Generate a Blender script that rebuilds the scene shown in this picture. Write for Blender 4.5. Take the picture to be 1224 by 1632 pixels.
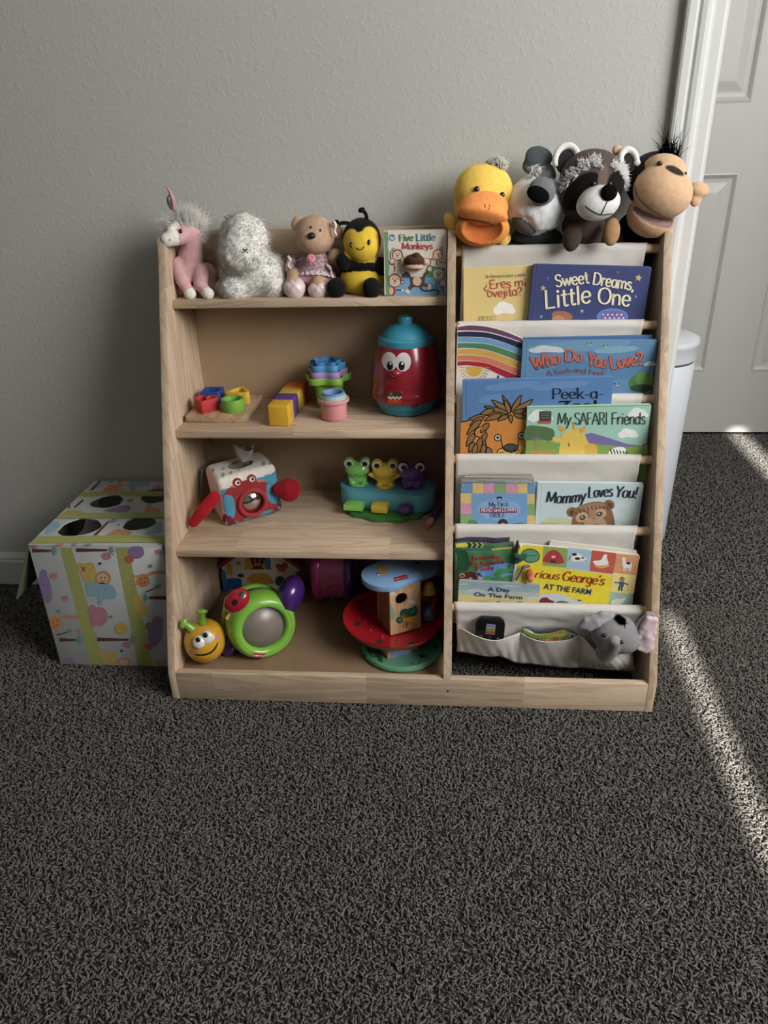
import bpy, bmesh, math, random
import numpy as np
from mathutils import Vector, Matrix
from mathutils.geometry import tessellate_polygon
from mathutils.bvhtree import BVHTree

random.seed(7)
RNG = np.random.default_rng(7)
scene = bpy.context.scene
COL = scene.collection
for _o in list(bpy.data.objects):
    bpy.data.objects.remove(_o)

# ------------------------------------------------------------------ camera
CAM = np.array([0.060, -1.578, 0.9996])
YAW, PITCH, ROLL, FPX = 0.0828, 0.4605, -0.0281, 1167.47


def cam_axes():
    cy, sy = math.cos(YAW), math.sin(YAW)
    f = np.array([-sy * math.cos(PITCH), cy * math.cos(PITCH), -math.sin(PITCH)])
    r = np.array([cy, sy, 0.0])
    u = np.cross(r, f)
    c, s = math.cos(ROLL), math.sin(ROLL)
    return c * r + s * u, -s * r + c * u, f


CR, CU, CF = cam_axes()
cam_data = bpy.data.cameras.new('camera')
cam_data.sensor_fit = 'HORIZONTAL'
cam_data.sensor_width = 36.0
cam_data.lens = 36.0 * FPX / 1224.0
cam_data.clip_start = 0.02
cam = bpy.data.objects.new('camera', cam_data)
COL.objects.link(cam)
cam.matrix_world = Matrix(((CR[0], CU[0], -CF[0], CAM[0]), (CR[1], CU[1], -CF[1], CAM[1]),
                           (CR[2], CU[2], -CF[2], CAM[2]), (0, 0, 0, 1)))
scene.camera = cam

# ------------------------------------------------------------------ light, exposure
scene.view_settings.view_transform = 'Standard'
scene.view_settings.look = 'None'
scene.view_settings.gamma = 1.0
scene.view_settings.use_curve_mapping = False
scene.view_settings.exposure = 0.0

world = bpy.data.worlds.new('sky')
scene.world = world
world.use_nodes = True
world.node_tree.nodes['Background'].inputs[0].default_value = (0.75, 0.86, 1.0, 1)
world.node_tree.nodes['Background'].inputs[1].default_value = 0.6


def area_light(name, loc, target, sx, sy, power, col):
    d = bpy.data.lights.new(name, 'AREA')
    d.shape = 'RECTANGLE'
    d.size, d.size_y = sx, sy
    d.energy = power
    d.color = col
    o = bpy.data.objects.new(name, d)
    COL.objects.link(o)
    o.location = loc
    o.rotation_euler = (Vector(target) - Vector(loc)).to_track_quat('-Z', 'Y').to_euler()
    return o


# daylight through the window in the right-hand wall, and the hallway's daylight
area_light('window_daylight', (1.93, -1.48, 1.76), (0.1, -0.35, 0.65), 1.5, 1.15, 74, (1.0, 0.99, 0.975))
area_light('hall_daylight', (1.9, 0.35, 1.75), (0.9, 0.75, 0.6), 0.8, 1.0, 4.2, (1.0, 0.99, 0.96))
sun_d = bpy.data.lights.new('sun', 'SUN')
sun_d.energy = 24.0
sun_d.angle = math.radians(0.8)
sun_d.color = (1.0, 0.95, 0.88)
sun = bpy.data.objects.new('sun', sun_d)
COL.objects.link(sun)
SUN_DIR = Vector((0.03, 1.0, -0.50)).normalized()
sun.rotation_euler = SUN_DIR.to_track_quat('-Z', 'Y').to_euler()


# ------------------------------------------------------------------ pixel -> point helpers (1224 x 1632 frame)
def ray(x, y):
    return CF + CR * (x - 612.0) / FPX - CU * (y - 816.0) / FPX


def onX(x, y, X):
    d = ray(x, y)
    return CAM + d * (X - CAM[0]) / d[0]


def onY(x, y, Y):
    d = ray(x, y)
    return CAM + d * (Y - CAM[1]) / d[1]


def onZ(x, y, Z):
    d = ray(x, y)
    return CAM + d * (Z - CAM[2]) / d[2]


def onP(x, y, p0, n):
    d = ray(x, y)
    return CAM + d * (np.dot(np.asarray(p0) - CAM, n) / np.dot(d, n))


def mpp(P):
    return float(np.dot(np.asarray(P) - CAM, CF) / FPX)


# ------------------------------------------------------------------ materials
def lin(h):
    if not isinstance(h, str):
        return tuple(h)
    h = h.lstrip('#')
    v = [int(h[i:i + 2], 16) / 255 for i in (0, 2, 4)]
    v = [x / 12.92 if x <= 0.04045 else ((x + 0.055) / 1.055) ** 2.4 for x in v]
    g = .3 * v[0] + .59 * v[1] + .11 * v[2]
    return tuple(x * .97 + g * .03 for x in v)   # slightly faded dyes


_MATS = {}


def nt(m):
    m.use_nodes = True
    t = m.node_tree
    return t, t.nodes, t.links, t.nodes['Principled BSDF']


def M(h, rough=0.5, var=0.06, scale=60.0, bump=0.0, bscale=None, sheen=0.0, coat=0.0, metal=0.0, spec=None):
    """plain colour with procedural tone variation and fine relief"""
    key = (h, rough, var, scale, bump, bscale, sheen, coat, metal, spec)
    if key in _MATS:
        return _MATS[key]
    m = bpy.data.materials.new('mat_' + (h.strip('#') if isinstance(h, str) else 'c'))
    t, N, L, b = nt(m)
    c = lin(h)
    tc = N.new('ShaderNodeTexCoord')
    nz = N.new('ShaderNodeTexNoise')
    nz.inputs['Scale'].default_value = scale
    nz.inputs['Detail'].default_value = 3
    L.new(tc.outputs['Object'], nz.inputs['Vector'])
    mr = N.new('ShaderNodeMapRange')
    mr.inputs['From Min'].default_value = 0.3
    mr.inputs['From Max'].default_value = 0.7
    mr.inputs['To Min'].default_value = 1 - var
    mr.inputs['To Max'].default_value = 1 + var
    L.new(nz.outputs['Fac'], mr.inputs['Value'])
    mx = N.new('ShaderNodeVectorMath')
    mx.operation = 'SCALE'
    mx.inputs[0].default_value = c
    L.new(mr.outputs[0], mx.inputs['Scale'])
    L.new(mx.outputs[0], b.inputs['Base Color'])
    b.inputs['Roughness'].default_value = rough
    b.inputs['Metallic'].default_value = metal
    if spec is not None:
        b.inputs['Specular IOR Level'].default_value = spec
    if sheen:
        b.inputs['Sheen Weight'].default_value = sheen
        b.inputs['Sheen Roughness'].default_value = 0.5
    if coat:
        b.inputs['Coat Weight'].default_value = coat
        b.inputs['Coat Roughness'].default_value = 0.08
    if bump:
        n2 = N.new('ShaderNodeTexNoise')
        n2.inputs['Scale'].default_value = bscale or scale * 4
        n2.inputs['Detail'].default_value = 2
        L.new(tc.outputs['Object'], n2.inputs['Vector'])
        bp = N.new('ShaderNodeBump')
        bp.inputs['Strength'].default_value = bump
        bp.inputs['Distance'].default_value = 0.002
        L.new(n2.outputs['Fac'], bp.inputs['Height'])
        L.new(bp.outputs[0], b.inputs['Normal'])
    _MATS[key] = m
    return m


def attr_mat(name, rough=0.9, sheen=0.06, bump=0.35, bscale=420.0, var=0.10, coat=0.0):
    """colour from the mesh's own 'Col' attribute (dyed cloth panels), fine fuzz relief"""
    key = ('attr', name)
    if key in _MATS:
        return _MATS[key]
    m = bpy.data.materials.new(name)
    t, N, L, b = nt(m)
    a = N.new('ShaderNodeVertexColor')
    a.layer_name = 'Col'
    tc = N.new('ShaderNodeTexCoord')
    nz = N.new('ShaderNodeTexNoise')
    nz.inputs['Scale'].default_value = bscale * 0.25
    nz.inputs['Detail'].default_value = 4
    L.new(tc.outputs['Object'], nz.inputs['Vector'])
    mr = N.new('ShaderNodeMapRange')
    mr.inputs['From Min'].default_value = 0.3
    mr.inputs['From Max'].default_value = 0.7
    mr.inputs['To Min'].default_value = 1 - var
    mr.inputs['To Max'].default_value = 1 + var
    L.new(nz.outputs['Fac'], mr.inputs['Value'])
    mx = N.new('ShaderNodeVectorMath')
    mx.operation = 'SCALE'
    L.new(a.outputs['Color'], mx.inputs[0])
    L.new(mr.outputs[0], mx.inputs['Scale'])
    L.new(mx.outputs[0], b.inputs['Base Color'])
    b.inputs['Roughness'].default_value = rough
    b.inputs['Sheen Weight'].default_value = sheen
    b.inputs['Coat Weight'].default_value = coat
    if rough > .7:
        b.inputs['Specular IOR Level'].default_value = .12
    if bump:
        n2 = N.new('ShaderNodeTexNoise')
        n2.inputs['Scale'].default_value = bscale
        L.new(tc.outputs['Object'], n2.inputs['Vector'])
        bp = N.new('ShaderNodeBump')
        bp.inputs['Strength'].default_value = bump
        bp.inputs['Distance'].default_value = 0.0015
        L.new(n2.outputs['Fac'], bp.inputs['Height'])
        L.new(bp.outputs[0], b.inputs['Normal'])
    _MATS[key] = m
    return m


def wood(axis='x', h='#c6ae94', dark='#a2866b', rough=0.55, block=0.31, seed=0.0, key=None):
    """finger-jointed pine, grain running along the given object axis"""
    k = ('wood', axis, h, dark, block, seed)
    if k in _MATS:
        return _MATS[k]
    m = bpy.data.materials.new('pine_' + axis)
    t, N, L, b = nt(m)
    tc = N.new('ShaderNodeTexCoord')
    sp = N.new('ShaderNodeSeparateXYZ')
    L.new(tc.outputs['Object'], sp.inputs[0])
    ai = 'xyz'.index(axis)
    # block index along the grain
    ad = N.new('ShaderNodeMath'); ad.operation = 'ADD'; ad.inputs[1].default_value = 5.13 + seed
    L.new(sp.outputs[ai], ad.inputs[0])
    dv = N.new('ShaderNodeMath'); dv.operation = 'DIVIDE'; dv.inputs[1].default_value = block
    L.new(ad.outputs[0], dv.inputs[0])
    fl = N.new('ShaderNodeMath'); fl.operation = 'FLOOR'
    L.new(dv.outputs[0], fl.inputs[0])
    wn = N.new('ShaderNodeTexWhiteNoise'); wn.noise_dimensions = '1D'
    L.new(fl.outputs[0], wn.inputs['W'])
    # stretched grain, shifted per block
    sc = [34.0, 34.0, 34.0]
    sc[ai] = 2.6
    mp = N.new('ShaderNodeMapping')
    mp.inputs['Scale'].default_value = sc
    L.new(tc.outputs['Object'], mp.inputs['Vector'])
    of = N.new('ShaderNodeVectorMath'); of.operation = 'MULTIPLY_ADD'
    of.inputs[1].default_value = (9.0, 9.0, 9.0)
    L.new(wn.outputs['Color'], of.inputs[0])
    L.new(mp.outputs[0], of.inputs[2])
    n1 = N.new('ShaderNodeTexNoise')
    n1.inputs['Scale'].default_value = 1.0
    n1.inputs['Detail'].default_value = 5
    n1.inputs['Distortion'].default_value = 1.2
    L.new(of.outputs[0], n1.inputs['Vector'])
    wv = N.new('ShaderNodeMath'); wv.operation = 'MULTIPLY'; wv.inputs[1].default_value = 26.0
    L.new(n1.outputs['Fac'], wv.inputs[0])
    sn = N.new('ShaderNodeMath'); sn.operation = 'SINE'
    L.new(wv.outputs[0], sn.inputs[0])
    mr = N.new('ShaderNodeMapRange')
    mr.inputs['From Min'].default_value = -0.2
    mr.inputs['From Max'].default_value = 1.0
    mr.inputs['To Min'].default_value = 0.0
    mr.inputs['To Max'].default_value = 0.52
    L.new(sn.outputs[0], mr.inputs['Value'])
    mx = N.new('ShaderNodeMix'); mx.data_type = 'RGBA'
    mx.inputs[6].default_value = (*lin(h), 1)
    mx.inputs[7].default_value = (*lin(dark), 1)
    L.new(mr.outputs[0], mx.inputs[0])
    m2 = N.new('ShaderNodeMapRange')
    m2.inputs['To Min'].default_value = 0.88
    m2.inputs['To Max'].default_value = 1.10
    L.new(wn.outputs['Value'], m2.inputs['Value'])
    sc2 = N.new('ShaderNodeVectorMath'); sc2.operation = 'SCALE'
    L.new(mx.outputs[2], sc2.inputs[0])
    L.new(m2.outputs[0], sc2.inputs['Scale'])
    L.new(sc2.outputs[0], b.inputs['Base Color'])
    b.inputs['Roughness'].default_value = rough
    b.inputs['Specular IOR Level'].default_value = 0.3
    bp = N.new('ShaderNodeBump'); bp.inputs['Strength'].default_value = 0.12; bp.inputs['Distance'].default_value = 0.001
    L.new(sn.outputs[0], bp.inputs['Height'])
    L.new(bp.outputs[0], b.inputs['Normal'])
    _MATS[k] = m
    return m


# ------------------------------------------------------------------ scene graph helpers
WLOC = {}


def thing(name, label, cat, loc, group=None):
    o = bpy.data.objects.new(name, None)
    o.empty_display_size = 0.02
    COL.objects.link(o)
    o.location = Vector([float(v) for v in loc])
    WLOC[o] = np.array([float(v) for v in loc])
    o['label'] = label
    o['category'] = cat
    if group:
        o['group'] = group
    return o


def tag(o, label, cat, group=None):
    o['label'] = label
    o['category'] = cat
    if group:
        o['group'] = group
    return o


def obj(name, V, F, mats, parent=None, smooth=False, mi=None, cols=None, label=None, origin=None, angle=None):
    """one mesh object from world-space vertices; its origin sits at its own centre"""
    V = np.asarray(V, dtype=np.float64).reshape(-1, 3)
    c = (V.min(0) + V.max(0)) / 2 if origin is None else np.asarray(origin, float)
    me = bpy.data.meshes.new(name)
    if isinstance(F, np.ndarray):
        n, k = F.shape
        me.vertices.add(len(V))
        me.vertices.foreach_set('co', (V - c).ravel())
        me.loops.add(n * k)
        me.loops.foreach_set('vertex_index', F.ravel().astype(np.int32))
        me.polygons.add(n)
        me.polygons.foreach_set('loop_start', np.arange(0, n * k, k, dtype=np.int32))
        me.update(calc_edges=True)
    else:
        me.from_pydata((V - c).tolist(), [], [list(f) for f in F])
    if not isinstance(mats, (list, tuple)):
        mats = [mats]
    for m in mats:
        me.materials.append(m)
    if mi is not None:
        me.polygons.foreach_set('material_index', np.asarray(mi, dtype=np.int32))
    if cols is not None:
        a = me.color_attributes.new('Col', 'FLOAT_COLOR', 'POINT')
        cc = np.ones((len(V), 4), dtype=np.float32)
        cc[:, :3] = cols
        a.data.foreach_set('color', cc.ravel())
    if smooth:
        me.polygons.foreach_set('use_smooth', np.ones(len(me.polygons), dtype=bool))
        if angle:
            me.set_sharp_from_angle(angle=math.radians(angle))
    me.validate()
    me.update()
    o = bpy.data.objects.new(name, me)
    COL.objects.link(o)
    base = WLOC[parent] if parent is not None else np.zeros(3)
    o.location = Vector((c - base).tolist())
    WLOC[o] = c
    if parent is not None:
        o.parent = parent
    if label:
        o['label'] = label
    return o


class MB:
    """collects shapes for ONE mesh"""

    def __init__(s):
        s.v, s.f, s.m, s.n = [], [], [], 0

    def add(s, V, F, mi=0):
        V = np.asarray(V, float).reshape(-1, 3)
        s.v.append(V)
        for f in F:
            s.f.append([int(i) + s.n for i in f])
            s.m.append(mi)
        s.n += len(V)
        return s

    def build(s, name, mats, parent=None, smooth=False, label=None, angle=None, origin=None):
        return obj(name, np.concatenate(s.v), s.f, mats, parent, smooth, s.m, None, label, origin, angle)


def frame(c, ax=None):
    return np.asarray(c, float), (np.eye(3) if ax is None else np.asarray(ax, float))


def rotz(a):
    c, s = math.cos(a), math.sin(a)
    return np.array([[c, s, 0], [-s, c, 0], [0, 0, 1.0]])  # rows are local axes


def rbox(c, size, r=0.002, seg=2, ax=None):
    """box with rounded edges; ax rows = local axes in world"""
    bm = bmesh.new()
    bmesh.ops.create_cube(bm, size=1.0)
    for v in bm.verts:
        v.co = Vector((v.co.x * size[0], v.co.y * size[1], v.co.z * size[2]))
    r = min(r, min(size) * 0.49)
    if r > 0:
        bmesh.ops.bevel(bm, geom=bm.edges[:], offset=r, segments=seg, affect='EDGES', profile=0.5)
    bm.verts.ensure_lookup_table()
    V = np.array([v.co[:] for v in bm.verts])
    F = [[v.index for v in f.verts] for f in bm.faces]
    bm.free()
    c, A = frame(c, ax)
    return V @ A + c, F


def lathe(prof, n=32, c=(0, 0, 0), ax=None, sx=1.0, sy=1.0, arc=None, cap=True):
    """prof: [(r, z)...] turned about the local z axis"""
    V, F = [], []
    full = arc is None
    a0, a1 = (0, 2 * math.pi) if full else arc
    m = n if full else n + 1
    for (r, z) in prof:
        for i in range(m):
            a = a0 + (a1 - a0) * i / n
            V.append((r * math.cos(a) * sx, r * math.sin(a) * sy, z))
    for j in range(len(prof) - 1):
        for i in range(n):
            i2 = (i + 1) % m
            F.append((j * m + i, j * m + i2, (j + 1) * m + i2, (j + 1) * m + i))
    if full and cap:
        if prof[0][0] > 1e-6:
            F.append(tuple(reversed(range(m))))
        if prof[-1][0] > 1e-6:
            F.append(tuple((len(prof) - 1) * m + i for i in range(m)))
    c, A = frame(c, ax)
    return np.array(V) @ A + c, F


def axes_from(z, hint=(0, 0, 1)):
    z = np.asarray(z, float)
    z = z / np.linalg.norm(z)
    h = np.asarray(hint, float)
    if abs(np.dot(z, h / np.linalg.norm(h))) > 0.98:
        h = np.array([0, 1.0, 0.13])
    x = np.cross(h, z)
    x /= np.linalg.norm(x)
    return np.array([x, np.cross(z, x), z])


def ball(c, r, n=20, ax=None):
    """ellipsoid, r scalar or triple"""
    r = (r, r, r) if np.isscalar(r) else r
    k = n // 2
    prof = [(math.sin(math.pi * j / k), -math.cos(math.pi * j / k)) for j in range(k + 1)]
    V, F = lathe(prof, n, cap=False)
    c, A = frame(c, ax)
    return (V * np.asarray(r)) @ A + c, F


def catmull(P, n=8, closed=False):
    P = [np.asarray(p, float) for p in P]
    if len(P) < 3:
        return np.array(P)
    out = []
    m = len(P)
    rng = range(m if closed else m - 1)
    for i in rng:
        p1, p2 = P[i], P[(i + 1) % m]
        p0 = P[i - 1] if (closed or i > 0) else 2 * p1 - p2
        p3 = P[(i + 2) % m] if (closed or i + 2 < m) else 2 * p2 - p1
        for k in range(n):
            t = k / n
            out.append(0.5 * ((2 * p1) + (-p0 + p2) * t + (2 * p0 - 5 * p1 + 4 * p2 - p3) * t * t + (-p0 + 3 * p1 - 3 * p2 + p3) * t ** 3))
    if not closed:
        out.append(P[-1])
    return np.array(out)


def tube(path, r, n=10, cap=True, sq=1.0):
    path = np.asarray(path, float)
    m = len(path)
    rr = np.full(m, r, float) if np.isscalar(r) else np.interp(np.linspace(0, 1, m), np.linspace(0, 1, len(r)), r)
    T = np.gradient(path, axis=0)
    T /= np.linalg.norm(T, axis=1)[:, None] + 1e-12
    A = axes_from(T[0])
    x = A[0]
    V, F = [], []
    for i in range(m):
        x = x - T[i] * np.dot(x, T[i])
        x /= np.linalg.norm(x)
        y = np.cross(T[i], x)
        for k in range(n):
            a = 2 * math.pi * k / n
            V.append(path[i] + rr[i] * (math.cos(a) * x + sq * math.sin(a) * y))
    for i in range(m - 1):
        for k in range(n):
            k2 = (k + 1) % n
            F.append((i * n + k, i * n + k2, (i + 1) * n + k2, (i + 1) * n + k))
    if cap:
        F.append(tuple(reversed(range(n))))
        F.append(tuple((m - 1) * n + k for k in range(n)))
    return np.array(V), F


def prism(poly, h0, h1, c=(0, 0, 0), ax=None, bevel=0.0, holes=()):
    """2D outline (local x, y) extruded along local z from h0 to h1, with optional holes; bevel rounds the top and bottom rims"""
    loops = [list(map(tuple, poly))] + [list(map(tuple, q)) for q in holes]
    tris = tessellate_polygon([[Vector((p[0], p[1], 0)) for p in lp] for lp in loops])
    flat = [p for lp in loops for p in lp]
    n = len(flat)
    V = [(p[0], p[1], h0) for p in flat] + [(p[0], p[1], h1) for p in flat]
    F = []

    def area2(t):
        a, b, c2 = (flat[i] for i in t)
        return (b[0] - a[0]) * (c2[1] - a[1]) - (b[1] - a[1]) * (c2[0] - a[0])
    for t in tris:
        t = list(t) if area2(t) > 0 else list(reversed(t))
        F.append([t[2], t[1], t[0]])
        F.append([i + n for i in t])
    s = 0
    for li, lp in enumerate(loops):
        m = len(lp)
        A = sum(lp[i][0] * lp[(i + 1) % m][1] - lp[(i + 1) % m][0] * lp[i][1] for i in range(m))
        ccw = (A > 0) if li == 0 else (A < 0)
        for i in range(m):
            a, b = s + i, s + (i + 1) % m
            F.append([a, b, b + n, a + n] if ccw else [b, a, a + n, b + n])
        s += m
    V = np.array(V, float)
    if bevel > 0:
        bm = bmesh.new()
        vs = [bm.verts.new(v) for v in V]
        for f in F:
            try:
                bm.faces.new([vs[i] for i in f])
            except ValueError:
                pass
        bm.verts.ensure_lookup_table()
        bmesh.ops.dissolve_limit(bm, angle_limit=0.01, verts=bm.verts[:], edges=bm.edges[:])
        ed = [e for e in bm.edges if abs(e.verts[0].co.z - e.verts[1].co.z) < 1e-7 and len(e.link_faces) == 2 and e.calc_face_angle(0) > 0.5]
        bmesh.ops.bevel(bm, geom=ed, offset=bevel, segments=2, affect='EDGES', profile=0.5, clamp_overlap=True)
        bm.verts.index_update()
        bm.verts.ensure_lookup_table()
        V = np.array([v.co[:] for v in bm.verts])
        F = [[v.index for v in f.verts] for f in bm.faces]
        bm.free()
    c, A = frame(c, ax)
    return V @ A + c, F


def circ(r, n=24, cx=0, cy=0, ry=None, rot=0.0):
    ry = r if ry is None else ry
    o = []
    for i in range(n):
        a = 2 * math.pi * i / n
        x, y = r * math.cos(a), ry * math.sin(a)
        o.append((cx + x * math.cos(rot) - y * math.sin(rot), cy + x * math.sin(rot) + y * math.cos(rot)))
    return o


def rrect(w, h, r, n=5, cx=0, cy=0):
    o = []
    for (sx, sy, a0) in ((1, 1, 0), (-1, 1, 90), (-1, -1, 180), (1, -1, 270)):
        for k in range(n + 1):
            a = math.radians(a0 + 90 * k / n)
            o.append((cx + sx * (w / 2 - r) + r * math.cos(a), cy + sy * (h / 2 - r) + r * math.sin(a)))
    return o


# ------------------------------------------------------------------ soft bodies: signed distance shapes blended into one skin
def s_ell(c, r, R=None):
    c = np.asarray(c, float)
    r = np.asarray((r, r, r) if np.isscalar(r) else r, float)

    def fn(P):
        q = P - c
        if R is not None:
            q = q @ np.asarray(R).T
        k0 = np.linalg.norm(q / r, axis=-1)
        k1 = np.linalg.norm(q / (r * r), axis=-1) + 1e-9
        return k0 * (k0 - 1) / k1
    fn.bb = (c - r.max(), c + r.max())
    return fn


def s_cap(a, b, ra, rb=None):
    a, b = np.asarray(a, float), np.asarray(b, float)
    rb = ra if rb is None else rb

    def fn(P):
        d = b - a
        t = np.clip(((P - a) @ d) / (d @ d), 0, 1)
        return np.linalg.norm(P - a - t[..., None] * d, axis=-1) - (ra + (rb - ra) * t)
    m = max(ra, rb)
    fn.bb = (np.minimum(a, b) - m, np.maximum(a, b) + m)
    return fn


def s_path(pts, rad):
    pts = [np.asarray(p, float) for p in pts]
    fs = [s_cap(pts[i], pts[i + 1], rad[i], rad[i + 1]) for i in range(len(pts) - 1)]

    def fn(P):
        return np.min([g(P) for g in fs], axis=0)
    fn.bb = (np.min([g.bb[0] for g in fs], 0), np.max([g.bb[1] for g in fs], 0))
    return fn


def s_box(c, h, r=0.01, R=None):
    c, h = np.asarray(c, float), np.asarray(h, float)

    def fn(P):
        q = P - c
        if R is not None:
            q = q @ np.asarray(R).T
        q = np.abs(q) - (h - r)
        return np.linalg.norm(np.maximum(q, 0), axis=-1) + np.minimum(q.max(-1), 0) - r
    m = np.linalg.norm(h)
    fn.bb = (c - m, c + m)
    return fn


def surface_nets(prims, vox=0.0022, k=0.006, cut=None):
    """prims: [(fn, colour, blend)] -> V, F(quads), colours"""
    lo = np.min([p[0].bb[0] for p in prims], 0) - 3 * vox - 0.004
    hi = np.max([p[0].bb[1] for p in prims], 0) + 3 * vox + 0.004
    n = np.ceil((hi - lo) / vox).astype(int) + 1
    ax = [lo[i] + vox * np.arange(n[i]) for i in range(3)]
    D = np.full(tuple(n), 1.0)
    for p in prims:
        fn = p[0]
        kk = p[2] if len(p) > 2 and p[2] is not None else k
        m = 3 * vox + kk * 1.2 + 0.002
        i0 = np.maximum(np.floor((fn.bb[0] - m - lo) / vox).astype(int), 0)
        i1 = np.minimum(np.ceil((fn.bb[1] + m - lo) / vox).astype(int) + 1, n)
        sl = tuple(slice(i0[j], i1[j]) for j in range(3))
        G = np.stack(np.meshgrid(*[ax[j][sl[j]] for j in range(3)], indexing='ij'), -1)
        d = fn(G)
        o = D[sl]
        if kk > 0:
            h = np.clip(0.5 + 0.5 * (o - d) / kk, 0, 1)
            D[sl] = o * (1 - h) + d * h - kk * h * (1 - h)
        else:
            D[sl] = np.minimum(o, d)
    if cut is not None:
        G = np.stack(np.meshgrid(*ax, indexing='ij'), -1)
        for c in cut:
            D = np.maximum(D, -c(G))
    S = D < 0
    N = tuple(x - 1 for x in n)
    acc = np.zeros(N + (3,))
    cnt = np.zeros(N)
    offs = [(a, b, c) for a in (0, 1) for b in (0, 1) for c in (0, 1)]
    for a in offs:
        for d in range(3):
            if a[d]:
                continue
            b = list(a)
            b[d] = 1
            sa = tuple(slice(a[j], a[j] + N[j]) for j in range(3))
            sb = tuple(slice(b[j], b[j] + N[j]) for j in range(3))
            da, db = D[sa], D[sb]
            ms = S[sa] != S[sb]
            t = np.where(ms, da / np.where(ms, da - db, 1), 0)
            for j in range(3):
                acc[..., j] += np.where(ms, a[j] + (t if j == d else 0), 0)
            cnt += ms
    act = cnt > 0
    idx = -np.ones(N, dtype=np.int64)
    idx[act] = np.arange(act.sum())
    ijk = np.argwhere(act)
    V = lo + vox * (ijk + acc[act] / cnt[act][:, None])
    quads = []
    for d in range(3):
        e1, e2 = (d + 1) % 3, (d + 2) % 3
        sa = [slice(0, n[j]) for j in range(3)]
        sa[d] = slice(0, n[d] - 1)
        sb = list(sa)
        sb[d] = slice(1, n[d])
        A, B = S[tuple(sa)], S[tuple(sb)]
        E = np.argwhere(A != B)
        if not len(E):
            continue
        ok = (E[:, e1] > 0) & (E[:, e2] > 0) & (E[:, e1] < n[e1] - 1) & (E[:, e2] < n[e2] - 1)
        E = E[ok]
        flip = A[tuple(E.T)]
        q = []
        for (o1, o2) in ((-1, -1), (0, -1), (0, 0), (-1, 0)):
            c = E.copy()
            c[:, e1] += o1
            c[:, e2] += o2
            q.append(idx[tuple(c.T)])
        q = np.stack(q, 1)
        q[~flip] = q[~flip][:, ::-1]
        quads.append(q)
    F = np.concatenate(quads)
    F = F[(F >= 0).all(1)]
    if np.einsum('ij,ij->i', V[F[:, 0]], np.cross(V[F[:, 1]], V[F[:, 2]])).sum() < 0:
        F = F[:, ::-1].copy()
    # dyed cloth: each point takes the colour of the piece it belongs to
    best = np.full(len(V), 1e9)
    cols = np.zeros((len(V), 3))
    for p in prims:
        d = p[0](V)
        m = d < best
        best[m] = d[m]
        cols[m] = lin(p[1])
    return V, F, cols


def paint(V, cols, fn, h, soft=0.0012):
    d = fn(V)
    w = np.clip(0.5 - d / (2 * soft), 0, 1)[:, None]
    return cols * (1 - w) + np.array(lin(h)) * w


def soft(name, prims, parent, mat=None, vox=0.0022, k=0.006, paints=(), cut=None, label=None):
    V, F, c = surface_nets(prims, vox, k, cut)
    for (fn, h) in paints:
        c = paint(V, c, fn, h)
    o = obj(name, V, F, mat or attr_mat('plush'), parent, True, None, c, label)
    return o, V, F


def normals(V, F):
    F = np.asarray(F)
    nn = np.cross(V[F[:, 1]] - V[F[:, 0]], V[F[:, 2]] - V[F[:, 0]])
    N = np.zeros_like(V)
    for j in range(F.shape[1]):
        np.add.at(N, F[:, j], nn)
    return N / (np.linalg.norm(N, axis=1)[:, None] + 1e-12)


def strands(P, N, length, width, jitter=0.5, droop=0.3, seg=3, comb=None):
    """P roots, N directions -> tapered three-sided strands (V, F tris/quads mixed)"""
    n = len(P)
    L = length * (0.65 + 0.7 * RNG.random(n))
    D = N + jitter * RNG.normal(size=(n, 3))
    if comb is not None:
        D = D + np.asarray(comb)
    D /= np.linalg.norm(D, axis=1)[:, None]
    side = np.cross(D, RNG.normal(size=(n, 3)))
    side /= np.linalg.norm(side, axis=1)[:, None]
    up = np.cross(D, side)
    bend = RNG.normal(size=(n, 3)) * 0.35 + np.array([0, 0, -droop])
    V = np.zeros((n, (seg) * 3 + 1, 3))
    for s in range(seg):
        t = s / seg
        c = P + D * (L * t)[:, None] + bend * (L * t * t)[:, None]
        w = width * (1 - 0.55 * t)
        for k in range(3):
            a = 2 * math.pi * k / 3
            V[:, s * 3 + k] = c + w * (math.cos(a) * side + math.sin(a) * up)
    V[:, seg * 3] = P + D * L[:, None] + bend * L[:, None]
    m = seg * 3 + 1
    T = []
    for s in range(seg - 1):
        for k in range(3):
            k2 = (k + 1) % 3
            T += [(s * 3 + k, s * 3 + k2, (s + 1) * 3 + k2), (s * 3 + k, (s + 1) * 3 + k2, (s + 1) * 3 + k)]
    for k in range(3):
        T.append(((seg - 1) * 3 + k, (seg - 1) * 3 + (k + 1) % 3, seg * 3))
    T = np.array(T)
    F = (T[None] + (np.arange(n) * m)[:, None, None]).reshape(-1, 3)
    return V.reshape(-1, 3), F


def fur_mat(h):
    key = ('fur', h)
    if key in _MATS:
        return _MATS[key]
    m = bpy.data.materials.new('fur_' + h.strip('#'))
    t, N, L, b = nt(m)
    N.remove(b)
    c = (*lin(h), 1)
    d = N.new('ShaderNodeBsdfDiffuse'); d.inputs[0].default_value = c
    tr = N.new('ShaderNodeBsdfTranslucent'); tr.inputs[0].default_value = c
    mx = N.new('ShaderNodeMixShader'); mx.inputs[0].default_value = .5
    L.new(d.outputs[0], mx.inputs[1]); L.new(tr.outputs[0], mx.inputs[2])
    L.new(mx.outputs[0], N['Material Output'].inputs['Surface'])
    _MATS[key] = m
    return m


def sample(V, N, mask, n):
    i = np.flatnonzero(mask)
    i = RNG.choice(i, n, replace=len(i) < n)
    return V[i] + RNG.normal(size=(n, 3)) * 0.0012, N[i]
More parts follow.
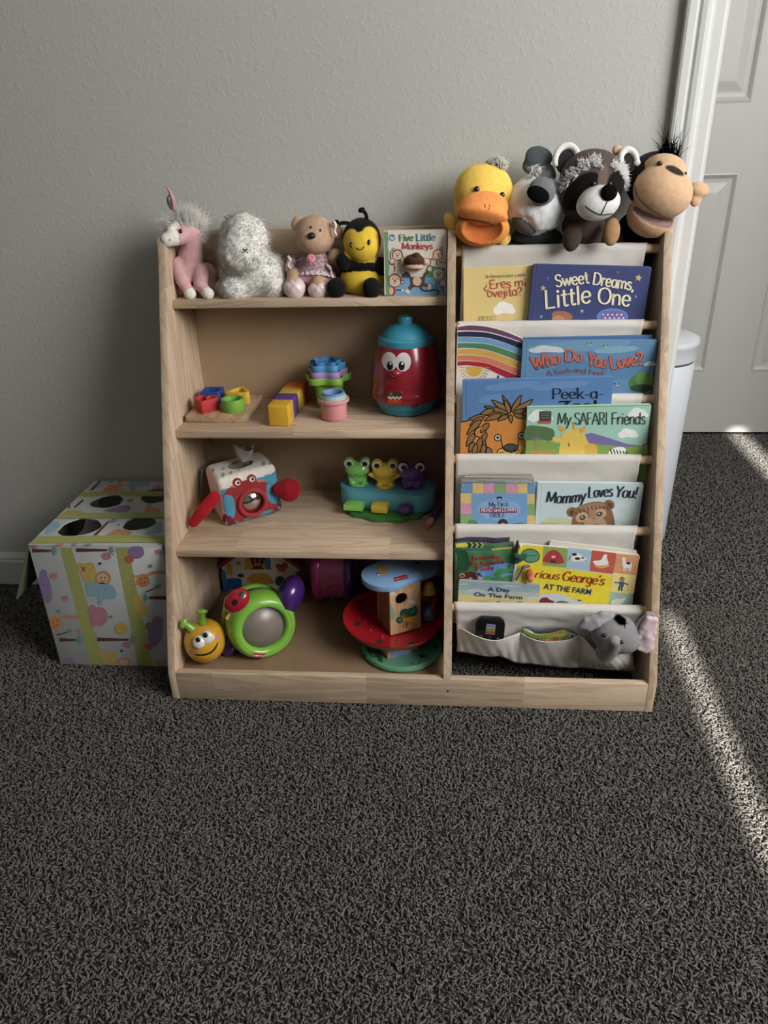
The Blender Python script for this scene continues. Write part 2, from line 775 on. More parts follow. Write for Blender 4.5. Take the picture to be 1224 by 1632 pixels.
# ------------------------------------------------------------------ printed artwork and lettering
# pen lettering: glyphs as strokes, cap height 1, x-height .65
G = {}


def _g(ch, adv, *st):
    G[ch] = (adv, st)


_g(' ', .32)
_g('A', .78, ('l', (.0, 0), (.37, 1)), ('l', (.37, 1), (.74, 0)), ('l', (.15, .36), (.6, .36)))
_g('B', .68, ('l', (.08, 0), (.08, 1)), ('s', (.08, 1), (.4, 1), (.54, .88), (.52, .62), (.36, .53), (.08, .53)), ('s', (.36, .53), (.58, .42), (.6, .2), (.46, .02), (.08, 0)))
_g('C', .72, ('s', (.66, .8), (.5, .98), (.28, .97), (.08, .75), (.06, .32), (.24, .04), (.48, .01), (.67, .18)))
_g('D', .78, ('l', (.08, 0), (.08, 1)), ('s', (.08, 1), (.42, .98), (.66, .76), (.68, .36), (.48, .05), (.08, 0)))
_g('E', .64, ('l', (.08, 0), (.08, 1)), ('l', (.08, 1), (.55, 1)), ('l', (.08, .53), (.46, .53)), ('l', (.08, 0), (.57, 0)))
_g('F', .58, ('l', (.08, 0), (.08, 1)), ('l', (.08, 1), (.54, 1)), ('l', (.08, .53), (.44, .53)))
_g('G', .8, ('s', (.66, .82), (.5, .98), (.28, .97), (.08, .75), (.06, .32), (.24, .04), (.5, .02), (.68, .2), (.69, .44)), ('l', (.69, .44), (.44, .44)))
_g('I', .3, ('l', (.13, 0), (.13, 1)))
_g('L', .6, ('l', (.08, 1), (.08, 0)), ('l', (.08, 0), (.55, 0)))
_g('M', .95, ('l', (.06, 0), (.1, 1)), ('l', (.1, 1), (.45, .12)), ('l', (.45, .12), (.8, 1)), ('l', (.8, 1), (.86, 0)))
_g('N', .8, ('l', (.08, 0), (.08, 1)), ('l', (.08, 1), (.66, 0)), ('l', (.66, 0), (.66, 1)))
_g('O', .84, ('s', (.4, 1), (.14, .86), (.05, .5), (.15, .14), (.4, 0), (.65, .14), (.75, .5), (.65, .86), (.4, 1)))
_g('P', .64, ('l', (.08, 0), (.08, 1)), ('s', (.08, 1), (.42, 1), (.58, .86), (.56, .6), (.38, .48), (.08, .48)))
_g('R', .7, ('l', (.08, 0), (.08, 1)), ('s', (.08, 1), (.42, 1), (.57, .87), (.55, .62), (.38, .5), (.08, .5)), ('l', (.34, .5), (.64, 0)))
_g('S', .62, ('s', (.54, .84), (.4, .99), (.2, .97), (.08, .8), (.14, .6), (.42, .46), (.54, .28), (.46, .06), (.24, 0), (.05, .15)))
_g('T', .66, ('l', (.32, 0), (.32, 1)), ('l', (.0, 1), (.64, 1)))
_g('U', .76, ('s', (.08, 1), (.08, .3), (.2, .04), (.4, 0), (.58, .1), (.65, .34)), ('l', (.65, 1), (.65, .3)))
_g('W', 1.1, ('l', (.0, 1), (.26, 0)), ('l', (.26, 0), (.5, .85)), ('l', (.5, .85), (.76, 0)), ('l', (.76, 0), (1.02, 1)))
_g('Y', .7, ('l', (.0, 1), (.33, .48)), ('l', (.66, 1), (.33, .48)), ('l', (.33, .48), (.33, 0)))
_g('Z', .66, ('l', (.05, 1), (.58, 1)), ('l', (.58, 1), (.04, 0)), ('l', (.04, 0), (.6, 0)))
_g('a', .58, ('s', (.46, .45), (.38, .61), (.22, .64), (.07, .48), (.06, .2), (.18, .0), (.34, .04), (.46, .24)), ('l', (.47, .64), (.48, 0)))
_g('b', .58, ('l', (.08, 1), (.08, 0)), ('s', (.08, .42), (.2, .62), (.38, .62), (.5, .4), (.46, .12), (.28, 0), (.08, .12)))
_g('c', .5, ('s', (.44, .52), (.32, .65), (.14, .58), (.05, .32), (.14, .05), (.3, 0), (.45, .12)))
_g('d', .6, ('s', (.46, .45), (.38, .61), (.22, .64), (.07, .48), (.06, .2), (.18, .0), (.34, .04), (.46, .24)), ('l', (.48, 1), (.48, 0)))
_g('e', .56, ('l', (.06, .34), (.48, .34)), ('s', (.48, .34), (.44, .56), (.28, .66), (.11, .56), (.05, .3), (.14, .06), (.32, 0), (.48, .12)))
_g('f', .4, ('s', (.4, .94), (.28, 1.0), (.17, .86), (.16, .5)), ('l', (.16, .55), (.16, 0)), ('l', (.02, .62), (.34, .62)))
_g('g', .58, ('s', (.46, .45), (.38, .61), (.22, .64), (.07, .48), (.06, .24), (.18, .06), (.34, .08), (.46, .24)), ('s', (.47, .64), (.48, .1), (.46, -.2), (.3, -.34), (.08, -.26)))
_g('h', .6, ('l', (.08, 1), (.08, 0)), ('s', (.08, .4), (.2, .6), (.36, .64), (.46, .5), (.47, .25)), ('l', (.47, .3), (.47, 0)))
_g('i', .26, ('l', (.11, .64), (.11, 0)), ('d', (.11, .88)))
_g('j', .28, ('s', (.15, .64), (.15, .1), (.13, -.2), (.0, -.32), (-.1, -.25)), ('d', (.15, .88)))
_g('k', .56, ('l', (.08, 1), (.08, 0)), ('l', (.46, .64), (.1, .26)), ('l', (.2, .36), (.5, 0)))
_g('l', .26, ('l', (.11, 1), (.11, 0)))
_g('m', .9, ('l', (.08, .64), (.08, 0)), ('s', (.08, .42), (.2, .61), (.33, .63), (.42, .48), (.42, .25)), ('l', (.42, .3), (.42, 0)), ('s', (.42, .42), (.54, .61), (.67, .63), (.77, .48), (.77, .25)), ('l', (.77, .3), (.77, 0)))
_g('n', .6, ('l', (.08, .64), (.08, 0)), ('s', (.08, .4), (.2, .6), (.36, .64), (.46, .5), (.47, .25)), ('l', (.47, .3), (.47, 0)))
_g('o', .58, ('s', (.28, .65), (.1, .55), (.05, .32), (.12, .08), (.28, 0), (.45, .08), (.51, .32), (.46, .55), (.28, .65)))
_g('p', .58, ('l', (.08, .64), (.08, -.35)), ('s', (.08, .42), (.2, .62), (.38, .62), (.5, .4), (.46, .12), (.28, 0), (.08, .12)))
_g('r', .44, ('l', (.08, .64), (.08, 0)), ('s', (.08, .38), (.18, .56), (.3, .64), (.41, .58)))
_g('s', .48, ('s', (.4, .54), (.28, .65), (.14, .62), (.08, .48), (.2, .36), (.36, .28), (.4, .12), (.28, 0), (.14, .0), (.04, .12)))
_g('t', .4, ('l', (.17, .92), (.17, .12)), ('s', (.17, .2), (.2, .03), (.3, .0), (.38, .06)), ('l', (.0, .64), (.35, .64)))
_g('u', .6, ('s', (.08, .64), (.08, .2), (.18, .01), (.34, .04), (.46, .22)), ('l', (.47, .64), (.48, 0)))
_g('v', .54, ('l', (.02, .64), (.25, 0)), ('l', (.25, 0), (.48, .64)))
_g('w', .8, ('l', (.02, .64), (.2, 0)), ('l', (.2, 0), (.38, .6)), ('l', (.38, .6), (.56, 0)), ('l', (.56, 0), (.74, .64)))
_g('y', .56, ('l', (.02, .64), (.26, .02)), ('s', (.5, .64), (.26, .02), (.14, -.26), (-.02, -.32)))
_g("'", .2, ('l', (.1, 1.02), (.07, .8)))
_g('!', .3, ('l', (.13, 1), (.11, .28)), ('d', (.1, .03)))
_g('?', .54, ('s', (.04, .8), (.14, .98), (.34, .97), (.44, .78), (.34, .58), (.22, .46), (.21, .28)), ('d', (.21, .03)))
_g('\u00bf', .54, ('s', (.42, -.1), (.32, -.28), (.12, -.27), (.02, -.08), (.12, .12), (.24, .24), (.25, .42)), ('d', (.25, .62)))
_g('\u00a1', .3, ('l', (.13, -.2), (.15, .4)), ('d', (.16, .62)))
_g('-', .42, ('l', (.05, .34), (.36, .34)))
_g(',', .22, ('s', (.12, .06), (.12, -.06), (.04, -.18)))
_g('.', .2, ('d', (.08, .03)))


class Flat:
    """maps crop pixels onto a plane"""

    def __init__(s, p0, n):
        s.p0, s.n = np.asarray(p0, float), np.asarray(n, float) / np.linalg.norm(n)
        s.bvh = None

    def pt(s, x, y, lift):
        return onP(x, y, s.p0 + s.n * lift, s.n)


class Skin:
    """maps crop pixels onto a modelled surface"""

    def __init__(s, V, F):
        s.bvh = BVHTree.FromPolygons([tuple(v) for v in np.asarray(V).tolist()], [tuple(int(i) for i in f) for f in F])

    def pt(s, x, y, lift):
        d = ray(x, y)
        h, n, i, _ = s.bvh.ray_cast(Vector(CAM.tolist()), Vector(d.tolist()).normalized())
        if h is None:
            return None
        if n.dot(Vector(d.tolist())) > 0:
            n = -n
        return np.array(h + n * lift)


def to_crop(P, crop):
    d = np.asarray(P, float) - CAM
    z = d @ CF
    return ((612 + FPX * (d @ CR) / z - crop[0]) * crop[2], (816 - FPX * (d @ CU) / z - crop[1]) * crop[2])


def clip_of(pts, crop):
    q = [to_crop(p, crop) for p in pts]
    A = sum(q[i][0] * q[(i + 1) % len(q)][1] - q[(i + 1) % len(q)][0] * q[i][1] for i in range(len(q)))
    return q if A > 0 else q[::-1]


class Art:
    def __init__(s, surf, crop=(0, 0, 1), lift=0.0003, step=0.000015):
        s.surf, s.crop, s.lift, s.step = surf, crop, lift, step
        s.v, s.f, s.mi, s.mats, s.n = [], [], [], [], 0
        s.kw = dict(rough=0.45, var=0.05, scale=90.0)
        s.xf = None
        s.clip = None

    def px(s, p):
        x0, y0, k = s.crop
        return x0 + p[0] / k, y0 + p[1] / k

    def _mat(s, h):
        m = h if not isinstance(h, str) else M(h, **s.kw)
        if m not in s.mats:
            s.mats.append(m)
        return s.mats.index(m)

    def tri(s, P2, tris, h):
        mi = s._mat(h)
        if s.xf:
            P2 = [s.xf(p) for p in P2]
        if s.surf.bvh is not None:  # refine so the print follows the surface
            P2 = [tuple(p) for p in P2]
            for _ in range(2):
                nx, cache = [], {}

                def mid(a, b):
                    k = (min(a, b), max(a, b))
                    if k not in cache:
                        P2.append(((P2[a][0] + P2[b][0]) / 2, (P2[a][1] + P2[b][1]) / 2))
                        cache[k] = len(P2) - 1
                    return cache[k]
                for a, b, c in tris:
                    e = max(math.dist(P2[a], P2[b]), math.dist(P2[b], P2[c]), math.dist(P2[a], P2[c])) / s.crop[2]
                    if e < 2.0:
                        nx.append((a, b, c))
                        continue
                    ab, bc, ca = mid(a, b), mid(b, c), mid(c, a)
                    nx += [(a, ab, ca), (ab, b, bc), (ca, bc, c), (ab, bc, ca)]
                tris = nx
        if s.clip is not None:
            nP, nT = [], []
            for t in tris:
                poly = [np.array(P2[i], float) for i in t]
                m = len(s.clip)
                for k in range(m):
                    a, b = np.array(s.clip[k], float), np.array(s.clip[(k + 1) % m], float)
                    sd = [(b[0] - a[0]) * (p[1] - a[1]) - (b[1] - a[1]) * (p[0] - a[0]) for p in poly]
                    out = []
                    for i in range(len(poly)):
                        j = (i + 1) % len(poly)
                        if sd[i] >= 0:
                            out.append(poly[i])
                        if (sd[i] >= 0) != (sd[j] >= 0):
                            out.append(poly[i] + (poly[j] - poly[i]) * (sd[i] / (sd[i] - sd[j])))
                    poly = out
                    if len(poly) < 3:
                        break
                if len(poly) >= 3:
                    k0 = len(nP)
                    nP += [tuple(p) for p in poly]
                    nT += [(k0, k0 + i, k0 + i + 1) for i in range(1, len(poly) - 1)]
            P2, tris = nP, nT
            if not tris:
                return s
        Q = [s.surf.pt(*s.px(p), s.lift) for p in P2]
        s.lift += s.step
        if any(q is None for q in Q):
            ok = [q is not None for q in Q]
            tris = [t for t in tris if all(ok[i] for i in t)]
            Q = [q if q is not None else np.zeros(3) for q in Q]
            used = sorted({i for t in tris for i in t})
            if not used:
                return s
            rm = {u: j for j, u in enumerate(used)}
            Q = [Q[u] for u in used]
            tris = [tuple(rm[i] for i in t) for t in tris]
        for a, b, c in tris:
            nn = np.cross(Q[b] - Q[a], Q[c] - Q[a])
            if np.dot(nn, CAM - Q[a]) < 0:
                b, c = c, b
            s.f.append((a + s.n, b + s.n, c + s.n))
            s.mi.append(mi)
        s.v += Q
        s.n += len(Q)
        return s

    def poly(s, pts, h, sm=False, n=6):
        pts = [tuple(p) for p in (catmull(pts, n, True) if sm else pts)]
        t = tessellate_polygon([[Vector((p[0], p[1], 0)) for p in pts]])
        return s.tri(pts, [tuple(q) for q in t], h)

    def ell(s, cx, cy, rx, ry, h, rot=0.0, n=20):
        return s.poly(circ(rx, n, cx, cy, ry, math.radians(rot)), h)

    def rect(s, x0, y0, x1, y1, h):
        return s.poly([(x0, y0), (x1, y0), (x1, y1), (x0, y1)], h)

    def line(s, pts, w, h, sm=True, taper=None, closed=False):
        P = catmull(pts, 6, closed) if (sm and len(pts) > 2) else np.array(pts, float)
        if closed:
            P = np.vstack([P, P[:1]])
        T = np.gradient(P, axis=0)
        T /= np.linalg.norm(T, axis=1)[:, None] + 1e-9
        Nn = np.stack([-T[:, 1], T[:, 0]], 1)
        ww = np.full(len(P), w / 2.0) if taper is None else np.interp(np.linspace(0, 1, len(P)), np.linspace(0, 1, len(taper)), taper) * w / 2
        A, B = P + Nn * ww[:, None], P - Nn * ww[:, None]
        m = len(P)
        pts2 = [tuple(p) for p in A] + [tuple(p) for p in B]
        tr = []
        for i in range(m - 1):
            tr += [(i, i + 1, m + i + 1), (i, m + i + 1, m + i)]
        return s.tri(pts2, tr, h)

    def pen(s, text, a, b, cap, h, thick=.16, thin=.07, serif=0.0, slant=0.0, arc=0.0, squeeze=1.0, hs=None, wob=0.0, fit=True):
        """pen lettering from baseline point a to b (crop pixels), cap height in crop pixels"""
        a, b = np.array(a, float), np.array(b, float)
        adv = [G[c][0] for c in text]
        tot = sum(adv)
        thick, thin = thick * .84, thin * .9
        kw_ = min(1.0, np.linalg.norm(np.array(b) - np.array(a)) / tot / cap * 1.12)
        thick, thin = thick * kw_, thin * kw_
        L = np.linalg.norm(b - a)
        e = (b - a) / L
        up = np.array([e[1], -e[0]])
        if up[1] > 0:
            up = -up
        sx = L / tot
        pts2, tris = {}, {}
        x = 0.0
        for ci, c in enumerate(text):
            hh = h if hs is None else hs[ci]
            P, T = pts2.setdefault(hh, []), tris.setdefault(hh, [])

            jy = wob * math.sin(ci * 2.3 + 1)

            def place(q):
                gx = x + q[0] + slant * q[1]
                u = gx / tot
                bow = arc * 4 * u * (1 - u)
                tilt = arc * 4 * (1 - 2 * u) / tot if arc else 0
                return a + e * (gx * sx - tilt * cap * 0.0) + up * (q[1] * cap + bow * cap + jy * cap)

            def ribbon(Q):
                Q = np.array(Q, float)
                # pen angle: upstrokes and bars thin, downstrokes thick
                T_ = np.gradient(Q, axis=0)
                T_[:, 0] *= sx / cap
                T_ /= np.linalg.norm(T_, axis=1)[:, None] + 1e-9
                w = thin + (thick - thin) * np.abs(T_[:, 1]) ** 1.5
                N_ = np.stack([-T_[:, 1], T_[:, 0]], 1)
                k0 = len(P)
                W = np.array([place(q) for q in Q])
                for sgn in (1, -1):
                    for i in range(len(Q)):
                        off = N_[i] * sgn * w[i] / 2 * cap
                        P.append(tuple(W[i] + e * (off[0] + slant * off[1] * 0) + up * off[1]))
                m = len(Q)
                for i in range(m - 1):
                    T.extend([(k0 + i, k0 + i + 1, k0 + m + i + 1), (k0 + i, k0 + m + i + 1, k0 + m + i)])

            for st in G[c][1]:
                kind, Q = st[0], st[1:]
                if kind == 'd':
                    w0 = place(Q[0])
                    r = max(thick, thin) * 0.62 * cap
                    k0 = len(P)
                    P.extend([tuple(w0 + r * np.array([math.cos(t * math.pi / 4), math.sin(t * math.pi / 4)])) for t in range(8)])
                    T.extend([(k0, k0 + i, k0 + i + 1) for i in range(1, 7)])
                    continue
                if kind == 's':
                    ribbon(catmull([np.array(q, float) for q in Q], 5))
                else:
                    q0, q1 = np.array(Q[0], float), np.array(Q[1], float)
                    ribbon([q0, (q0 + q1) / 2, q1])
                    if serif and abs(q1[1] - q0[1]) > .3:
                        for q in (q0, q1):
                            if min(abs(q[1] - z) for z in (0, 1, .64, .65, -.35)) < .02:
                                ribbon([(q[0] - serif, q[1]), (q[0], q[1]), (q[0] + serif, q[1])])
            x += adv[ci]
        for hh in pts2:
            if tris[hh]:
                s.tri(pts2[hh], tris[hh], hh)
        return s

    def type(s, text, a, b, cap, h, bold=0.0, slant=0.0, arc=0.0):
        """plain sans lettering from baseline point a to b"""
        cu = bpy.data.curves.new('lettering_tmp', 'FONT')
        cu.body = text
        cu.offset = bold * .6
        cu.shear = slant
        cu.resolution_u = 3
        o = bpy.data.objects.new('lettering_tmp', cu)
        COL.objects.link(o)
        dg = bpy.context.evaluated_depsgraph_get()
        me = bpy.data.meshes.new_from_object(o.evaluated_get(dg))
        V = np.array([v.co[:2] for v in me.vertices])
        T = []
        me.calc_loop_triangles()
        for t in me.loop_triangles:
            T.append(tuple(t.vertices))
        bpy.data.objects.remove(o)
        bpy.data.curves.remove(cu)
        bpy.data.meshes.remove(me)
        x0, x1 = V[:, 0].min(), V[:, 0].max()
        a, b = np.array(a, float), np.array(b, float)
        L = np.linalg.norm(b - a)
        e = (b - a) / L
        up = np.array([e[1], -e[0]])
        if up[1] > 0:
            up = -up
        u = (V[:, 0] - x0) / (x1 - x0)
        P = a + e * (u * L)[:, None] + up * (V[:, 1] / 0.70 * cap + arc * cap * 4 * u * (1 - u))[:, None]
        return s.tri([tuple(p) for p in P], T, h)

    def build(s, name, parent, label=None):
        if not s.f:
            return None
        return obj(name, np.array(s.v), s.f, s.mats, parent, False, s.mi, None, label)

    def sub(s, dl=0.0):
        """another layer on the same surface"""
        a = Art(s.surf, s.crop, s.lift + dl, s.step)
        a.kw = s.kw
        return a
# ------------------------------------------------------------------ the room
WALL_X1 = 0.553   # the wall ends here at the doorway
HALL_Y = 1.129


def structure(o):
    o['kind'] = 'structure'
    return o


def wall_mat(h='#b8b7b1'):
    m = bpy.data.materials.new('painted_wall')
    t, N, L, b = nt(m)
    tc = N.new('ShaderNodeTexCoord')
    n1 = N.new('ShaderNodeTexNoise'); n1.inputs['Scale'].default_value = 84; n1.inputs['Detail'].default_value = 2.5; n1.inputs['Roughness'].default_value = .55
    n1.inputs['Distortion'].default_value = 0.6
    L.new(tc.outputs['Object'], n1.inputs['Vector'])
    n2 = N.new('ShaderNodeTexNoise'); n2.inputs['Scale'].default_value = 26; n2.inputs['Detail'].default_value = 2
    L.new(tc.outputs['Object'], n2.inputs['Vector'])
    r1 = N.new('ShaderNodeMapRange'); r1.interpolation_type = 'SMOOTHSTEP'
    r1.inputs['From Min'].default_value = .50; r1.inputs['From Max'].default_value = .68
    L.new(n1.outputs['Fac'], r1.inputs['Value'])
    ad = N.new('ShaderNodeMath'); ad.operation = 'MULTIPLY_ADD'; ad.inputs[1].default_value = .5
    L.new(n2.outputs['Fac'], ad.inputs[0]); L.new(r1.outputs[0], ad.inputs[2])
    bp = N.new('ShaderNodeBump'); bp.inputs['Strength'].default_value = 0.17; bp.inputs['Distance'].default_value = 0.002
    L.new(ad.outputs[0], bp.inputs['Height'])
    L.new(bp.outputs[0], b.inputs['Normal'])
    b.inputs['Base Color'].default_value = (*lin(h), 1)
    b.inputs['Roughness'].default_value = 0.62
    b.inputs['Specular IOR Level'].default_value = 0.25
    return m


WALL = wall_mat()
WHITE = M('#cbcbc8', rough=.6, spec=.2, var=.015, scale=20, bump=.04, bscale=60)


def slab(name, x0, x1, y0, y1, z0, z1, mat):
    V, F = rbox(((x0 + x1) / 2, (y0 + y1) / 2, (z0 + z1) / 2), (x1 - x0, y1 - y0, z1 - z0), 0)
    return structure(obj(name, V, F, mat))


def slabs(name, boxes, mat):
    mb = MB()
    for (x0, x1, y0, y1, z0, z1) in boxes:
        mb.add(*rbox(((x0 + x1) / 2, (y0 + y1) / 2, (z0 + z1) / 2), (x1 - x0, y1 - y0, z1 - z0), 0))
    return structure(mb.build(name, mat))


XL, XR, YF, ZC = -3.6, 1.99, -3.4, 2.45
slabs('wall_back', [(XL, WALL_X1, 0, .12, 0, ZC), (WALL_X1, 1.62, 0, .12, 2.08, ZC), (1.62, XR, 0, .12, 0, ZC)], WALL)
slab('wall_left', XL - .1, XL, YF, .12, 0, ZC, WALL)
# right-hand wall with the window opening that lets the daylight in
slabs('wall_right', [(XR, XR + .1, YF, -2.35, 0, ZC), (XR, XR + .1, -.75, .12, 0, ZC), (XR, XR + .1, -2.35, -.75, 0, 1.08), (XR, XR + .1, -2.35, -.75, 2.38, ZC)], WALL)
# wall behind the camera: two unseen slits added to shape the sun into slivers


def gap(fx0, fx1, fy0, fy1):
    """opening in the wall at YF that throws a sun patch on the floor rectangle"""
    dx, dy, dz = SUN_DIR
    ka = (fy0 - YF) / dy
    kb = (fy1 - YF) / dy
    km = (ka + kb) / 2
    return (fx0 - dx * km, fx1 - dx * km, -dz * ka, -dz * kb)


g1 = gap(0.573, 0.609, -0.80, -0.10)
g2 = gap(1.150, 1.200, 0.66, 1.132)
bx = [(XL, g1[0], YF - .01, YF, 0, ZC), (g1[1], g2[0], YF - .01, YF, 0, ZC), (g2[1], XR, YF - .01, YF, 0, ZC)]
for g in (g1, g2):
    bx += [(g[0], g[1], YF - .01, YF, 0, g[2]), (g[0], g[1], YF - .01, YF, g[3], ZC)]
slabs('wall_front', bx, WALL)
slab('ceiling', XL - .1, XR + .1, YF, HALL_Y + .2, ZC, ZC + .05, M('#e4e2dd', rough=.8, var=.02))
slabs('wall_hall', [(.0, XR + .1, HALL_Y + .04, HALL_Y + .12, 0, ZC), (-.05, 0, .12, HALL_Y + .1, 0, ZC), (XR, XR + .1, .12, HALL_Y + .1, 0, ZC)], WALL)

# floor base and carpet pile
slab('floor', XL - .1, XR + .1, YF, HALL_Y + .12, -.03, -.004, M('#262422', rough=.95, var=.1))


def carpet():
    parts = []
    # region seen by the camera, thinner with distance
    for (x0, x1, y0, y1, sp, hgt, rad) in ((-1.30, 0.95, -1.22, -0.05, .0042, .0075, .0017), (-1.30, -.75, -.05, -.012, .0050, .0075, .0018),
                                           (.50, 1.75, -.05, 1.122, .0060, .008, .0023)):
        nx, ny = int((x1 - x0) / sp), int((y1 - y0) / sp)
        gx, gy = np.meshgrid(np.arange(nx), np.arange(ny))
        X = x0 + (gx.ravel() + RNG.random(nx * ny)) * sp
        Y = y0 + (gy.ravel() + RNG.random(nx * ny)) * sp
        # keep only what the frame can show (plus a margin for a step aside)
        d = np.stack([X, Y, np.zeros_like(X)], 1) - CAM
        zz = d @ CF
        px = 612 + FPX * (d @ CR) / zz
        py = 816 - FPX * (d @ CU) / zz
        ok = (zz > .2) & (px > -160) & (px < 1384) & (py < 1720)
        # not under the toy shelf's left half nor the box, where no carpet shows
        ok &= ~((X > -.47) & (X < .06) & (Y > -.425))
        ok &= ~((X > -.75) & (X < -.50) & (Y > -.32))
        ok &= ~((Y > -.003) & (Y < .12) & (X < .553))
        X, Y = X[ok], Y[ok]
        n = len(X)
        P = np.stack([X, Y, np.full(n, -.004)], 1)
        ang = RNG.random(n) * 2 * math.pi
        lean = .3 + .9 * RNG.random(n)
        D = np.stack([np.cos(ang) * lean, np.sin(ang) * lean, np.ones(n)], 1)
        D /= np.linalg.norm(D, axis=1)[:, None]
        a2 = ang + RNG.normal(size=n) * 1.0
        H = np.stack([np.cos(a2), np.sin(a2), RNG.normal(size=n) * .35 - .25], 1)
        side = np.cross(D, np.array([.13, .21, .97]))
        side /= np.linalg.norm(side, axis=1)[:, None] + 1e-9
        up = np.cross(D, side)
        L = hgt * (.75 + .5 * RNG.random(n))
        V = np.zeros((n, 7, 3))
        for s, t in enumerate((.15, .72)):
            c = P + D * (L * t)[:, None] + H * (L * .5 * t * t)[:, None]
            w = rad * (1.0, 1.0)[s]
            for k in range(3):
                a = 2 * math.pi * k / 3 + s * .7
                V[:, s * 3 + k] = c + w * (math.cos(a) * side + math.sin(a) * up)
        V[:, 6] = P + D * (L * 1.0)[:, None] + H * (L * .62)[:, None]
        T = []
        for k in range(3):
            k2 = (k + 1) % 3
            T += [(k, k2, 3 + k2), (k, 3 + k2, 3 + k), (3 + k, 3 + k2, 6)]
        F = (np.array(T)[None] + (np.arange(n) * 7)[:, None, None]).reshape(-1, 3)
        tone = (.80 + .4 * RNG.random(n))
        base = np.where(RNG.random(n)[:, None] < .16, np.array(lin('#4a4643')), np.array(lin('#6a6661')))
        c = np.repeat(base * tone[:, None], 7, 0)
        parts.append((V.reshape(-1, 3), F, c))
    off = 0
    Vs, Fs, Cs = [], [], []
    for V, F, c in parts:
        Vs.append(V); Fs.append(F + off); Cs.append(c)
        off += len(V)
    o = obj('carpet_pile', np.concatenate(Vs), np.concatenate(Fs), attr_mat('carpet_yarn', rough=.95, sheen=.15, bump=0, var=.08), None, True, None, np.concatenate(Cs))
    o['kind'] = 'stuff'
    o['label'] = 'dark grey twisted pile carpet covering the floor'
    o['category'] = 'carpet'


carpet()

# baseboard along the wall


def extrude_profile(name, prof, p0, p1, axd, mat):
    """prof [(outwards, up)] swept from p0 to p1; axd = outward direction"""
    p0, p1, axd = (np.asarray(q, float) for q in (p0, p1, axd))
    up = np.array([0, 0, 1.0])
    if abs((p1 - p0)[2]) > abs((p1 - p0)[0]) + abs((p1 - p0)[1]):
        up = np.cross(axd, np.array([0, 0, 1.0]))
        up = up / np.linalg.norm(up)
    n = len(prof)
    V = [p + axd * a + up * b for p in (p0, p1) for a, b in prof]
    F = [(i, (i + 1) % n, n + (i + 1) % n, n + i) for i in range(n)] + [tuple(range(n)), tuple(range(2 * n - 1, n - 1, -1))]
    return structure(obj(name, V, F, mat))


BP = [(0, 0), (.014, 0), (.014, .066), (.011, .072), (.0115, .077), (.007, .084), (.0045, .089), (0, .089)]
extrude_profile('baseboard_left', BP, (XL, 0, 0), (.483, 0, 0), (0, -1, 0), WHITE)
# door casing on the wall end: stepped profile, .483 .. .553
CP = [(0, 0), (.017, 0), (.019, .004), (.019, .016), (.015, .019), (.0145, .022), (.018, .026), (.0195, .034), (.018, .041), (.0135, .046), (.0125, .050), (.0125, .066), (.010, .070), (0, .070)]
V, F = [], []
n = len(CP)
for z in (0, 2.10):
    for d, w in CP:
        V.append((.483 + w, -d, z))
F = [(i, (i + 1) % n, n + (i + 1) % n, n + i) for i in range(n)] + [tuple(range(n)), tuple(range(2 * n - 1, n - 1, -1))]
structure(obj('trim_1', V, F, WHITE))
slab('trim_2', WALL_X1, WALL_X1 + .006, -.004, .125, 0, 2.08, WHITE)
bb = extrude_profile('baseboard_hall', BP, (0, HALL_Y + .04, 0), (.60, HALL_Y + .04, 0), (0, -1, 0), WHITE)

# the panelled door across the hall
DX0, DX1, DZ0, DZ1 = .665, 1.545, .008, 2.04
DW = M('#cfcec8', rough=.42, var=.01, scale=15, bump=.12, bscale=300)
PAN = [(.785, 1.025), (1.186, 1.426)]
ROWS = [(.243, .900), (1.101, 1.70), (1.80, 1.95)]
yf, yb = HALL_Y - .012, HALL_Y + .022
mb = MB()
xs = [DX0, PAN[0][0], PAN[0][1], PAN[1][0], PAN[1][1], DX1]
zs = [DZ0] + [z for r in ROWS for z in r] + [DZ1]
for i in range(5):
    for j in range(7):
        ispan = i in (1, 3) and j in (1, 3, 5)
        y0 = yf + .010 if ispan else yf
        mb.add(*rbox(((xs[i] + xs[i + 1]) / 2, (y0 + yb) / 2, (zs[j] + zs[j + 1]) / 2), (xs[i + 1] - xs[i], yb - y0, zs[j + 1] - zs[j]), 0))
door = structure(mb.build('door_1', DW))
for (x0, x1) in PAN:
    for (z0, z1) in ROWS:
        mb = MB()
        # bead around the opening, then a bevelled raised field
        cx, cz = (x0 + x1) / 2, (z0 + z1) / 2
        rings = [(0, yf - .0015), (.005, yf - .0025), (.010, yf + .001), (.016, yf + .0065), (.024, yf + .0075), (.030, yf + .0075), (.058, yf + .0015), (.064, yf + .0012)]
        V, F = [], []
        for ins, y in rings:
            for sx, sz in ((-1, -1), (1, -1), (1, 1), (-1, 1)):
                V.append((cx + sx * ((x1 - x0) / 2 - ins), y, cz + sz * ((z1 - z0) / 2 - ins)))
        for r in range(len(rings) - 1):
            for k in range(4):
                F.append((r * 4 + k, r * 4 + (k + 1) % 4, r * 4 + 4 + (k + 1) % 4, r * 4 + 4 + k))
        q = (len(rings) - 1) * 4
        F.append((q, q + 1, q + 2, q + 3))
        obj('door_panel', V, F, DW, door)
# ------------------------------------------------------------------ the toy shelf and book sling
W2, TH = 0.48, 0.0155
DK, ZK, DT, HT = 0.4371, 0.0669, 0.125, 0.8593
BKY = -0.0229
XD = 0.0807


def dfr(z):
    return DK + (DT - DK) * (z - ZK) / (HT - ZK)


shelf = thing('toy_shelf', 'natural pine toy shelf with sling book rack and sloping sides against the wall', 'shelf', (0, -.22, 0))
SIDE = [(.0, 0)]


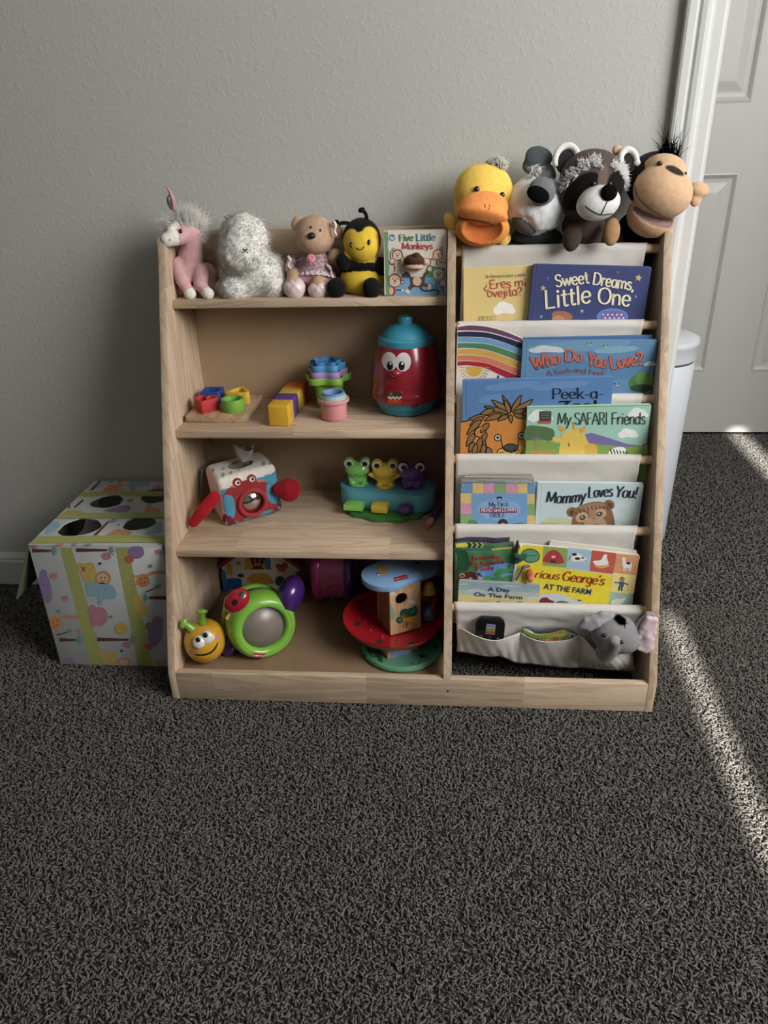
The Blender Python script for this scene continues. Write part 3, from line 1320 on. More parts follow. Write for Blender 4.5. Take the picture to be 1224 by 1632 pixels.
def side_outline(front_extra=0.0, zbot=0.0, top=HT):
    # outline in (depth, z): back bottom, front bottom, kink, sloping front, rounded top, back top
    o = [(.010, zbot), (DK, zbot), (DK, max(ZK, zbot))]
    r = .03
    o.append((dfr(top - r) + front_extra, top - r))
    for k in range(1, 6):
        a = math.radians(90 * k / 5)
        o.append((dfr(top - r) - r * .55 + r * .55 * math.cos(a), top - r + r * math.sin(a)))
    o.append((.010, top))
    return o


def upright(name, x0, x1, outline, seed):
    # local x = depth (-Y), local y = z, extruded along +X
    V, F = prism(outline, 0, x1 - x0, c=(x0, 0, 0), ax=[(0, -1, 0), (0, 0, 1), (1, 0, 0)], bevel=.0018)
    n = normals_fix(V, F)
    return obj(name, V, n, wood('z', seed=seed), shelf, True, angle=35)


def normals_fix(V, F):
    """outward winding for a closed shape"""
    vol = 0.0
    c = V.mean(0)
    for f in F:
        for i in range(1, len(f) - 1):
            a, b, d = V[f[0]] - c, V[f[i]] - c, V[f[i + 1]] - c
            vol += np.dot(a, np.cross(b, d))
    return F if vol > 0 else [list(reversed(f)) for f in F]


upright('side_panel', -W2, -W2 + TH, side_outline(), .11)
upright('side_panel', W2 - TH, W2, side_outline(), .23)
o = side_outline(zbot=ZK)
upright('divider', XD - TH / 2, XD + TH / 2, o, .37)


def board(name, x0, x1, y0, y1, z0, z1, axis='x', seed=0.0, r=.0015):
    V, F = rbox(((x0 + x1) / 2, (y0 + y1) / 2, (z0 + z1) / 2), (x1 - x0, y1 - y0, z1 - z0), r, 2)
    return obj(name, V, F, wood(axis, seed=seed), shelf, True, angle=35)


XL0, XL1 = -W2 + TH, XD - TH / 2
XR0, XR1 = XD + TH / 2, W2 - TH
Z1, Z2, Z3 = .7433, .5068, .2901
TS = .0157
for z, d, sd in ((Z1, .1431, .05), (Z2, .2348, .17), (Z3, .3318, .29)):
    board('shelf_board', XL0, XL1, -d, BKY, z - TS, z, 'x', sd)
ZB = .050
V, F = rbox(((XL0 + XL1) / 2, (-DK + .016 + BKY) / 2, ZB - .004), (XL1 - XL0, DK - .016 + BKY, .008), .0005)
PLY = M('#8c7158', rough=.5, var=.05, scale=14)  # base tone darkened to stand in for shade on the compartment floor
obj('bottom_panel', V, F, PLY, shelf)
V, F = rbox(((XL0 + XL1) / 2, BKY + .003, (HT + .04) / 2), (XL1 - XL0, .006, HT - .04), .0005)
obj('back_panel', V, F, M('#a98e70', rough=.6, var=.06, scale=9), shelf)
board('back_rail', XL0, XL1, BKY - .012, BKY - .0005, HT - .085, HT + .002, 'x', .41)
board('front_rail', -W2 + TH, W2 - TH, -DK, -DK + .0155, 0, ZK, 'x', .53)
board('back_rail', XR0, XR1, -.030, -.016, HT - .10, HT - .02, 'x', .61)
board('back_rail', XR0, XR1, -.030, -.016, .02, .09, 'x', .67)
# screw hole in the front rail
q = onY(713.5, 1101.5, -DK)
V, F = lathe([(0, 0), (.0022, 0), (.0024, -.0004)], 12, c=(q[0], -DK - .0004, q[2]), ax=[(1, 0, 0), (0, 0, 1), (0, -1, 0)], cap=False)
obj('screw_hole', V, F, M('#1a120c', rough=.9), shelf)

# dowels and canvas
ROD_PX = [392, 514, 631, 728, 841, 967]
RODS = []
REC = .028
for py in ROD_PX:
    d = ray(882, py)
    k = (DT - DK) / (HT - ZK)
    a = DK - k * ZK - REC
    s = -(CAM[1] + a + k * CAM[2]) / (d[1] + k * d[2])
    p = CAM + d * s
    RODS.append(np.array([p[1] + .005, p[2] - .008]))   # centre of the dowel: (Y, z)
RR = .0085
for (y, z) in RODS:
    V, F = tube([(XR0 - .001, y, z), (XR1 + .001, y, z)], RR, 16)
    obj('dowel', V, F, wood('x', h='#d8bb96', dark='#bb9a74', seed=.7), shelf, True, angle=40)

CANVAS = bpy.data.materials.new('cotton_canvas')
_t, _N, _L, _b = nt(CANVAS)
_tc = _N.new('ShaderNodeTexCoord')
_b.inputs['Base Color'].default_value = (*lin('#d3cec7'), 1)
_b.inputs['Roughness'].default_value = .9
_b.inputs['Sheen Weight'].default_value = .2
_w = [_N.new('ShaderNodeTexWave') for _ in (0, 1)]
for _i, _q in enumerate(_w):
    _q.bands_direction = 'XZ'[_i]
    _q.inputs['Scale'].default_value = 330
    _L.new(_tc.outputs['Object'], _q.inputs['Vector'])
_n3 = _N.new('ShaderNodeTexNoise'); _n3.inputs['Scale'].default_value = 38; _n3.inputs['Detail'].default_value = 3
_L.new(_tc.outputs['Object'], _n3.inputs['Vector'])
_a1 = _N.new('ShaderNodeMath'); _a1.operation = 'ADD'
_L.new(_w[0].outputs['Fac'], _a1.inputs[0]); _L.new(_w[1].outputs['Fac'], _a1.inputs[1])
_a2 = _N.new('ShaderNodeMath'); _a2.operation = 'MULTIPLY_ADD'; _a2.inputs[1].default_value = 7.0
_L.new(_n3.outputs['Fac'], _a2.inputs[0]); _L.new(_a1.outputs[0], _a2.inputs[2])
_bp = _N.new('ShaderNodeBump'); _bp.inputs['Strength'].default_value = .35; _bp.inputs['Distance'].default_value = .0006
_L.new(_a2.outputs[0], _bp.inputs['Height']); _L.new(_bp.outputs[0], _b.inputs['Normal'])


def wrinkle(x, t, seed):
    return 1.4 * .0016 * math.sin(23 * x + seed) * math.sin(5 * t + seed * 2) + .0012 * math.sin(61 * x + 9 * t + seed * 3) + .0008 * math.sin(117 * x - 6 * t + seed)


def cloth(name, prof, x0, x1, seed, parent, nx=60, edge=None, th=.0013):
    """prof: list of (Y, z, wrinkle weight); a strip of canvas between x0 and x1"""
    prof = [np.array(p, float) for p in prof]
    m = len(prof)
    V = np.zeros((m, nx + 1, 3))
    for j, p in enumerate(prof):
        T = prof[min(j + 1, m - 1)][:2] - prof[max(j - 1, 0)][:2]
        T /= np.linalg.norm(T) + 1e-9
        Nn = np.array([T[1], -T[0]])
        e0, e1 = (0, 0) if edge is None else edge(j / (m - 1))
        for i in range(nx + 1):
            u = i / nx
            x = x0 + e0 + (x1 + e1 - x0 - e0) * u
            w = wrinkle(x, j * .35, seed) * p[2]
            V[j, i] = (x, p[0] + Nn[0] * w, p[1] + Nn[1] * w)
    F = [(j * (nx + 1) + i, j * (nx + 1) + i + 1, (j + 1) * (nx + 1) + i + 1, (j + 1) * (nx + 1) + i) for j in range(m - 1) for i in range(nx)]
    o = obj(name, V.reshape(-1, 3), F, CANVAS, parent, True)
    md = o.modifiers.new('thickness', 'SOLIDIFY')
    md.thickness = th
    md.offset = 0
    return o


def arcpts(c, r, a0, a1, n=8):
    return [(c[0] + r * math.cos(math.radians(a0 + (a1 - a0) * i / n)), c[1] + r * math.sin(math.radians(a0 + (a1 - a0) * i / n)), .25) for i in range(n + 1)]


CR_ = RR + .0018
SX0, SX1 = XR0 + .003, .4475
for k in range(5):
    A, B = RODS[k], RODS[k + 1]
    # angle 180 = towards the room (-Y), 90 = up; wraps over dowel k, hangs behind the books, turns in the pocket and comes up behind dowel k+1
    pb = np.array([B[0] + .034, B[1] - .062])
    prof = arcpts(A, CR_, 10, 190, 9)
    s = np.array(prof[-1][:2])
    e = np.array([pb[0] + .006, pb[1] + .012])
    for i in range(1, 12):
        t = i / 12
        q = s * (1 - t) + e * t
        prof.append((q[0] + .004 * math.sin(math.pi * t), q[1], .9))
    prof += [(pb[0] + .004, pb[1] + .004, .4), (pb[0], pb[1], .3), (pb[0] - .007, pb[1] + .004, .4)]
    s2 = np.array(prof[-1][:2])
    e2 = np.array([B[0] + CR_ * .85, B[1] - .005])
    for i in range(1, 7):
        t = i / 6
        q = s2 * (1 - t) + e2 * t
        prof.append((q[0], q[1], .5 if i < 5 else .1))
    x0 = SX0 + (.007 if k == 0 else 0)
    o = cloth('canvas_sling', prof, x0, SX1 + [.001, .000, .002, .003, .000][k], 1.3 * k + .4, shelf, edge=lambda t: (0.002 * math.sin(5 * t), -.010 * max(0, math.sin(3.1 * min(1, t * 1.3)))))
# ------------------------------------------------------------------ picture books
def row_plane(k):
    A, B = RODS[k], RODS[k + 1]
    lo = np.array([0, B[0] + .030, B[1] - .054])
    hi = np.array([0, A[0] - CR_ - .0015, A[1]])
    v = hi - lo
    v /= np.linalg.norm(v)
    n = np.cross(np.array([1.0, 0, 0]), v)
    return lo, v, n


class Book:
    """a book lying against plane (p0, n): two boards, spine and page block"""

    def __init__(s, name, label, p0, n, off, th, TL, TR, crop, cover, pages='#e2dccb', zbot=None, height=None, rad=.002, hinge=True, board=.0016, group='picture books in the sling', gloss=.38, outline=None, cat='book', spine=True):
        n = np.asarray(n, float)
        s.crop = crop
        px = lambda q: (crop[0] + q[0] / crop[2], crop[1] + q[1] / crop[2])
        s.pf = np.asarray(p0) + n * (off + th)
        tl, tr = onP(*px(TL), s.pf, n), onP(*px(TR), s.pf, n)
        u = (tr - tl)
        w = np.linalg.norm(u)
        u /= w
        v = np.cross(n, u)
        h = height if height else (tl[2] - zbot) / v[2] - abs(u[2]) * w * (1 if u[2] < 0 else 0) / max(v[2], .1)
        c = tl + u * w / 2 - v * h / 2
        s.ax = np.array([u, v, n])
        s.w, s.h = w, h
        base = c - v * h / 2 - n * th / 2
        s.root = thing(name, label, cat, base, group)
        mat = M(cover, rough=gloss, var=.03, scale=25, coat=.15)
        mb = MB()
        out = rrect(w, h, rad, 4) if outline is None else outline(s, tl, u, v, w, h)
        if spine == 'boards':
            nb = max(4, int(th / .0026))
            for i in range(nb):
                z1 = -th * i / nb
                mb.add(*prism(out, z1 - th / nb + .0004, z1, c=c, ax=s.ax, bevel=.0003))
            s.cover = mb.build('cover', mat, s.root)
        else:
            mb.add(*prism(out, -board, 0, c=c, ax=s.ax, bevel=.0004))
            mb.add(*prism(out, -th, -th + board, c=c, ax=s.ax, bevel=.0004))
            sp, F = rbox(c - u * (w / 2 - board * .5) - n * th / 2, (board, h - .001, th - .0004), .0004, 1, s.ax)
            mb.add(sp, F)
            s.cover = mb.build('cover', mat, s.root)
            ins = .0025
            if outline is None:
                V, F = rbox(c - u * 0 - n * th / 2, (w - 2 * ins, h - 2 * ins, th - 2 * board - .0001), 0, 1, s.ax)
            else:
                V, F = prism([(x * .975, y * .975) for x, y in out], -th + board, -board, c=c, ax=s.ax)
            obj('page_block', V, F, M(pages, rough=.8, var=.05, scale=200), s.root)
        s.flat = Flat(s.pf, n)
        s.art = Art(s.flat, crop)
        s.let = Art(s.flat, crop, lift=.0012)
        if hinge:
            x = -w / 2 + .009
            V, F = rbox(c + u * x + n * .0001, (.0022, h - .0006, .0004), .0001, 1, s.ax)
            obj('hinge', V, F, M(cover, rough=gloss + .15, var=.03, scale=25), s.cover)

    def done(s):
        for o in (s.art.build('cover_art', s.cover), s.let.build('lettering', s.cover)):
            if o:
                o['kind'] = 'stuff'
        return s


def star(a, cx, cy, r, h, rot=0, k=.45, n=5):
    a.poly([(cx + (r if i % 2 == 0 else r * k) * math.sin(math.pi * i / n + rot), cy - (r if i % 2 == 0 else r * k) * math.cos(math.pi * i / n + rot)) for i in range(2 * n)], h)


def cloud(a, cx, cy, w, h, c):
    for dx, dy, r in ((-.32, .15, .24), (-.08, -.1, .32), (.2, 0, .28), (.38, .2, .18)):
        a.ell(cx + dx * w, cy + dy * h, r * w, r * h * 1.6, c)


def leaf(a, b, t, w, fill, line, lw):
    b, t = np.array(b, float), np.array(t, float)
    d = t - b
    p = np.array([-d[1], d[0]]) / np.linalg.norm(d)
    o = [b, b + d * .3 + p * w, b + d * .7 + p * w * .75, t, b + d * .72 - p * w * .5, b + d * .3 - p * w * .8]
    a.poly(o, fill, True, 5)
    a.line(o, lw, line, True, closed=True)


C3 = (710, 380, 3.308)
C4 = (710, 500, 3.308)
C5 = (710, 720, 3.497)
C6 = (720, 510, 7.092)
C7 = (715, 845, 7.418)
C8 = (820, 860, 5.829)
C9 = (610, 355, 11.127)


def zb(k):
    return RODS[k + 1][1] - .050


# row 1 -----------------------------------------------------------------
p0, v, n = row_plane(0)
b = Book('picture_book', 'pale yellow lamb board book with red title tucked behind a navy book', p0, n, .002, .010, (95, 156), (520, 140), C3, '#e0c884', zbot=zb(0), rad=.003, hinge=False)
b.let.pen('Un libro para tocar y sentir', (210, 209), (425, 199), 17, '#3a3a34', .12, .08)
b.let.pen('\u00bfEres mi', (205, 266), (430, 251), 44, '#b8383a', .13, .11, wob=.05)
b.let.pen('ovejita?', (221, 310), (410, 299), 44, '#b8383a', .13, .11, wob=.05)
cloud(b.art, 310, 370, 105, 62, '#f3efe6')
b.let.pen('\u00a1BEEE!', (168, 433), (268, 429), 20, '#6f8048', .13, .08, serif=.08)
b.art.ell(300, 446, 30, 18, '#d7a6a0')
b.art.ell(375, 448, 45, 20, '#a9c3d8')
b.done()
b = Book('picture_book', 'navy blue bedtime board book with cream title and gold stars', p0, n, .0135, .011, (463, 134), (1089, 149), C3, '#3d4674', zbot=zb(0), rad=.006, spine=True)
T = '#ece2c0'
b.let.pen('Sweet', (581, 256), (760, 234), 62, T, .2, .11, serif=.07)
b.let.pen('Dreams,', (775, 241), (992, 274), 62, T, .2, .11, serif=.07)
b.let.pen('Little', (525, 370), (772, 336), 92, T, .17, .1, serif=.06, slant=.08)
b.let.pen('One', (800, 341), (976, 358), 84, T, .18, .1, serif=.06)
for x, y, r, c in ((515, 262, 17, '#c9a66a'), (1018, 208, 20, '#d1ac72'), (720, 383, 12, '#9fb4dc'), (1004, 306, 9, '#8ea3cf'), (505, 411, 10, '#8ea3cf'), (540, 210, 7, '#8a7fa8'), (910, 178, 7, '#8a7fa8')):
    star(b.art, x, y, r, c, .2)
b.art.ell(615, 408, 56, 26, '#a06a50', 8)
b.art.ell(595, 425, 34, 20, '#b98465')
b.art.ell(880, 412, 84, 44, '#5f7fc0')
b.art.ell(884, 414, 70, 34, '#75639f')
for i in range(10):
    b.art.ell(832 + 24 * (i % 5) + (10 if i > 4 else 0), 402 + 18 * (i // 5), 4.5, 4.5, '#e8e3ee')
b.done()

# row 2 -----------------------------------------------------------------
p0, v, n = row_plane(1)
RB = [(62, 105), (66, 84), (90, 67), (180, 60), (300, 62), (420, 80), (560, 118), (700, 166), (803, 214)]


def rb_outline(s, tl, u, v, w, h):
    c = tl + u * w / 2 - v * h / 2
    o = []
    for q in catmull(RB, 5):
        P = onP(s.crop[0] + q[0] / s.crop[2], s.crop[1] + q[1] / s.crop[2], s.pf, n) - c
        o.append((float(P @ u), float(P @ v)))
    o += [(w / 2, -h / 2), (-w / 2, -h / 2)]
    return o[::-1]


b = Book('picture_book', 'rainbow shaped board book with rounded top and half sun', p0, n, .001, .012, (62, 62), (803, 58), C6, '#dcd8d0', zbot=zb(1), hinge=False, outline=rb_outline)
bx_ = [66, 200, 400, 600, 796]
bands = [('#6e4560', (84, 62, 78, 130, 211), (118, 116, 131, 183, 250)), ('#27294a', (136, 130, 145, 196, 262), (190, 188, 200, 256, 334)),
         ('#6d9fc6', (195, 193, 208, 262, 338), (254, 251, 268, 324, 398)), ('#4d7f5a', (262, 260, 275, 332, 405), (319, 316, 337, 402, 482)),
         ('#d0a24a', (331, 326, 345, 410, 490), (392, 388, 412, 484, 564)), ('#cf7a58', (402, 398, 420, 492, 572), (461, 458, 486, 562, 640)),
         ('#a3202f', (468, 466, 492, 570, 648), (516, 513, 552, 646, 735))]
for h, a0, a1 in bands:
    up = [tuple(q) for q in catmull(list(zip(bx_, a0)), 6)]
    dn = [tuple(q) for q in catmull(list(zip(bx_, a1)), 6)]
    b.art.poly(up + dn[::-1], h)
b.art.poly([(158, 528)] + [(255 - 97 * math.cos(math.pi * i / 14), 528 + 112 * math.sin(math.pi * i / 14)) for i in range(15)], '#d2ab45')
for i in range(15):
    a = math.pi * (i + .2) / 14.5
    b.art.line([(255 - 112 * math.cos(a), 530 + 128 * math.sin(a)), (255 - 175 * math.cos(a), 530 + 180 * math.sin(a))], 9, '#c9a24b', False)
b.art.poly([(525, 618), (540, 650), (525, 662), (511, 650)], '#2c3440')
b.done()
b = Book('picture_book', 'blue picture book hidden behind the sky blue orange titled one', p0, n, .0015, .007, (408, 128), (1094, 113), C4, '#47709f', zbot=zb(1))
b.done()
b = Book('picture_book', 'sky blue picture book with wavy orange title and green tree', p0, n, .0145, .008, (408, 142), (1119, 137), C4, '#6189ae', zbot=zb(1))
for x, y, rx, ry, c in ((700, 170, 280, 30, '#6d97b6'), (800, 300, 260, 60, '#5681a6'), (900, 190, 120, 18, '#7fa5bd')):
    b.art.ell(x, y, rx, ry, c, -4)
cloud(b.art, 535, 188, 170, 34, '#c5cdcf')
cloud(b.art, 1080, 264, 60, 22, '#b7c6cb')
O = '#cc6446'
for t, a_, c_, cp in (('Who', (465, 294), (610, 258), 68), ('Do', (628, 251), (724, 252), 60), ('You', (748, 271), (846, 286), 66), ('Love?', (872, 290), (1050, 266), 66)):
    sh = b.let
    sh.pen(t, (a_[0] + 3, a_[1] + 3), (c_[0] + 3, c_[1] + 3), cp, '#3b4d66', .21, .12, serif=.07)
    sh.pen(t, a_, c_, cp, O, .21, .12, serif=.07)
b.let.pen('A Touch', (538, 326), (662, 308), 24, '#9c4a42', .17, .1, serif=.07)
b.let.pen('and Feel', (672, 306), (835, 326), 24, '#9c4a42', .17, .1, serif=.07)
b.art.ell(1020, 362, 52, 42, '#4f7f42', -20)
b.art.ell(1050, 345, 48, 38, '#6a9a4c')
b.art.ell(1035, 392, 62, 20, '#2c5236')
b.art.line([(1045, 380), (1040, 425)], 10, '#3d2f26', False)
for x, y in ((760, 161), (846, 172), (905, 375)):
    b.art.ell(x, y, 9, 6, '#c9c6b4')
    b.art.line([(x - 14, y - 8), (x, y), (x + 12, y - 9)], 4, '#42474a')
b.art.ell(1087, 243, 5, 5, '#b9503a')
b.done()

# row 3 -----------------------------------------------------------------
p0, v, n = row_plane(2)
b = Book('picture_book', 'large blue picture book with black title and orange lion face', p0, n, .001, .010, (90, 352), (887, 332), C4, '#5d84b8', zbot=zb(2))
for x, y, rx, ry in ((350, 380, 150, 22), (600, 380, 160, 20), (250, 450, 80, 24)):
    b.art.ell(x, y, rx, ry, '#6b91c1', -6)
K = '#17140f'
b.let.pen('Peek-a-', (564, 449), (838, 444), 54, K, .15, .06, serif=.075)
b.let.type('Zoo!', (596, 506), (800, 500), 46, K, .03)
A2 = Art(b.flat, C6, lift=.0005)
A2.step = .000005
OR = '#cf8338'
A2.poly([(103, 1152), (150, 1146), (240, 1120), (420, 1020), (850, 1000), (850, 1700), (90, 1700)], OR)
A2.line([(100, 1154), (150, 1148), (190, 1134), (230, 1128)], 12, K)
A2.poly([(400, 1200), (470, 1130), (640, 1110), (840, 1130), (840, 1700), (500, 1700), (400, 1500), (375, 1330)], '#d28a3e', True)
A2.line([(395, 1210), (376, 1330), (398, 1440), (440, 1500), (500, 1530)], 12, K)
BR = '#8f6c41'
for bb_, tt_, w_ in (((660, 1050), (575, 850), 34), ((680, 1040), (785, 850), 36), ((650, 1050), (450, 905), 36), ((690, 1050), (915, 900), 38), ((655, 1060), (595, 900), 30),
                     ((640, 1060), (370, 978), 30), ((700, 1060), (860, 1000), 34), ((620, 1080), (330, 1060), 32), ((700, 1070), (870, 1100), 30), ((560, 1070), (370, 1140), 34),
                     ((480, 1010), (300, 1090), 34), ((640, 1080), (515, 1140), 28), ((665, 1070), (672, 1165), 26), ((380, 1080), (190, 1130), 30), ((360, 1100), (205, 1195), 32),
                     ((420, 1170), (325, 1275), 34), ((330, 1130), (170, 1295), 36), ((390, 1270), (345, 1395), 30), ((260, 1280), (165, 1430), 36), ((330, 1330), (290, 1530), 36),
                     ((250, 1380), (195, 1500), 30), ((280, 1400), (245, 1560), 32), ((370, 1400), (350, 1560), 32), ((405, 1440), (460, 1560), 36)):
    leaf(A2, bb_, tt_, w_, BR, K, 11)
A2.line([(345, 1215), (285, 1240), (272, 1290), (320, 1318)], 34, K, taper=[.8, 1.2, 1.2, .8])
A2.line([(343, 1218), (289, 1243), (277, 1288), (318, 1312)], 18, '#d69b5c')
A2.poly([(505, 1530), (525, 1470), (590, 1440), (668, 1480), (740, 1435), (812, 1440), (820, 1700), (505, 1700)], '#d6b04c', True)
A2.line([(505, 1540), (525, 1470), (585, 1442)], 11, K)
A2.line([(556, 1352), (580, 1450), (612, 1480)], 12, K)
A2.line([(757, 1340), (745, 1440), (725, 1475)], 12, K)
A2.ell(668, 1446, 88, 52, K)
A2.ell(668, 1444, 76, 40, '#4c4a47')
A2.ell(624, 1470, 16, 11, K)
A2.ell(708, 1466, 16, 11, K)
A2.line([(672, 1480), (672, 1560)], 12, K, False)
for ex, ey in ((520, 1330), (790, 1308)):
    A2.ell(ex, ey, 42, 42, K)
    A2.ell(ex, ey, 30, 30, '#e6e2d8')
    A2.ell(ex, ey, 19, 19, '#4a6272')
    A2.ell(ex, ey, 10, 10, K)
for x, y in ((575, 1498), (610, 1515), (545, 1500), (760, 1478), (735, 1500), (790, 1505), (535, 1522), (640, 1518)):
    A2.ell(x, y, 8, 8, K)
A2.line([(770, 1510), (790, 1530)], 9, K, False)
A2.build('lion_print', b.cover)
b.done()
b = Book('picture_book', 'mint green safari picture book with yellow giraffe and purple hill', p0, n, .0120, .009, (431, 493), (1086, 479), C4, '#a4cfbd', zbot=zb(2))
E_ = b.art
E_.poly([(430, 493), (1086, 479), (1086, 485), (430, 499)], '#8fae62')
cloud(E_, 500, 540, 120, 58, '#e6ebe4')
cloud(E_, 1015, 525, 96, 50, '#e6ebe4')
cloud(E_, 962, 632, 96, 46, '#edf0ea')
E_.poly([(425, 600), (470, 590), (560, 606), (575, 640), (560, 668), (425, 670)], '#587650', True)
E_.poly([(700, 660), (735, 637), (770, 628), (860, 655), (960, 687), (1030, 696), (1062, 680), (1062, 720), (700, 720)], '#7d70a8')
E_.poly([(425, 668), (520, 664), (620, 690), (820, 690), (950, 702), (1065, 692), (1062, 900), (422, 900)], '#86a452')
E_.poly([(598, 750), (604, 690), (612, 640), (650, 612), (700, 610), (735, 640), (755, 680), (790, 690), (800, 730), (790, 900), (598, 900)], '#e3c35d', True)
E_.ell(765, 715, 36, 32, '#d7b24c')
E_.ell(588, 662, 26, 14, '#e3c35d', 10)
E_.ell(612, 606, 20, 12, '#dba640', 40)
E_.ell(722, 612, 22, 12, '#dba640', -40)
E_.line([(680, 615), (678, 580)], 9, '#dba640', False)
E_.ell(677, 577, 8, 8, '#c98f34')
E_.line([(650, 680), (652, 700)], 5, '#3a3020', False)
E_.ell(480, 658, 28, 8, '#77749a')
E_.line([(478, 664), (468, 714)], 6, '#b07b3f', False)
for x in (470, 500, 540):
    E_.ell(x, 738, 22, 16, '#c98a4a')
E_.ell(905, 728, 48, 24, '#eceae4', -15)
for i in range(6):
    E_.line([(868 + 17 * i, 712 + 3 * i), (880 + 16 * i, 745)], 6, '#26282a', False)
E_.rect(496, 514, 558, 566, '#3f4340')
E_.poly([(488, 566), (558, 566), (554, 579), (490, 579)], '#c05a35')
for i in range(3):
    E_.line([(504, 526 + 12 * i), (550, 524 + 12 * i)], 3, '#84857c', False)
b.let.pen('My', (590, 584), (664, 584), 62, '#2f3833', .12, .08, slant=.12)
b.let.pen('SAFARI', (682, 584), (858, 583), 62, '#2f3833', .12, .08, serif=.05)
b.let.pen('Friends', (876, 584), (1056, 582), 62, '#2f3833', .12, .08, slant=.05)
b.done()

# row 4 -----------------------------------------------------------------
p0, v, n = row_plane(3)
b = Book('picture_book', 'pastel patchwork bordered board book with blue centre and clear handle', p0, n, .001, .020, (88, 166), (502, 170), C5, '#8fb0d2', zbot=zb(3), rad=.006, hinge=False)
E_ = b.art
cols_ = ['#6e97c6', '#dcbf7c', '#d79ab4', '#86ab74', '#d79ab4', '#dcbf7c', '#6e97c6']
xs_ = [90, 150, 214, 274, 336, 398, 458, 500]
for i in range(7):
    E_.rect(xs_[i] + 1, 172, xs_[i + 1] - 1, 232, cols_[i])
for j, c in enumerate(('#dcbf7c', '#d79ab4', '#86ab74', '#6e97c6')):
    E_.rect(84, 232 + 58 * j, 146, 288 + 58 * j, c)
    E_.rect(456, 236 + 58 * j, 498, 292 + 58 * j, cols_[(j * 2 + 1) % 7])
E_.rect(144, 236, 456, 460, '#79a4d0')
E_.ell(300, 320, 120, 60, '#8db3da')
E_.ell(150, 400, 30, 22, '#5c8a54')
E_.ell(410, 410, 46, 14, '#4f7d4b')
E_.ell(320, 400, 28, 26, '#3a2a22')
E_.ell(320, 412, 17, 16, '#c99a7c')
E_.poly([(283, 266), (288, 250), (312, 250), (318, 266), (300, 258)], '#20242c')
E_.line([(245, 271), (350, 273)], 2, '#4a6688', False)
E_.rect(192, 313, 398, 341, '#8a4b6a')
b.let.pen('My First', (243, 306), (352, 303), 25, '#2c4568', .15, .07, serif=.08)
b.let.pen('READ and LEARN', (199, 334), (394, 332), 18, '#efe6ea', .2, .1, serif=.09)
b.let.pen('BIBLE', (249, 366), (338, 363), 25, '#2c4568', .15, .07, serif=.08)
b.done()
# clear plastic handle over its top
cl = bpy.data.materials.new('clear_plastic')
_t, _N, _L, _b = nt(cl)
_b.inputs['Base Color'].default_value = (*lin('#efe6da'), 1)
_b.inputs['Transmission Weight'].default_value = .85
_b.inputs['Roughness'].default_value = .12
_b.inputs['IOR'].default_value = 1.3
q0 = onP(710 + 100 / 3.497, 720 + 170 / 3.497, b.pf, n)
q1 = onP(710 + 492 / 3.497, 720 + 170 / 3.497, b.pf, n)
cc = (q0 + q1) / 2 - n * .010
wd = np.linalg.norm(q1 - q0)
out = rrect(wd, .012, .005, 4)
V, F = prism(out, -.0105, .0115, c=cc + b.ax[1] * .0045, ax=b.ax, bevel=.003)
obj('handle', V, F, cl, b.root, True, angle=40, label='clear plastic carry handle')
b = Book('picture_book', 'pale blue picture book with bear cub and black script title', p0, n, .001, .009, (516, 171), (1107, 178), C5, '#c6d6da', zbot=zb(3), rad=.004)
E_ = b.art
E_.ell(620, 400, 90, 40, '#c4cba6')
E_.ell(580, 420, 70, 30, '#b6c08c')
E_.ell(1000, 330, 80, 60, '#cfdcde')
F1, F2, F3 = '#8a6547', '#a5825f', '#5d4130'
E_.ell(705, 336, 31, 27, F1, -20)
E_.ell(707, 340, 19, 15, F3)
E_.ell(912, 296, 31, 28, F1, 20)
E_.ell(912, 300, 18, 15, F3)
E_.poly([(712, 345), (745, 305), (820, 280), (885, 285), (928, 330), (945, 420), (935, 520), (715, 520)], F1, True)
E_.poly([(745, 310), (830, 285), (890, 292), (860, 312), (800, 330)], F2, True)
E_.ell(760, 365, 36, 28, '#c2a282', -20)
E_.ell(862, 345, 36, 28, '#c2a282', -20)
E_.ell(835, 400, 62, 40, '#b8977a')
E_.ell(820, 345, 18, 40, '#a88463', -15)
for x, y in ((764, 367), (858, 347)):
    E_.ell(x, y, 17, 13, '#2d2019', -15)
    E_.ell(x, y, 11, 9, '#55616a')
    E_.ell(x - 3, y - 3, 4, 4, '#e6e6e6')
E_.ell(840, 418, 34, 16, '#30221b')
for i in range(9):
    E_.line([(725 + 22 * i, 318 - 4 * i + (i - 4) ** 2), (732 + 22 * i, 338 - 4 * i + (i - 4) ** 2)], 5, F3, False)
D_ = '#23303a'
b.let.pen('Mommy', (562, 281), (782, 272), 62, D_, .19, .06, slant=.22, arc=-.16)
b.let.pen('Loves', (797, 256), (934, 248), 62, D_, .19, .06, slant=.14)
b.let.pen('You!', (944, 252), (1068, 258), 62, D_, .19, .06, slant=.22)
b.done()

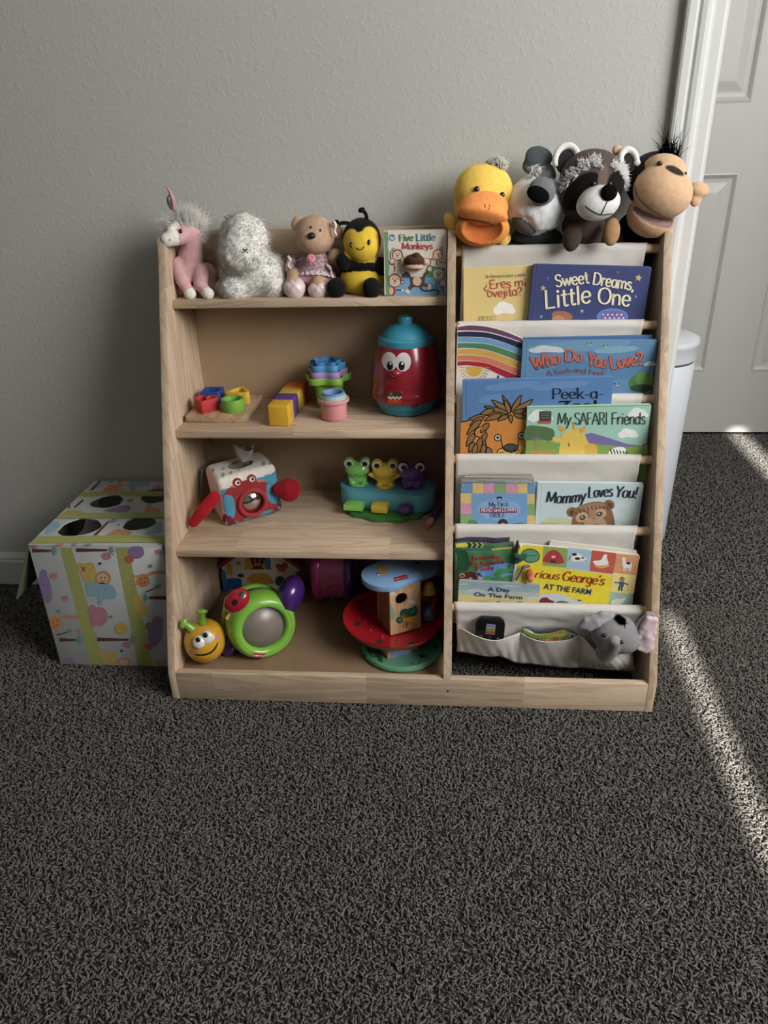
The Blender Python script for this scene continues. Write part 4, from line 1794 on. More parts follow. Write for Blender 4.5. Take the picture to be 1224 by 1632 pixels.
# row 5 -----------------------------------------------------------------
p0, v, n = row_plane(4)
b = Book('picture_book', 'cream edged picture book mostly hidden behind the yellow farm book', p0, n, .0005, .006, (330, 14), (1142, 106), C8, '#d9d2c4', zbot=zb(4) + .012, rad=.003)
b.done()
b = Book('picture_book', 'yellow farm picture book with a row of animal picture tiles', p0, n, .0070, .007, (30, 40), (1168, 146), C8, '#ddd6c6', zbot=zb(4) - .004, rad=.004, hinge=False)
E_ = b.art
YE = '#e8d32c'
E_.poly([(36, 50), (268, 62), (256, 242), (700, 300), (905, 330), (880, 640), (868, 760), (20, 700)], YE)
tiles = [('#8ea75e', [(270, 60), (494, 82), (478, 262), (256, 240)]), ('#a6c3d8', [(498, 72), (716, 98), (697, 291), (480, 266)]), ('#c65a4c', [(720, 98), (945, 126), (915, 320), (699, 292)]),
         ('#d69a6c', [(948, 128), (1161, 150), (1136, 331), (918, 306)]), ('#eddb8c', [(917, 308), (1134, 333), (1108, 508), (892, 482)]), ('#a4c2b8', [(891, 486), (1106, 512), (1082, 720), (862, 700)])]
for c, q in tiles:
    E_.poly(q, c)
for q in ((494, 80), (714, 99), (905, 325)):
    E_.ell(q[0], q[1], 9, 9, '#e8e2d2')
# barn
E_.poly([(276, 208), (284, 150), (320, 112), (365, 96), (410, 116), (444, 160), (446, 222)], '#b13a3c', True)
E_.rect(345, 150, 380, 170, '#dcc9c2')
E_.poly([(332, 212), (338, 190), (380, 192), (388, 216)], '#3d3a38')
# cow
E_.poly([(530, 140), (600, 132), (640, 160), (672, 176), (664, 200), (620, 200), (560, 205), (528, 190)], '#e9e6df', True)
for x, y, rx, ry in ((556, 138, 24, 12), (585, 176, 26, 12), (635, 170, 12, 8)):
    E_.ell(x, y, rx, ry, '#24211f')
for x in (548, 575, 620, 650):
    E_.line([(x, 198), (x - 4, 222)], 8, '#dedad2', False)
E_.line([(528, 150), (505, 185)], 5, '#24211f', False)
E_.ell(660, 196, 10, 7, '#d59a94')
# hen
E_.poly([(730, 200), (800, 190), (826, 150), (850, 146), (862, 180), (872, 225), (830, 240), (760, 238)], '#ece9e2', True)
E_.ell(845, 150, 18, 16, '#ece9e2')
E_.line([(745, 238), (810, 258), (880, 238)], 16, '#d6bb62')
# llama
E_.poly([(1000, 175), (1020, 165), (1032, 180), (1034, 210), (1080, 212), (1092, 240), (1080, 262), (1010, 258)], '#e6e2da', True)
E_.ell(1058, 220, 20, 13, '#2c2a29')
for x in (1016, 1032, 1064, 1080):
    E_.line([(x, 250), (x - 2, 292)], 10, '#e6e2da', False)
# straw doll
E_.ell(1000, 372, 24, 22, '#b98a5a')
E_.poly([(972, 358), (1000, 344), (1030, 362)], '#7a5233')
E_.rect(974, 392, 1016, 436, '#3f6287')
E_.line([(925, 396), (975, 402)], 12, '#3f6287', False)
E_.line([(1012, 402), (1060, 420)], 12, '#3f6287', False)
E_.line([(976, 434), (968, 474)], 15, '#2f4564', False)
E_.line([(998, 436), (994, 476)], 15, '#2f4564', False)
# lamb
E_.ell(955, 580, 62, 32, '#e4e4dc', -10)
E_.ell(1016, 552, 20, 15, '#e4e4dc', -30)
# badge, barn and trees
E_.ell(150, 150, 88, 66, '#2e5a4c', 8)
E_.ell(150, 150, 78, 56, '#5f9a80', 8)
E_.line([(110, 158), (150, 146), (170, 156), (212, 140)], 6, '#23493d')
E_.poly([(215, 540), (300, 506), (400, 500), (520, 540), (640, 590), (700, 640), (690, 760), (200, 760)], '#c9cdd6', True)
E_.poly([(228, 575), (290, 536), (330, 560), (372, 590), (370, 760), (220, 760)], '#7e2f36', True)
E_.ell(455, 600, 70, 30, '#5f7a60', 10)
E_.ell(380, 612, 36, 24, '#46644c')
star(E_, 595, 565, 18, '#2f5688', .3, .35, 4)
E_.line([(590, 566), (628, 564)], 7, '#2f5688', False)
E_.ell(690, 605, 18, 9, '#5e4632')
RD = '#9c2a2b'
b.let.pen('rious', (184, 352), (416, 372), 72, RD, .2, .09, slant=.2)
b.let.pen('George', (440, 376), (768, 418), 84, RD, .21, .09, slant=.2)
b.let.pen("'s", (758, 414), (832, 425), 84, RD, .21, .09, slant=.2)
b.let.type('AT THE FARM', (268, 458), (712, 514), 52, '#24406a', .03, .1)
b.done()
GEORGE = b

# cloth book: three soft padded pages
CL = attr_mat('quilted_cloth', rough=.85, sheen=.2, bump=.4, bscale=260, var=.08)
LY = 'group'
q_ = onP(*(lambda q: (C7[0] + q[0] / C7[2], C7[1] + q[1] / C7[2]))((400, 700)), p0 + n * .01, n)
cb = thing('cloth_book', 'green jungle cloth book with red lettering and dangling tails', 'book', (q_[0], q_[1], zb(4)), 'picture books in the sling')


def pad(name, TL, TR, BLx, off, th, h, seed, bend=.003):
    f = Flat(p0 + n * (off + th / 2), n)
    px = lambda q: (C7[0] + q[0] / C7[2], C7[1] + q[1] / C7[2])
    a, c_ = f.pt(*px(TL), 0), f.pt(*px(TR), 0)
    u = c_ - a
    w = np.linalg.norm(u)
    u /= w
    vv = np.cross(n, u)
    hh = (a[2] - zb(4)) / vv[2]
    nx, ny = 26, 22
    V, F = [], []
    for side in (1, -1):
        for j in range(ny + 1):
            for i in range(nx + 1):
                s_, t_ = i / nx, j / ny
                bul = (min(1, 6 * min(s_, 1 - s_)) * min(1, 6 * min(t_, 1 - t_))) ** .5
                wv = .0016 * math.sin(9 * s_ + seed) * math.sin(4 * t_ + seed) + .001 * math.sin(19 * s_ - 7 * t_ + seed)
                P = a + u * (w * s_) - vv * (hh * t_) + n * (side * th / 2 * (.25 + .75 * bul) + wv) + vv * (.0025 * math.sin(5 * s_ + seed) * (1 - t_))
                V.append(P)
    m = (nx + 1) * (ny + 1)
    for j in range(ny):
        for i in range(nx):
            k0 = j * (nx + 1) + i
            F.append((k0, k0 + nx + 1, k0 + nx + 2, k0 + 1))
            F.append((m + k0, m + k0 + 1, m + k0 + nx + 2, m + k0 + nx + 1))
    rim = [i for i in range(nx)] + [nx + (nx + 1) * j for j in range(ny)] + [ny * (nx + 1) + nx - i for i in range(nx)] + [(ny - j) * (nx + 1) for j in range(ny)]
    for i in range(len(rim)):
        a_, b_ = rim[i], rim[(i + 1) % len(rim)]
        F.append((a_, b_, m + b_, m + a_))
    return obj(name, V, F, M(h, rough=.8, var=.12, scale=40, bump=.3, bscale=500, sheen=.2), cb, True), np.array(V), F


pad('cloth_page', (74, 104), (722, 70), 60, .000, .004, '#2f2140', .3)
pg, Vp, Fp = pad('cloth_page', (70, 152), (770, 132), 60, .0035, .004, '#3d6c40', 1.4)
a_ = Art(Skin(Vp, Fp), C7, .0006)
a_.poly([(84, 160), (200, 146), (230, 170), (220, 200), (84, 204)], '#c7c24a')
for i in range(6):
    a_.line([(232 + 30 * i, 146), (258 + 30 * i, 172), (236 + 30 * i, 204)], 12, '#d0cc62' if i % 2 else '#1d2a1c', False)
a_.build('page_print', pg)
pg, Vp, Fp = pad('cloth_page', (64, 218), (774, 200), 60, .0075, .005, '#3c7446', 2.5)
a_ = Art(Skin(Vp, Fp), C7, .0006)
a_.poly([(180, 222), (510, 214), (510, 234), (180, 240)], '#2b4f80')
a_.poly([(510, 214), (765, 196), (765, 216), (510, 234)], '#cfa35a')
a_.poly([(70, 240), (180, 230), (240, 320), (230, 470), (140, 500), (66, 640)], '#204a30', True)
a_.poly([(330, 480), (560, 400), (760, 400), (760, 520), (520, 560), (380, 580)], '#5f93c9', True)
a_.poly([(400, 580), (520, 490), (640, 450), (770, 470), (770, 800), (380, 800)], '#4a8a4c', True)
a_.poly([(90, 700), (95, 590), (150, 510), (250, 490), (360, 510), (420, 580), (430, 700)], '#512a20', True)
a_.ell(160, 535, 32, 26, '#c49a6c')
a_.ell(160, 537, 20, 16, '#512a20')
a_.ell(370, 568, 28, 16, '#c49a6c')
a_.ell(250, 580, 44, 24, '#c49a6c')
a_.build('page_print', pg)
a_ = Art(Skin(Vp, Fp), C7, .0016)
for t, a0, a1 in (('Jungle', (268, 352), (624, 330)), ('Friends', (266, 420), (662, 388)), ('Tails', (300, 478), (536, 464))):
    a_.type(t, a0, a1, 52, '#a02a34', .035)
a_.build('lettering', pg)
# tails that hang from the cloth pages over its neighbour
gz = Flat(p0 + n * .0175, n)


def cpt(x, y, lift=0.0):
    return gz.pt(C7[0] + x / C7[2], C7[1] + y / C7[2], lift)


mm = mpp(cpt(800, 400)) / C7[2]
soft('tail_tag', [(s_ell(cpt(955, 520, .004), (45 * mm, .005, 78 * mm)), '#c2603f'), (s_ell(cpt(968, 580, .006), (38 * mm, .005, 46 * mm)), '#d07450')], cb, CL, vox=.0012, k=.002, label='orange felt tail')
soft('tail_tag', [(s_path([cpt(800, 590, .002), cpt(850, 510, .004), cpt(892, 432, .006), cpt(950, 425, .007)], [.0022, .0026, .0034, .0032]), '#6f747b')], cb, CL, vox=.0012, k=.002, label='grey felt tail')
soft('tail_tag', [(s_path([cpt(800, 300, .002), cpt(850, 320, .004), cpt(915, 290, .004)], [.006, .005, .003]), '#2c5a40'), (s_path([cpt(800, 370, .002), cpt(850, 340, .004), cpt(905, 330, .004)], [.005, .005, .003]), '#24503a')], cb, CL, vox=.0012, k=.002, label='dark green felt tail')
soft('tail_tag', [(s_path([cpt(815, 130, -.004), cpt(806, 190, -.002), cpt(800, 260, .0)], [.0022, .003, .0035]), '#2b2138')], cb, CL, vox=.0012, k=.002, label='dark purple felt tail')
# ribbon frill
soft('frill', [(s_path([cpt(838, 160, .0), cpt(850, 190, .001), cpt(838, 225, .002)], [.0018, .003, .0018]), '#d8c98e')], cb, CL, vox=.0012, k=.002)

b = Book('picture_book', 'small sky and meadow board book with navy lettering in front', p0, n, .0150, .006, (124, 592), (1087, 643), C7, '#9eb0b6', zbot=zb(4), rad=.004, hinge=False)
E_ = b.art
E_.poly([(122, 604), (1080, 655), (1072, 700), (118, 660)], '#93a8b2')
E_.poly([(118, 700), (1075, 745), (1065, 790), (115, 760)], '#b3bcb2')
E_.poly([(115, 760), (1068, 790), (1062, 1000), (108, 1000)], '#c9c489')
E_.poly([(112, 830), (1064, 850), (1062, 1000), (108, 1000)], '#d2bf63')
cloud(E_, 320, 715, 190, 34, '#bcc4c4')
cloud(E_, 720, 665, 260, 26, '#b0bcc0')
cloud(E_, 1010, 800, 160, 26, '#cfd0c0')
cloud(E_, 180, 640, 110, 20, '#b4c0c4')
E_.ell(390, 850, 120, 20, '#d69a44')
E_.ell(586, 862, 30, 24, '#8c3a2c')
E_.ell(840, 868, 42, 30, '#4f8b52')
E_.line([(430, 815), (740, 838)], 5, '#6a6a58', False, taper=[.5, 1, .4, 1, .6, 1, .4])
NV = '#1f3b68'
b.let.type('A Day', (463, 718), (728, 733), 46, NV, .03)
b.let.type('On The Farm', (303, 778), (872, 820), 46, NV, .03)
b.done()

# finger puppet book on the top shelf -----------------------------------
pB = np.array([0, -.126, Z1 + .0005])
nB = np.array([0, -math.cos(.10), math.sin(.10)])
b = Book('puppet_book', 'cream monkey board book with brown finger puppet face standing on top shelf', pB + np.array([0, .0, 0]), nB, -.012, .012, (14, 132), (1137, 116), C9, '#ddd5c4', zbot=Z1 + .0005, rad=.006, hinge=False, group=None)
E_ = b.art
E_.poly([(24, 160), (90, 150), (100, 300), (88, 420), (108, 520), (100, 640), (118, 760), (105, 900), (125, 1040), (112, 1160), (125, 1290), (60, 1300)], '#6e9b6c')
for i in range(10):
    E_.line([(40 + 2 * i, 190 + 110 * i), (100 + 2 * i, 186 + 110 * i)], 6, '#5c8a5e', False)
E_.poly([(122, 985), (400, 970), (760, 960), (1110, 975), (1100, 1310), (125, 1312)], '#6fa3c8')
E_.poly([(720, 960), (800, 740), (960, 790), (1110, 800), (1110, 975)], '#4f8358')
E_.poly([(330, 975), (340, 850), (460, 880), (480, 975)], '#4d4160')
E_.ell(168, 264, 56, 60, '#51779f')
E_.poly([(125, 260), (150, 236), (170, 262), (205, 236), (200, 290), (160, 306)], '#c3d2e0', True)
E_.line([(720, 628), (920, 655)], 14, '#a23a34', False)
E_.line([(850, 640), (850, 740)], 14, '#a23a34', False)
E_.line([(955, 660), (955, 750)], 16, '#a23a34', False)


def monkey(cx, cy, r, fur, skin, ears=((-.9, -.9), (.9, .3))):
    for ex, ey in ears:
        E_.ell(cx + ex * r, cy + ey * r, r * .32, r * .32, fur)
        E_.ell(cx + ex * r, cy + ey * r, r * .18, r * .18, skin)
    E_.ell(cx, cy, r * 1.06, r * 1.12, fur)
    E_.ell(cx - r * .05, cy - r * .12, r * .82, r * .72, skin)
    E_.ell(cx - r * .02, cy + r * .3, r * .86, r * .68, skin)
    for sx in (-.35, .38):
        E_.ell(cx + sx * r, cy - r * .2, r * .08, r * .11, '#1d1714')
    E_.ell(cx, cy + r * .1, r * .17, r * .14, '#241a16')
    E_.line([(cx - r * .25, cy + r * .4), (cx, cy + r * .52), (cx + r * .25, cy + r * .38)], r * .07, '#54382c')


SK = '#d9bda6'
E_.ell(165, 690, 56, 62, '#5b463c')
E_.ell(168, 682, 44, 46, SK)
E_.line([(145, 500), (132, 600), (150, 640)], 16, '#4a3d36')
monkey(262, 570, 92, '#5b4a42', SK, ((-.8, -1.0), (1.05, .6)))
E_.poly([(120, 860), (155, 750), (200, 850), (190, 870)], '#e1d5c4')
E_.line([(205, 720), (208, 800), (205, 870)], 18, '#7c4436')
E_.ell(240, 740, 26, 60, '#dcc8b6')
E_.ell(170, 1210, 60, 90, '#8a4a34')
E_.ell(150, 1210, 40, 66, '#dcae94')
monkey(215, 1020, 112, '#8a4a34', '#dfc0aa', ((1.22, .3),))
E_.line([(240, 1190), (330, 1195)], 24, '#7c4030')
E_.ell(350, 1200, 24, 22, '#e0cdbb')
monkey(985, 560, 88, '#a0603a', '#dfc6a8', ((.6, -1.15), (-.95, .8)))
E_.ell(1085, 650, 34, 56, '#dcc0aa')
E_.line([(1000, 690), (1070, 710), (1110, 700)], 16, '#8f5634')
monkey(990, 905, 104, '#8b8580', '#ddc6b4', ())
E_.ell(1065, 1060, 62, 70, '#8b8580')
E_.ell(1070, 1070, 44, 52, '#d9beb0')
E_.line([(920, 1065), (1000, 1060)], 18, '#7e7a78')
E_.ell(905, 1062, 18, 18, '#ddc6b4')
E_.ell(1062, 1170, 28, 60, '#6f6d6e')
BW = '#5f3f2f'
E_.poly([(395, 880), (480, 900), (500, 960), (720, 960), (730, 900), (830, 820), (850, 850), (760, 930), (740, 1060), (810, 1090), (830, 1140), (700, 1130), (660, 1140), (540, 1140), (480, 1210), (440, 1170), (500, 1090), (480, 960)], BW)
E_.ell(610, 1035, 76, 84, '#d5bba8')
E_.ell(352, 868, 36, 38, '#dcc6b4')
E_.ell(836, 820, 40, 42, '#dcc6b4')
E_.poly([(395, 1215), (440, 1170), (490, 1220), (470, 1265), (430, 1250)], '#dcc0ae', True)
E_.poly([(805, 1090), (860, 1110), (850, 1170), (810, 1180)], '#dcc0ae', True)
E_.line([(668, 1130), (700, 1190), (800, 1210), (900, 1190), (985, 1210), (985, 1250), (965, 1285)], 28, '#43302a', True)
hs_ = ['#5f8a52', '#5f8a52', '#566d45', '#566d45', '#000000', '#4a7f98', '#4a7f98', '#4a7f98', '#4a7f98', '#4a7f98', '#4a7f98']
b.let.pen('Five', (296, 322), (548, 316), 112, '#5b7d4a', .24, .11, serif=.1)
b.let.pen('Little', (597, 320), (940, 310), 118, '#457c93', .24, .11, serif=.1)
b.let.pen('Monkeys', (345, 468), (892, 464), 108, '#b23a44', .24, .11, serif=.1)
b.done()
# the finger puppet head bulging from the cover
f9 = Flat(b.pf, nB)
c9 = lambda x, y, l: f9.pt(C9[0] + x / C9[2], C9[1] + y / C9[2], l)
m9 = mpp(c9(560, 700, 0)) / C9[2]
Rb = b.ax
soft('finger_puppet', [(s_ell(c9(560, 680, .006), (178 * m9, 120 * m9, .020), Rb), '#4d3226'), (s_ell(c9(595, 575, .012), (70 * m9, 46 * m9, .012), Rb), '#4d3226'),
                       (s_ell(c9(560, 790, .010), (172 * m9, 62 * m9, .019), Rb), '#c5a68c'), (s_ell(c9(345, 700, .004), (40 * m9, 66 * m9, .006), Rb), '#c9a58f'), (s_ell(c9(755, 690, .004), (44 * m9, 56 * m9, .006), Rb), '#c9a58f')],
     b.root, None, vox=.0013, k=.0015, cut=[s_ell(c9(600, 870, .016), (110 * m9, 52 * m9, .03), Rb)], label='brown plush monkey head')
# ------------------------------------------------------------------ plush animals
BLK = M('#0c0b0b', rough=.12, var=.0, coat=.4)
THREAD = M('#14110f', rough=.7, var=.05)


class Pl:
    """measures a soft toy in crop pixels at a given distance from the wall"""

    def __init__(s, crop, Y):
        s.c, s.Y = crop, Y
        s.s = None

    def p(s, x, y, dy=0.0):
        return onY(s.c[0] + x / s.c[2], s.c[1] + y / s.c[2], s.Y + dy)

    def m(s, x=None):
        if s.s is None:
            s.s = mpp(s.p(600, 500)) / s.c[2]
        return s.s

    def R(s, rot=0.0):
        a = math.radians(rot)
        # image-plane axes turned by rot (clockwise in the picture), then depth
        return np.array([math.cos(a) * CR - math.sin(a) * CU, math.sin(a) * CR + math.cos(a) * CU, CF])

    def E(s, x, y, rx, ry, rz=None, dy=0.0, rot=0.0):
        m = s.m()
        rz = (rx + ry) / 2 if rz is None else rz
        return s_ell(s.p(x, y, dy), (rx * m, ry * m, rz * m), s.R(rot))

    def path(s, pts, rad):
        return s_path([s.p(*q) for q in pts], [r * s.m() for r in rad])

    def eye(s, parent, x, y, rx, ry, skin, name='eye', mat=None, rz=None, rot=0, push=.35):
        m = s.m()
        P = skin.pt(s.c[0] + x / s.c[2], s.c[1] + y / s.c[2], 0)
        P = s.p(x, y, -.05) if P is None else P
        V, F = ball(P - CF * (rx * m * push), (rx * m, ry * m, (rz or rx * .8) * m), 18, s.R(rot))
        return obj(name, V, F, mat or BLK, parent, True)

    def thread(s, parent, pts, w, skin, name='stitched_line', mat=None, push=.3):
        m = s.m()
        P = []
        for q in catmull([np.array(t, float) for t in pts], 5):
            h = skin.pt(s.c[0] + q[0] / s.c[2], s.c[1] + q[1] / s.c[2], w * m * push)
            if h is not None:
                P.append(h)
        V, F = tube(P, w * m / 2, 6)
        return obj(name, V, F, mat or THREAD, parent, True)


def fluff(name, parent, P, N, length, width, h, jitter=.5, droop=.2, comb=None, seg=3, nrm=None):
    V, F = strands(P, N, length, width, jitter, droop, seg, comb)
    o = obj(name, V, F, fur_mat(h), parent, True)
    k = len(V) // len(P)
    nn = N if nrm is None else nrm
    nn = nn / (np.linalg.norm(nn, axis=1)[:, None] + 1e-9)
    o.data.normals_split_custom_set_from_vertices(np.repeat(nn, k, 0).tolist())
    o['kind'] = 'stuff'
    return o


def woolly(prims, n, r, h, k, mask=None):
    """adds small soft curls over a body so that it reads as deep pile"""
    V, F, _ = surface_nets(prims, .004, k)
    ok = np.ones(len(V), bool) if mask is None else mask(V, normals(V, F))
    V = V[ok]
    pick = [V[RNG.integers(len(V))]]
    d = np.linalg.norm(V - pick[0], axis=1)
    for _ in range(n - 1):
        i = int(np.argmax(d * (.7 + .3 * RNG.random(len(V)))))
        pick.append(V[i])
        d = np.minimum(d, np.linalg.norm(V - V[i], axis=1))
    return list(prims) + [(s_ell(p, r * (.75 + .5 * RNG.random())), h, .0065) for p in pick]


def base_of(*Vs, z=None):
    V = np.concatenate(Vs)
    c = (V.min(0) + V.max(0)) / 2
    return (c[0], c[1], V[:, 2].min() if z is None else z)


# unicorn -----------------------------------------------------------------
U = Pl((240, 280, 5.1), -.080)
PK, WH = '#d3a5a4', '#e6e0d6'
uni = thing('plush_unicorn', 'pink plush unicorn with white mane and hooves sitting on top shelf', 'stuffed toy', U.p(330, 1000, -.02) * [1, 1, 0] + np.array([0, 0, Z1]))
MANE_ = '#e8e2d8'
prims = [(U.E(310, 355, 92, 72, 66, .002, 10), MANE_, .006), (U.E(255, 352, 52, 48, 44, -.004), MANE_, .006), (U.E(350, 340, 55, 60, 44, .004), MANE_, .006), (U.E(320, 740, 105, 170, 110), PK), (U.E(325, 660, 92, 110, 90), PK), (U.E(455, 820, 88, 115, 80, .012), PK), (U.path([(330, 640, 0), (345, 480, -.005)], [88, 72]), PK),
         (U.path([(300, 465, -.01), (225, 500, -.028)], [78, 62]), PK), (U.path([(185, 505, -.034), (135, 522, -.042)], [64, 54]), WH, .003), (U.path([(165, 440, -.03), (205, 400, -.022)], [34, 30]), WH),
         (U.path([(225, 720, -.015), (255, 850, -.030), (305, 930, -.038)], [56, 52, 44]), PK), (U.path([(410, 780, -.015), (405, 890, -.032), (445, 935, -.040)], [66, 54, 46]), PK),
         (U.E(322, 962, 50, 46, 52, -.042), WH, .002), (U.E(466, 958, 52, 48, 54, -.044), WH, .002), (U.E(238, 948, 48, 46, 46, -.008), '#d9ccb4', .002), (U.E(575, 955, 40, 38, 40, -.004), '#d9ccb4', .002),
         (U.path([(500, 900, .005), (560, 945, 0)], [48, 36]), PK), (U.E(292, 392, 24, 40, 18, -.004, 15), PK, .002)]
o, V, F = soft('body', prims, uni)
sk = Skin(V, F)
U.eye(uni, 245, 453, 16, 19, sk)
U.eye(uni, 157, 522, 5, 11, sk, 'nostril', M('#6d6a66', rough=.6))
N_ = normals(V, F)
hd = U.E(300, 400, 120, 60, 90, -.002)(V) < 0
P1, N1 = sample(V, N_, hd & (N_[:, 2] > .1), 1300)
fluff('mane', uni, P1, N1 * .3 + CU * 1.0 + CR * .35, .023, .0006, '#f3efe8', .34, .1, nrm=N1 * .5 - CF + CR * .5)
hd2 = U.E(205, 410, 80, 50, 70, -.02)(V) < 0
P2, N2 = sample(V, N_, hd2 & (N_[:, 2] > 0), 130)
fluff('forelock', uni, P2, N2 * .2 - CR * 1.0 + CU * .35, .026, .0005, '#f3efe8', .4, .0, nrm=N2 * .5 - CF + CR * .5)
hd3 = U.E(420, 470, 60, 90, 80, .005)(V) < 0
P3, N3 = sample(V, N_, hd3, 160)
fluff('mane', uni, P3, N3 + CR * .6, .016, .0006, '#f3efe8', .5, .1, nrm=N3 * .5 - CF + CR * .5)
a0, a1, a2 = U.p(185, 285, -.012), U.p(160, 180, -.016), U.p(130, 80, -.018)
V, F = tube(catmull([a0 + CR * .003, a1 + CR * .004, a2], 6), [.0052, .0045, .0012], 10)
obj('horn', V, F, M('#c7869d', rough=.35, var=.1, scale=120), uni, True, label='shiny pink and green twisted horn')
V, F = tube(catmull([a0 - CR * .004 + CU * .003, a1 - CR * .003 - CU * .004, a1 + CU * .008], 6), [.003, .0042, .0015], 10)
obj('horn_twist', V, F, M('#5b6e4e', rough=.35, var=.1, scale=120), uni, True)

# white woolly toy ---------------------------------------------------------
S = Pl((240, 280, 5.1), -.088)
sh = thing('plush_lamb', 'fluffy white long haired plush with small black stitched nose', 'stuffed toy', S.p(800, 1000, 0) * [1, 1, 0] + np.array([0, 0, Z1]))
CW = '#e4e1da'
prims = [(S.E(835, 790, 250, 175, 150, .008), CW), (S.E(755, 530, 165, 185, 140, -.008), CW), (S.E(735, 660, 150, 110, 130, -.022), CW), (S.E(680, 925, 92, 66, 90, -.024), CW), (S.E(1000, 900, 88, 72, 90, -.01), CW),
         (S.E(590, 930, 48, 42, 50, .01), CW), (S.E(840, 880, 180, 80, 110, 0), CW)]
prims = woolly(prims, 520, .0070, CW, .014)
o, V, F = soft('body', prims, sh, vox=.0022, k=.014)
sk = Skin(V, F)
N_ = normals(V, F)
ok = V[:, 2] > Z1 + .004
P1, N1 = sample(V, N_, ok, 3600)
fluff('fleece', sh, P1, N1, .0070, .0006, '#f0eee8', .42, .2, seg=2)
for x0, y0, x1, y1 in ((752, 592, 790, 628), (786, 590, 756, 626), (748, 600, 792, 606)):
    V, F = tube([S.p(x0, y0, -.062), S.p((x0 + x1) / 2, (y0 + y1) / 2, -.064), S.p(x1, y1, -.062)], .0009, 6)
    obj('nose_stitch', V, F, THREAD, sh, True)

# bear in a pink dress ------------------------------------------------------
B_ = Pl((440, 320, 4.221), -.082)
bear = thing('plush_bear', 'tan plush bear wearing a pale pink lacy dress and satin shoes', 'stuffed toy', B_.p(220, 650, 0) * [1, 1, 0] + np.array([0, 0, Z1]))
TN, DR = '#b7977c', '#cba9ae'
prims = [(B_.E(262, 232, 132, 128, 115), TN), (B_.E(245, 275, 95, 78, 80, -.022), TN), (B_.E(140, 150, 36, 52, 22, .006, 15), TN, .002), (B_.E(408, 200, 38, 64, 22, .008, -20), TN, .002),
         (B_.E(255, 430, 118, 95, 90), DR, .003), (B_.E(250, 500, 150, 85, 105), DR), (B_.E(105, 440, 42, 62, 42, -.005, 15), DR), (B_.E(392, 375, 44, 54, 46, -.004, 20), TN),
         (B_.path([(120, 500, -.02), (118, 570, -.034)], [46, 52]), TN), (B_.path([(280, 520, -.02), (285, 575, -.034)], [46, 50]), TN)]
o, V, F = soft('body', prims, bear, k=.004)
sk = Skin(V, F)
N_ = normals(V, F)
B_.eye(bear, 235, 178, 7, 9, sk)
B_.eye(bear, 298, 200, 7, 9, sk)
B_.eye(bear, 240, 238, 27, 21, sk, 'nose', M('#191210', rough=.5), 14)
B_.thread(bear, [(240, 258), (240, 330)], 4, sk, 'muzzle_seam', M('#9c7f68', rough=.8))
SAT = M('#d9c3c2', rough=.3, var=.12, scale=45, bump=.35, bscale=130, sheen=.3)
for x, y, rx, ry, rt in ((125, 588, 74, 74, 10), (286, 598, 72, 60, -10)):
    m = B_.m()
    V2, F2 = ball(B_.p(x, y, -.034), (rx * m, ry * m, 62 * m), 28, B_.R(rt))
    V2 = V2 + (np.sin(V2[:, :1] * 380) * np.sin(V2[:, 2:3] * 330)) * .0012 * CF
    obj('satin_shoe', V2, F2, SAT, bear, True, label='pale pink satin shoe')
# layered net skirt: ruffled rings
P1, N1 = sample(V, N_, (B_.E(255, 440, 130, 110, 110)(V) < 0) & (B_.E(262, 232, 140, 136, 130)(V) > 0), 900)
fluff('dress_fuzz', bear, P1, N1, .006, .0007, '#cfb0b6', .6, .2, seg=2)
for j, (yy, rx, ry, ln) in enumerate(((492, 160, 50, 44),)):
    V2, F2 = [], []
    m = B_.m()
    nn_ = 90
    c = B_.p(255, yy, 0)
    for k in range(2):
        for i in range(nn_):
            a = 2 * math.pi * i / nn_
            rr = (1 if k == 0 else 1.22) * (1 + (.09 * math.sin(i * 1.9) if k else 0))
            V2.append(c + CR * (math.cos(a) * rx * .80 * rr * m) + CF * (math.sin(a) * rx * .62 * rr * m) - CU * (k * ln * m) + CU * (.05 * ln * math.sin(i * 2.3) * m))
    F2 = [(i, (i + 1) % nn_, nn_ + (i + 1) % nn_, nn_ + i) for i in range(nn_)]
    obj('dress_ruffle', V2, F2, M('#d8bfc4', rough=.6, var=.12, scale=150, sheen=.4), bear, True)
m = B_.m()
mb = MB()
for k, (r, w) in enumerate(((22, 8), (12, 7))):
    c = B_.p(237, 387, -.040 - .002 * k)
    mb.add(*tube([c + CR * (r * m * math.cos(t)) + CU * (r * m * math.sin(t)) for t in np.linspace(0, 2 * math.pi, 24)], w * m, 8))
mb.add(*ball(B_.p(237, 387, -.041), (8 * m, 8 * m, 8 * m), 10))
mb.build('rosette', M('#dd8c96', rough=.5, var=.08), bear, True, label='pink fabric rosette')
for pts in ([(388, 135), (400, 170), (392, 205), (408, 235)], [(80, 370), (95, 400), (82, 430), (100, 460)], [(340, 430), (365, 455), (372, 490), (380, 520)]):
    q = [B_.p(x, y, -.022) for x, y in pts]
    V2, F2 = tube(catmull(q, 6), [.0022, .0035, .002, .003, .0016], 7)
    obj('lace_trim', V2, F2, M('#e5dada', rough=.8, var=.1, scale=300), bear, True)

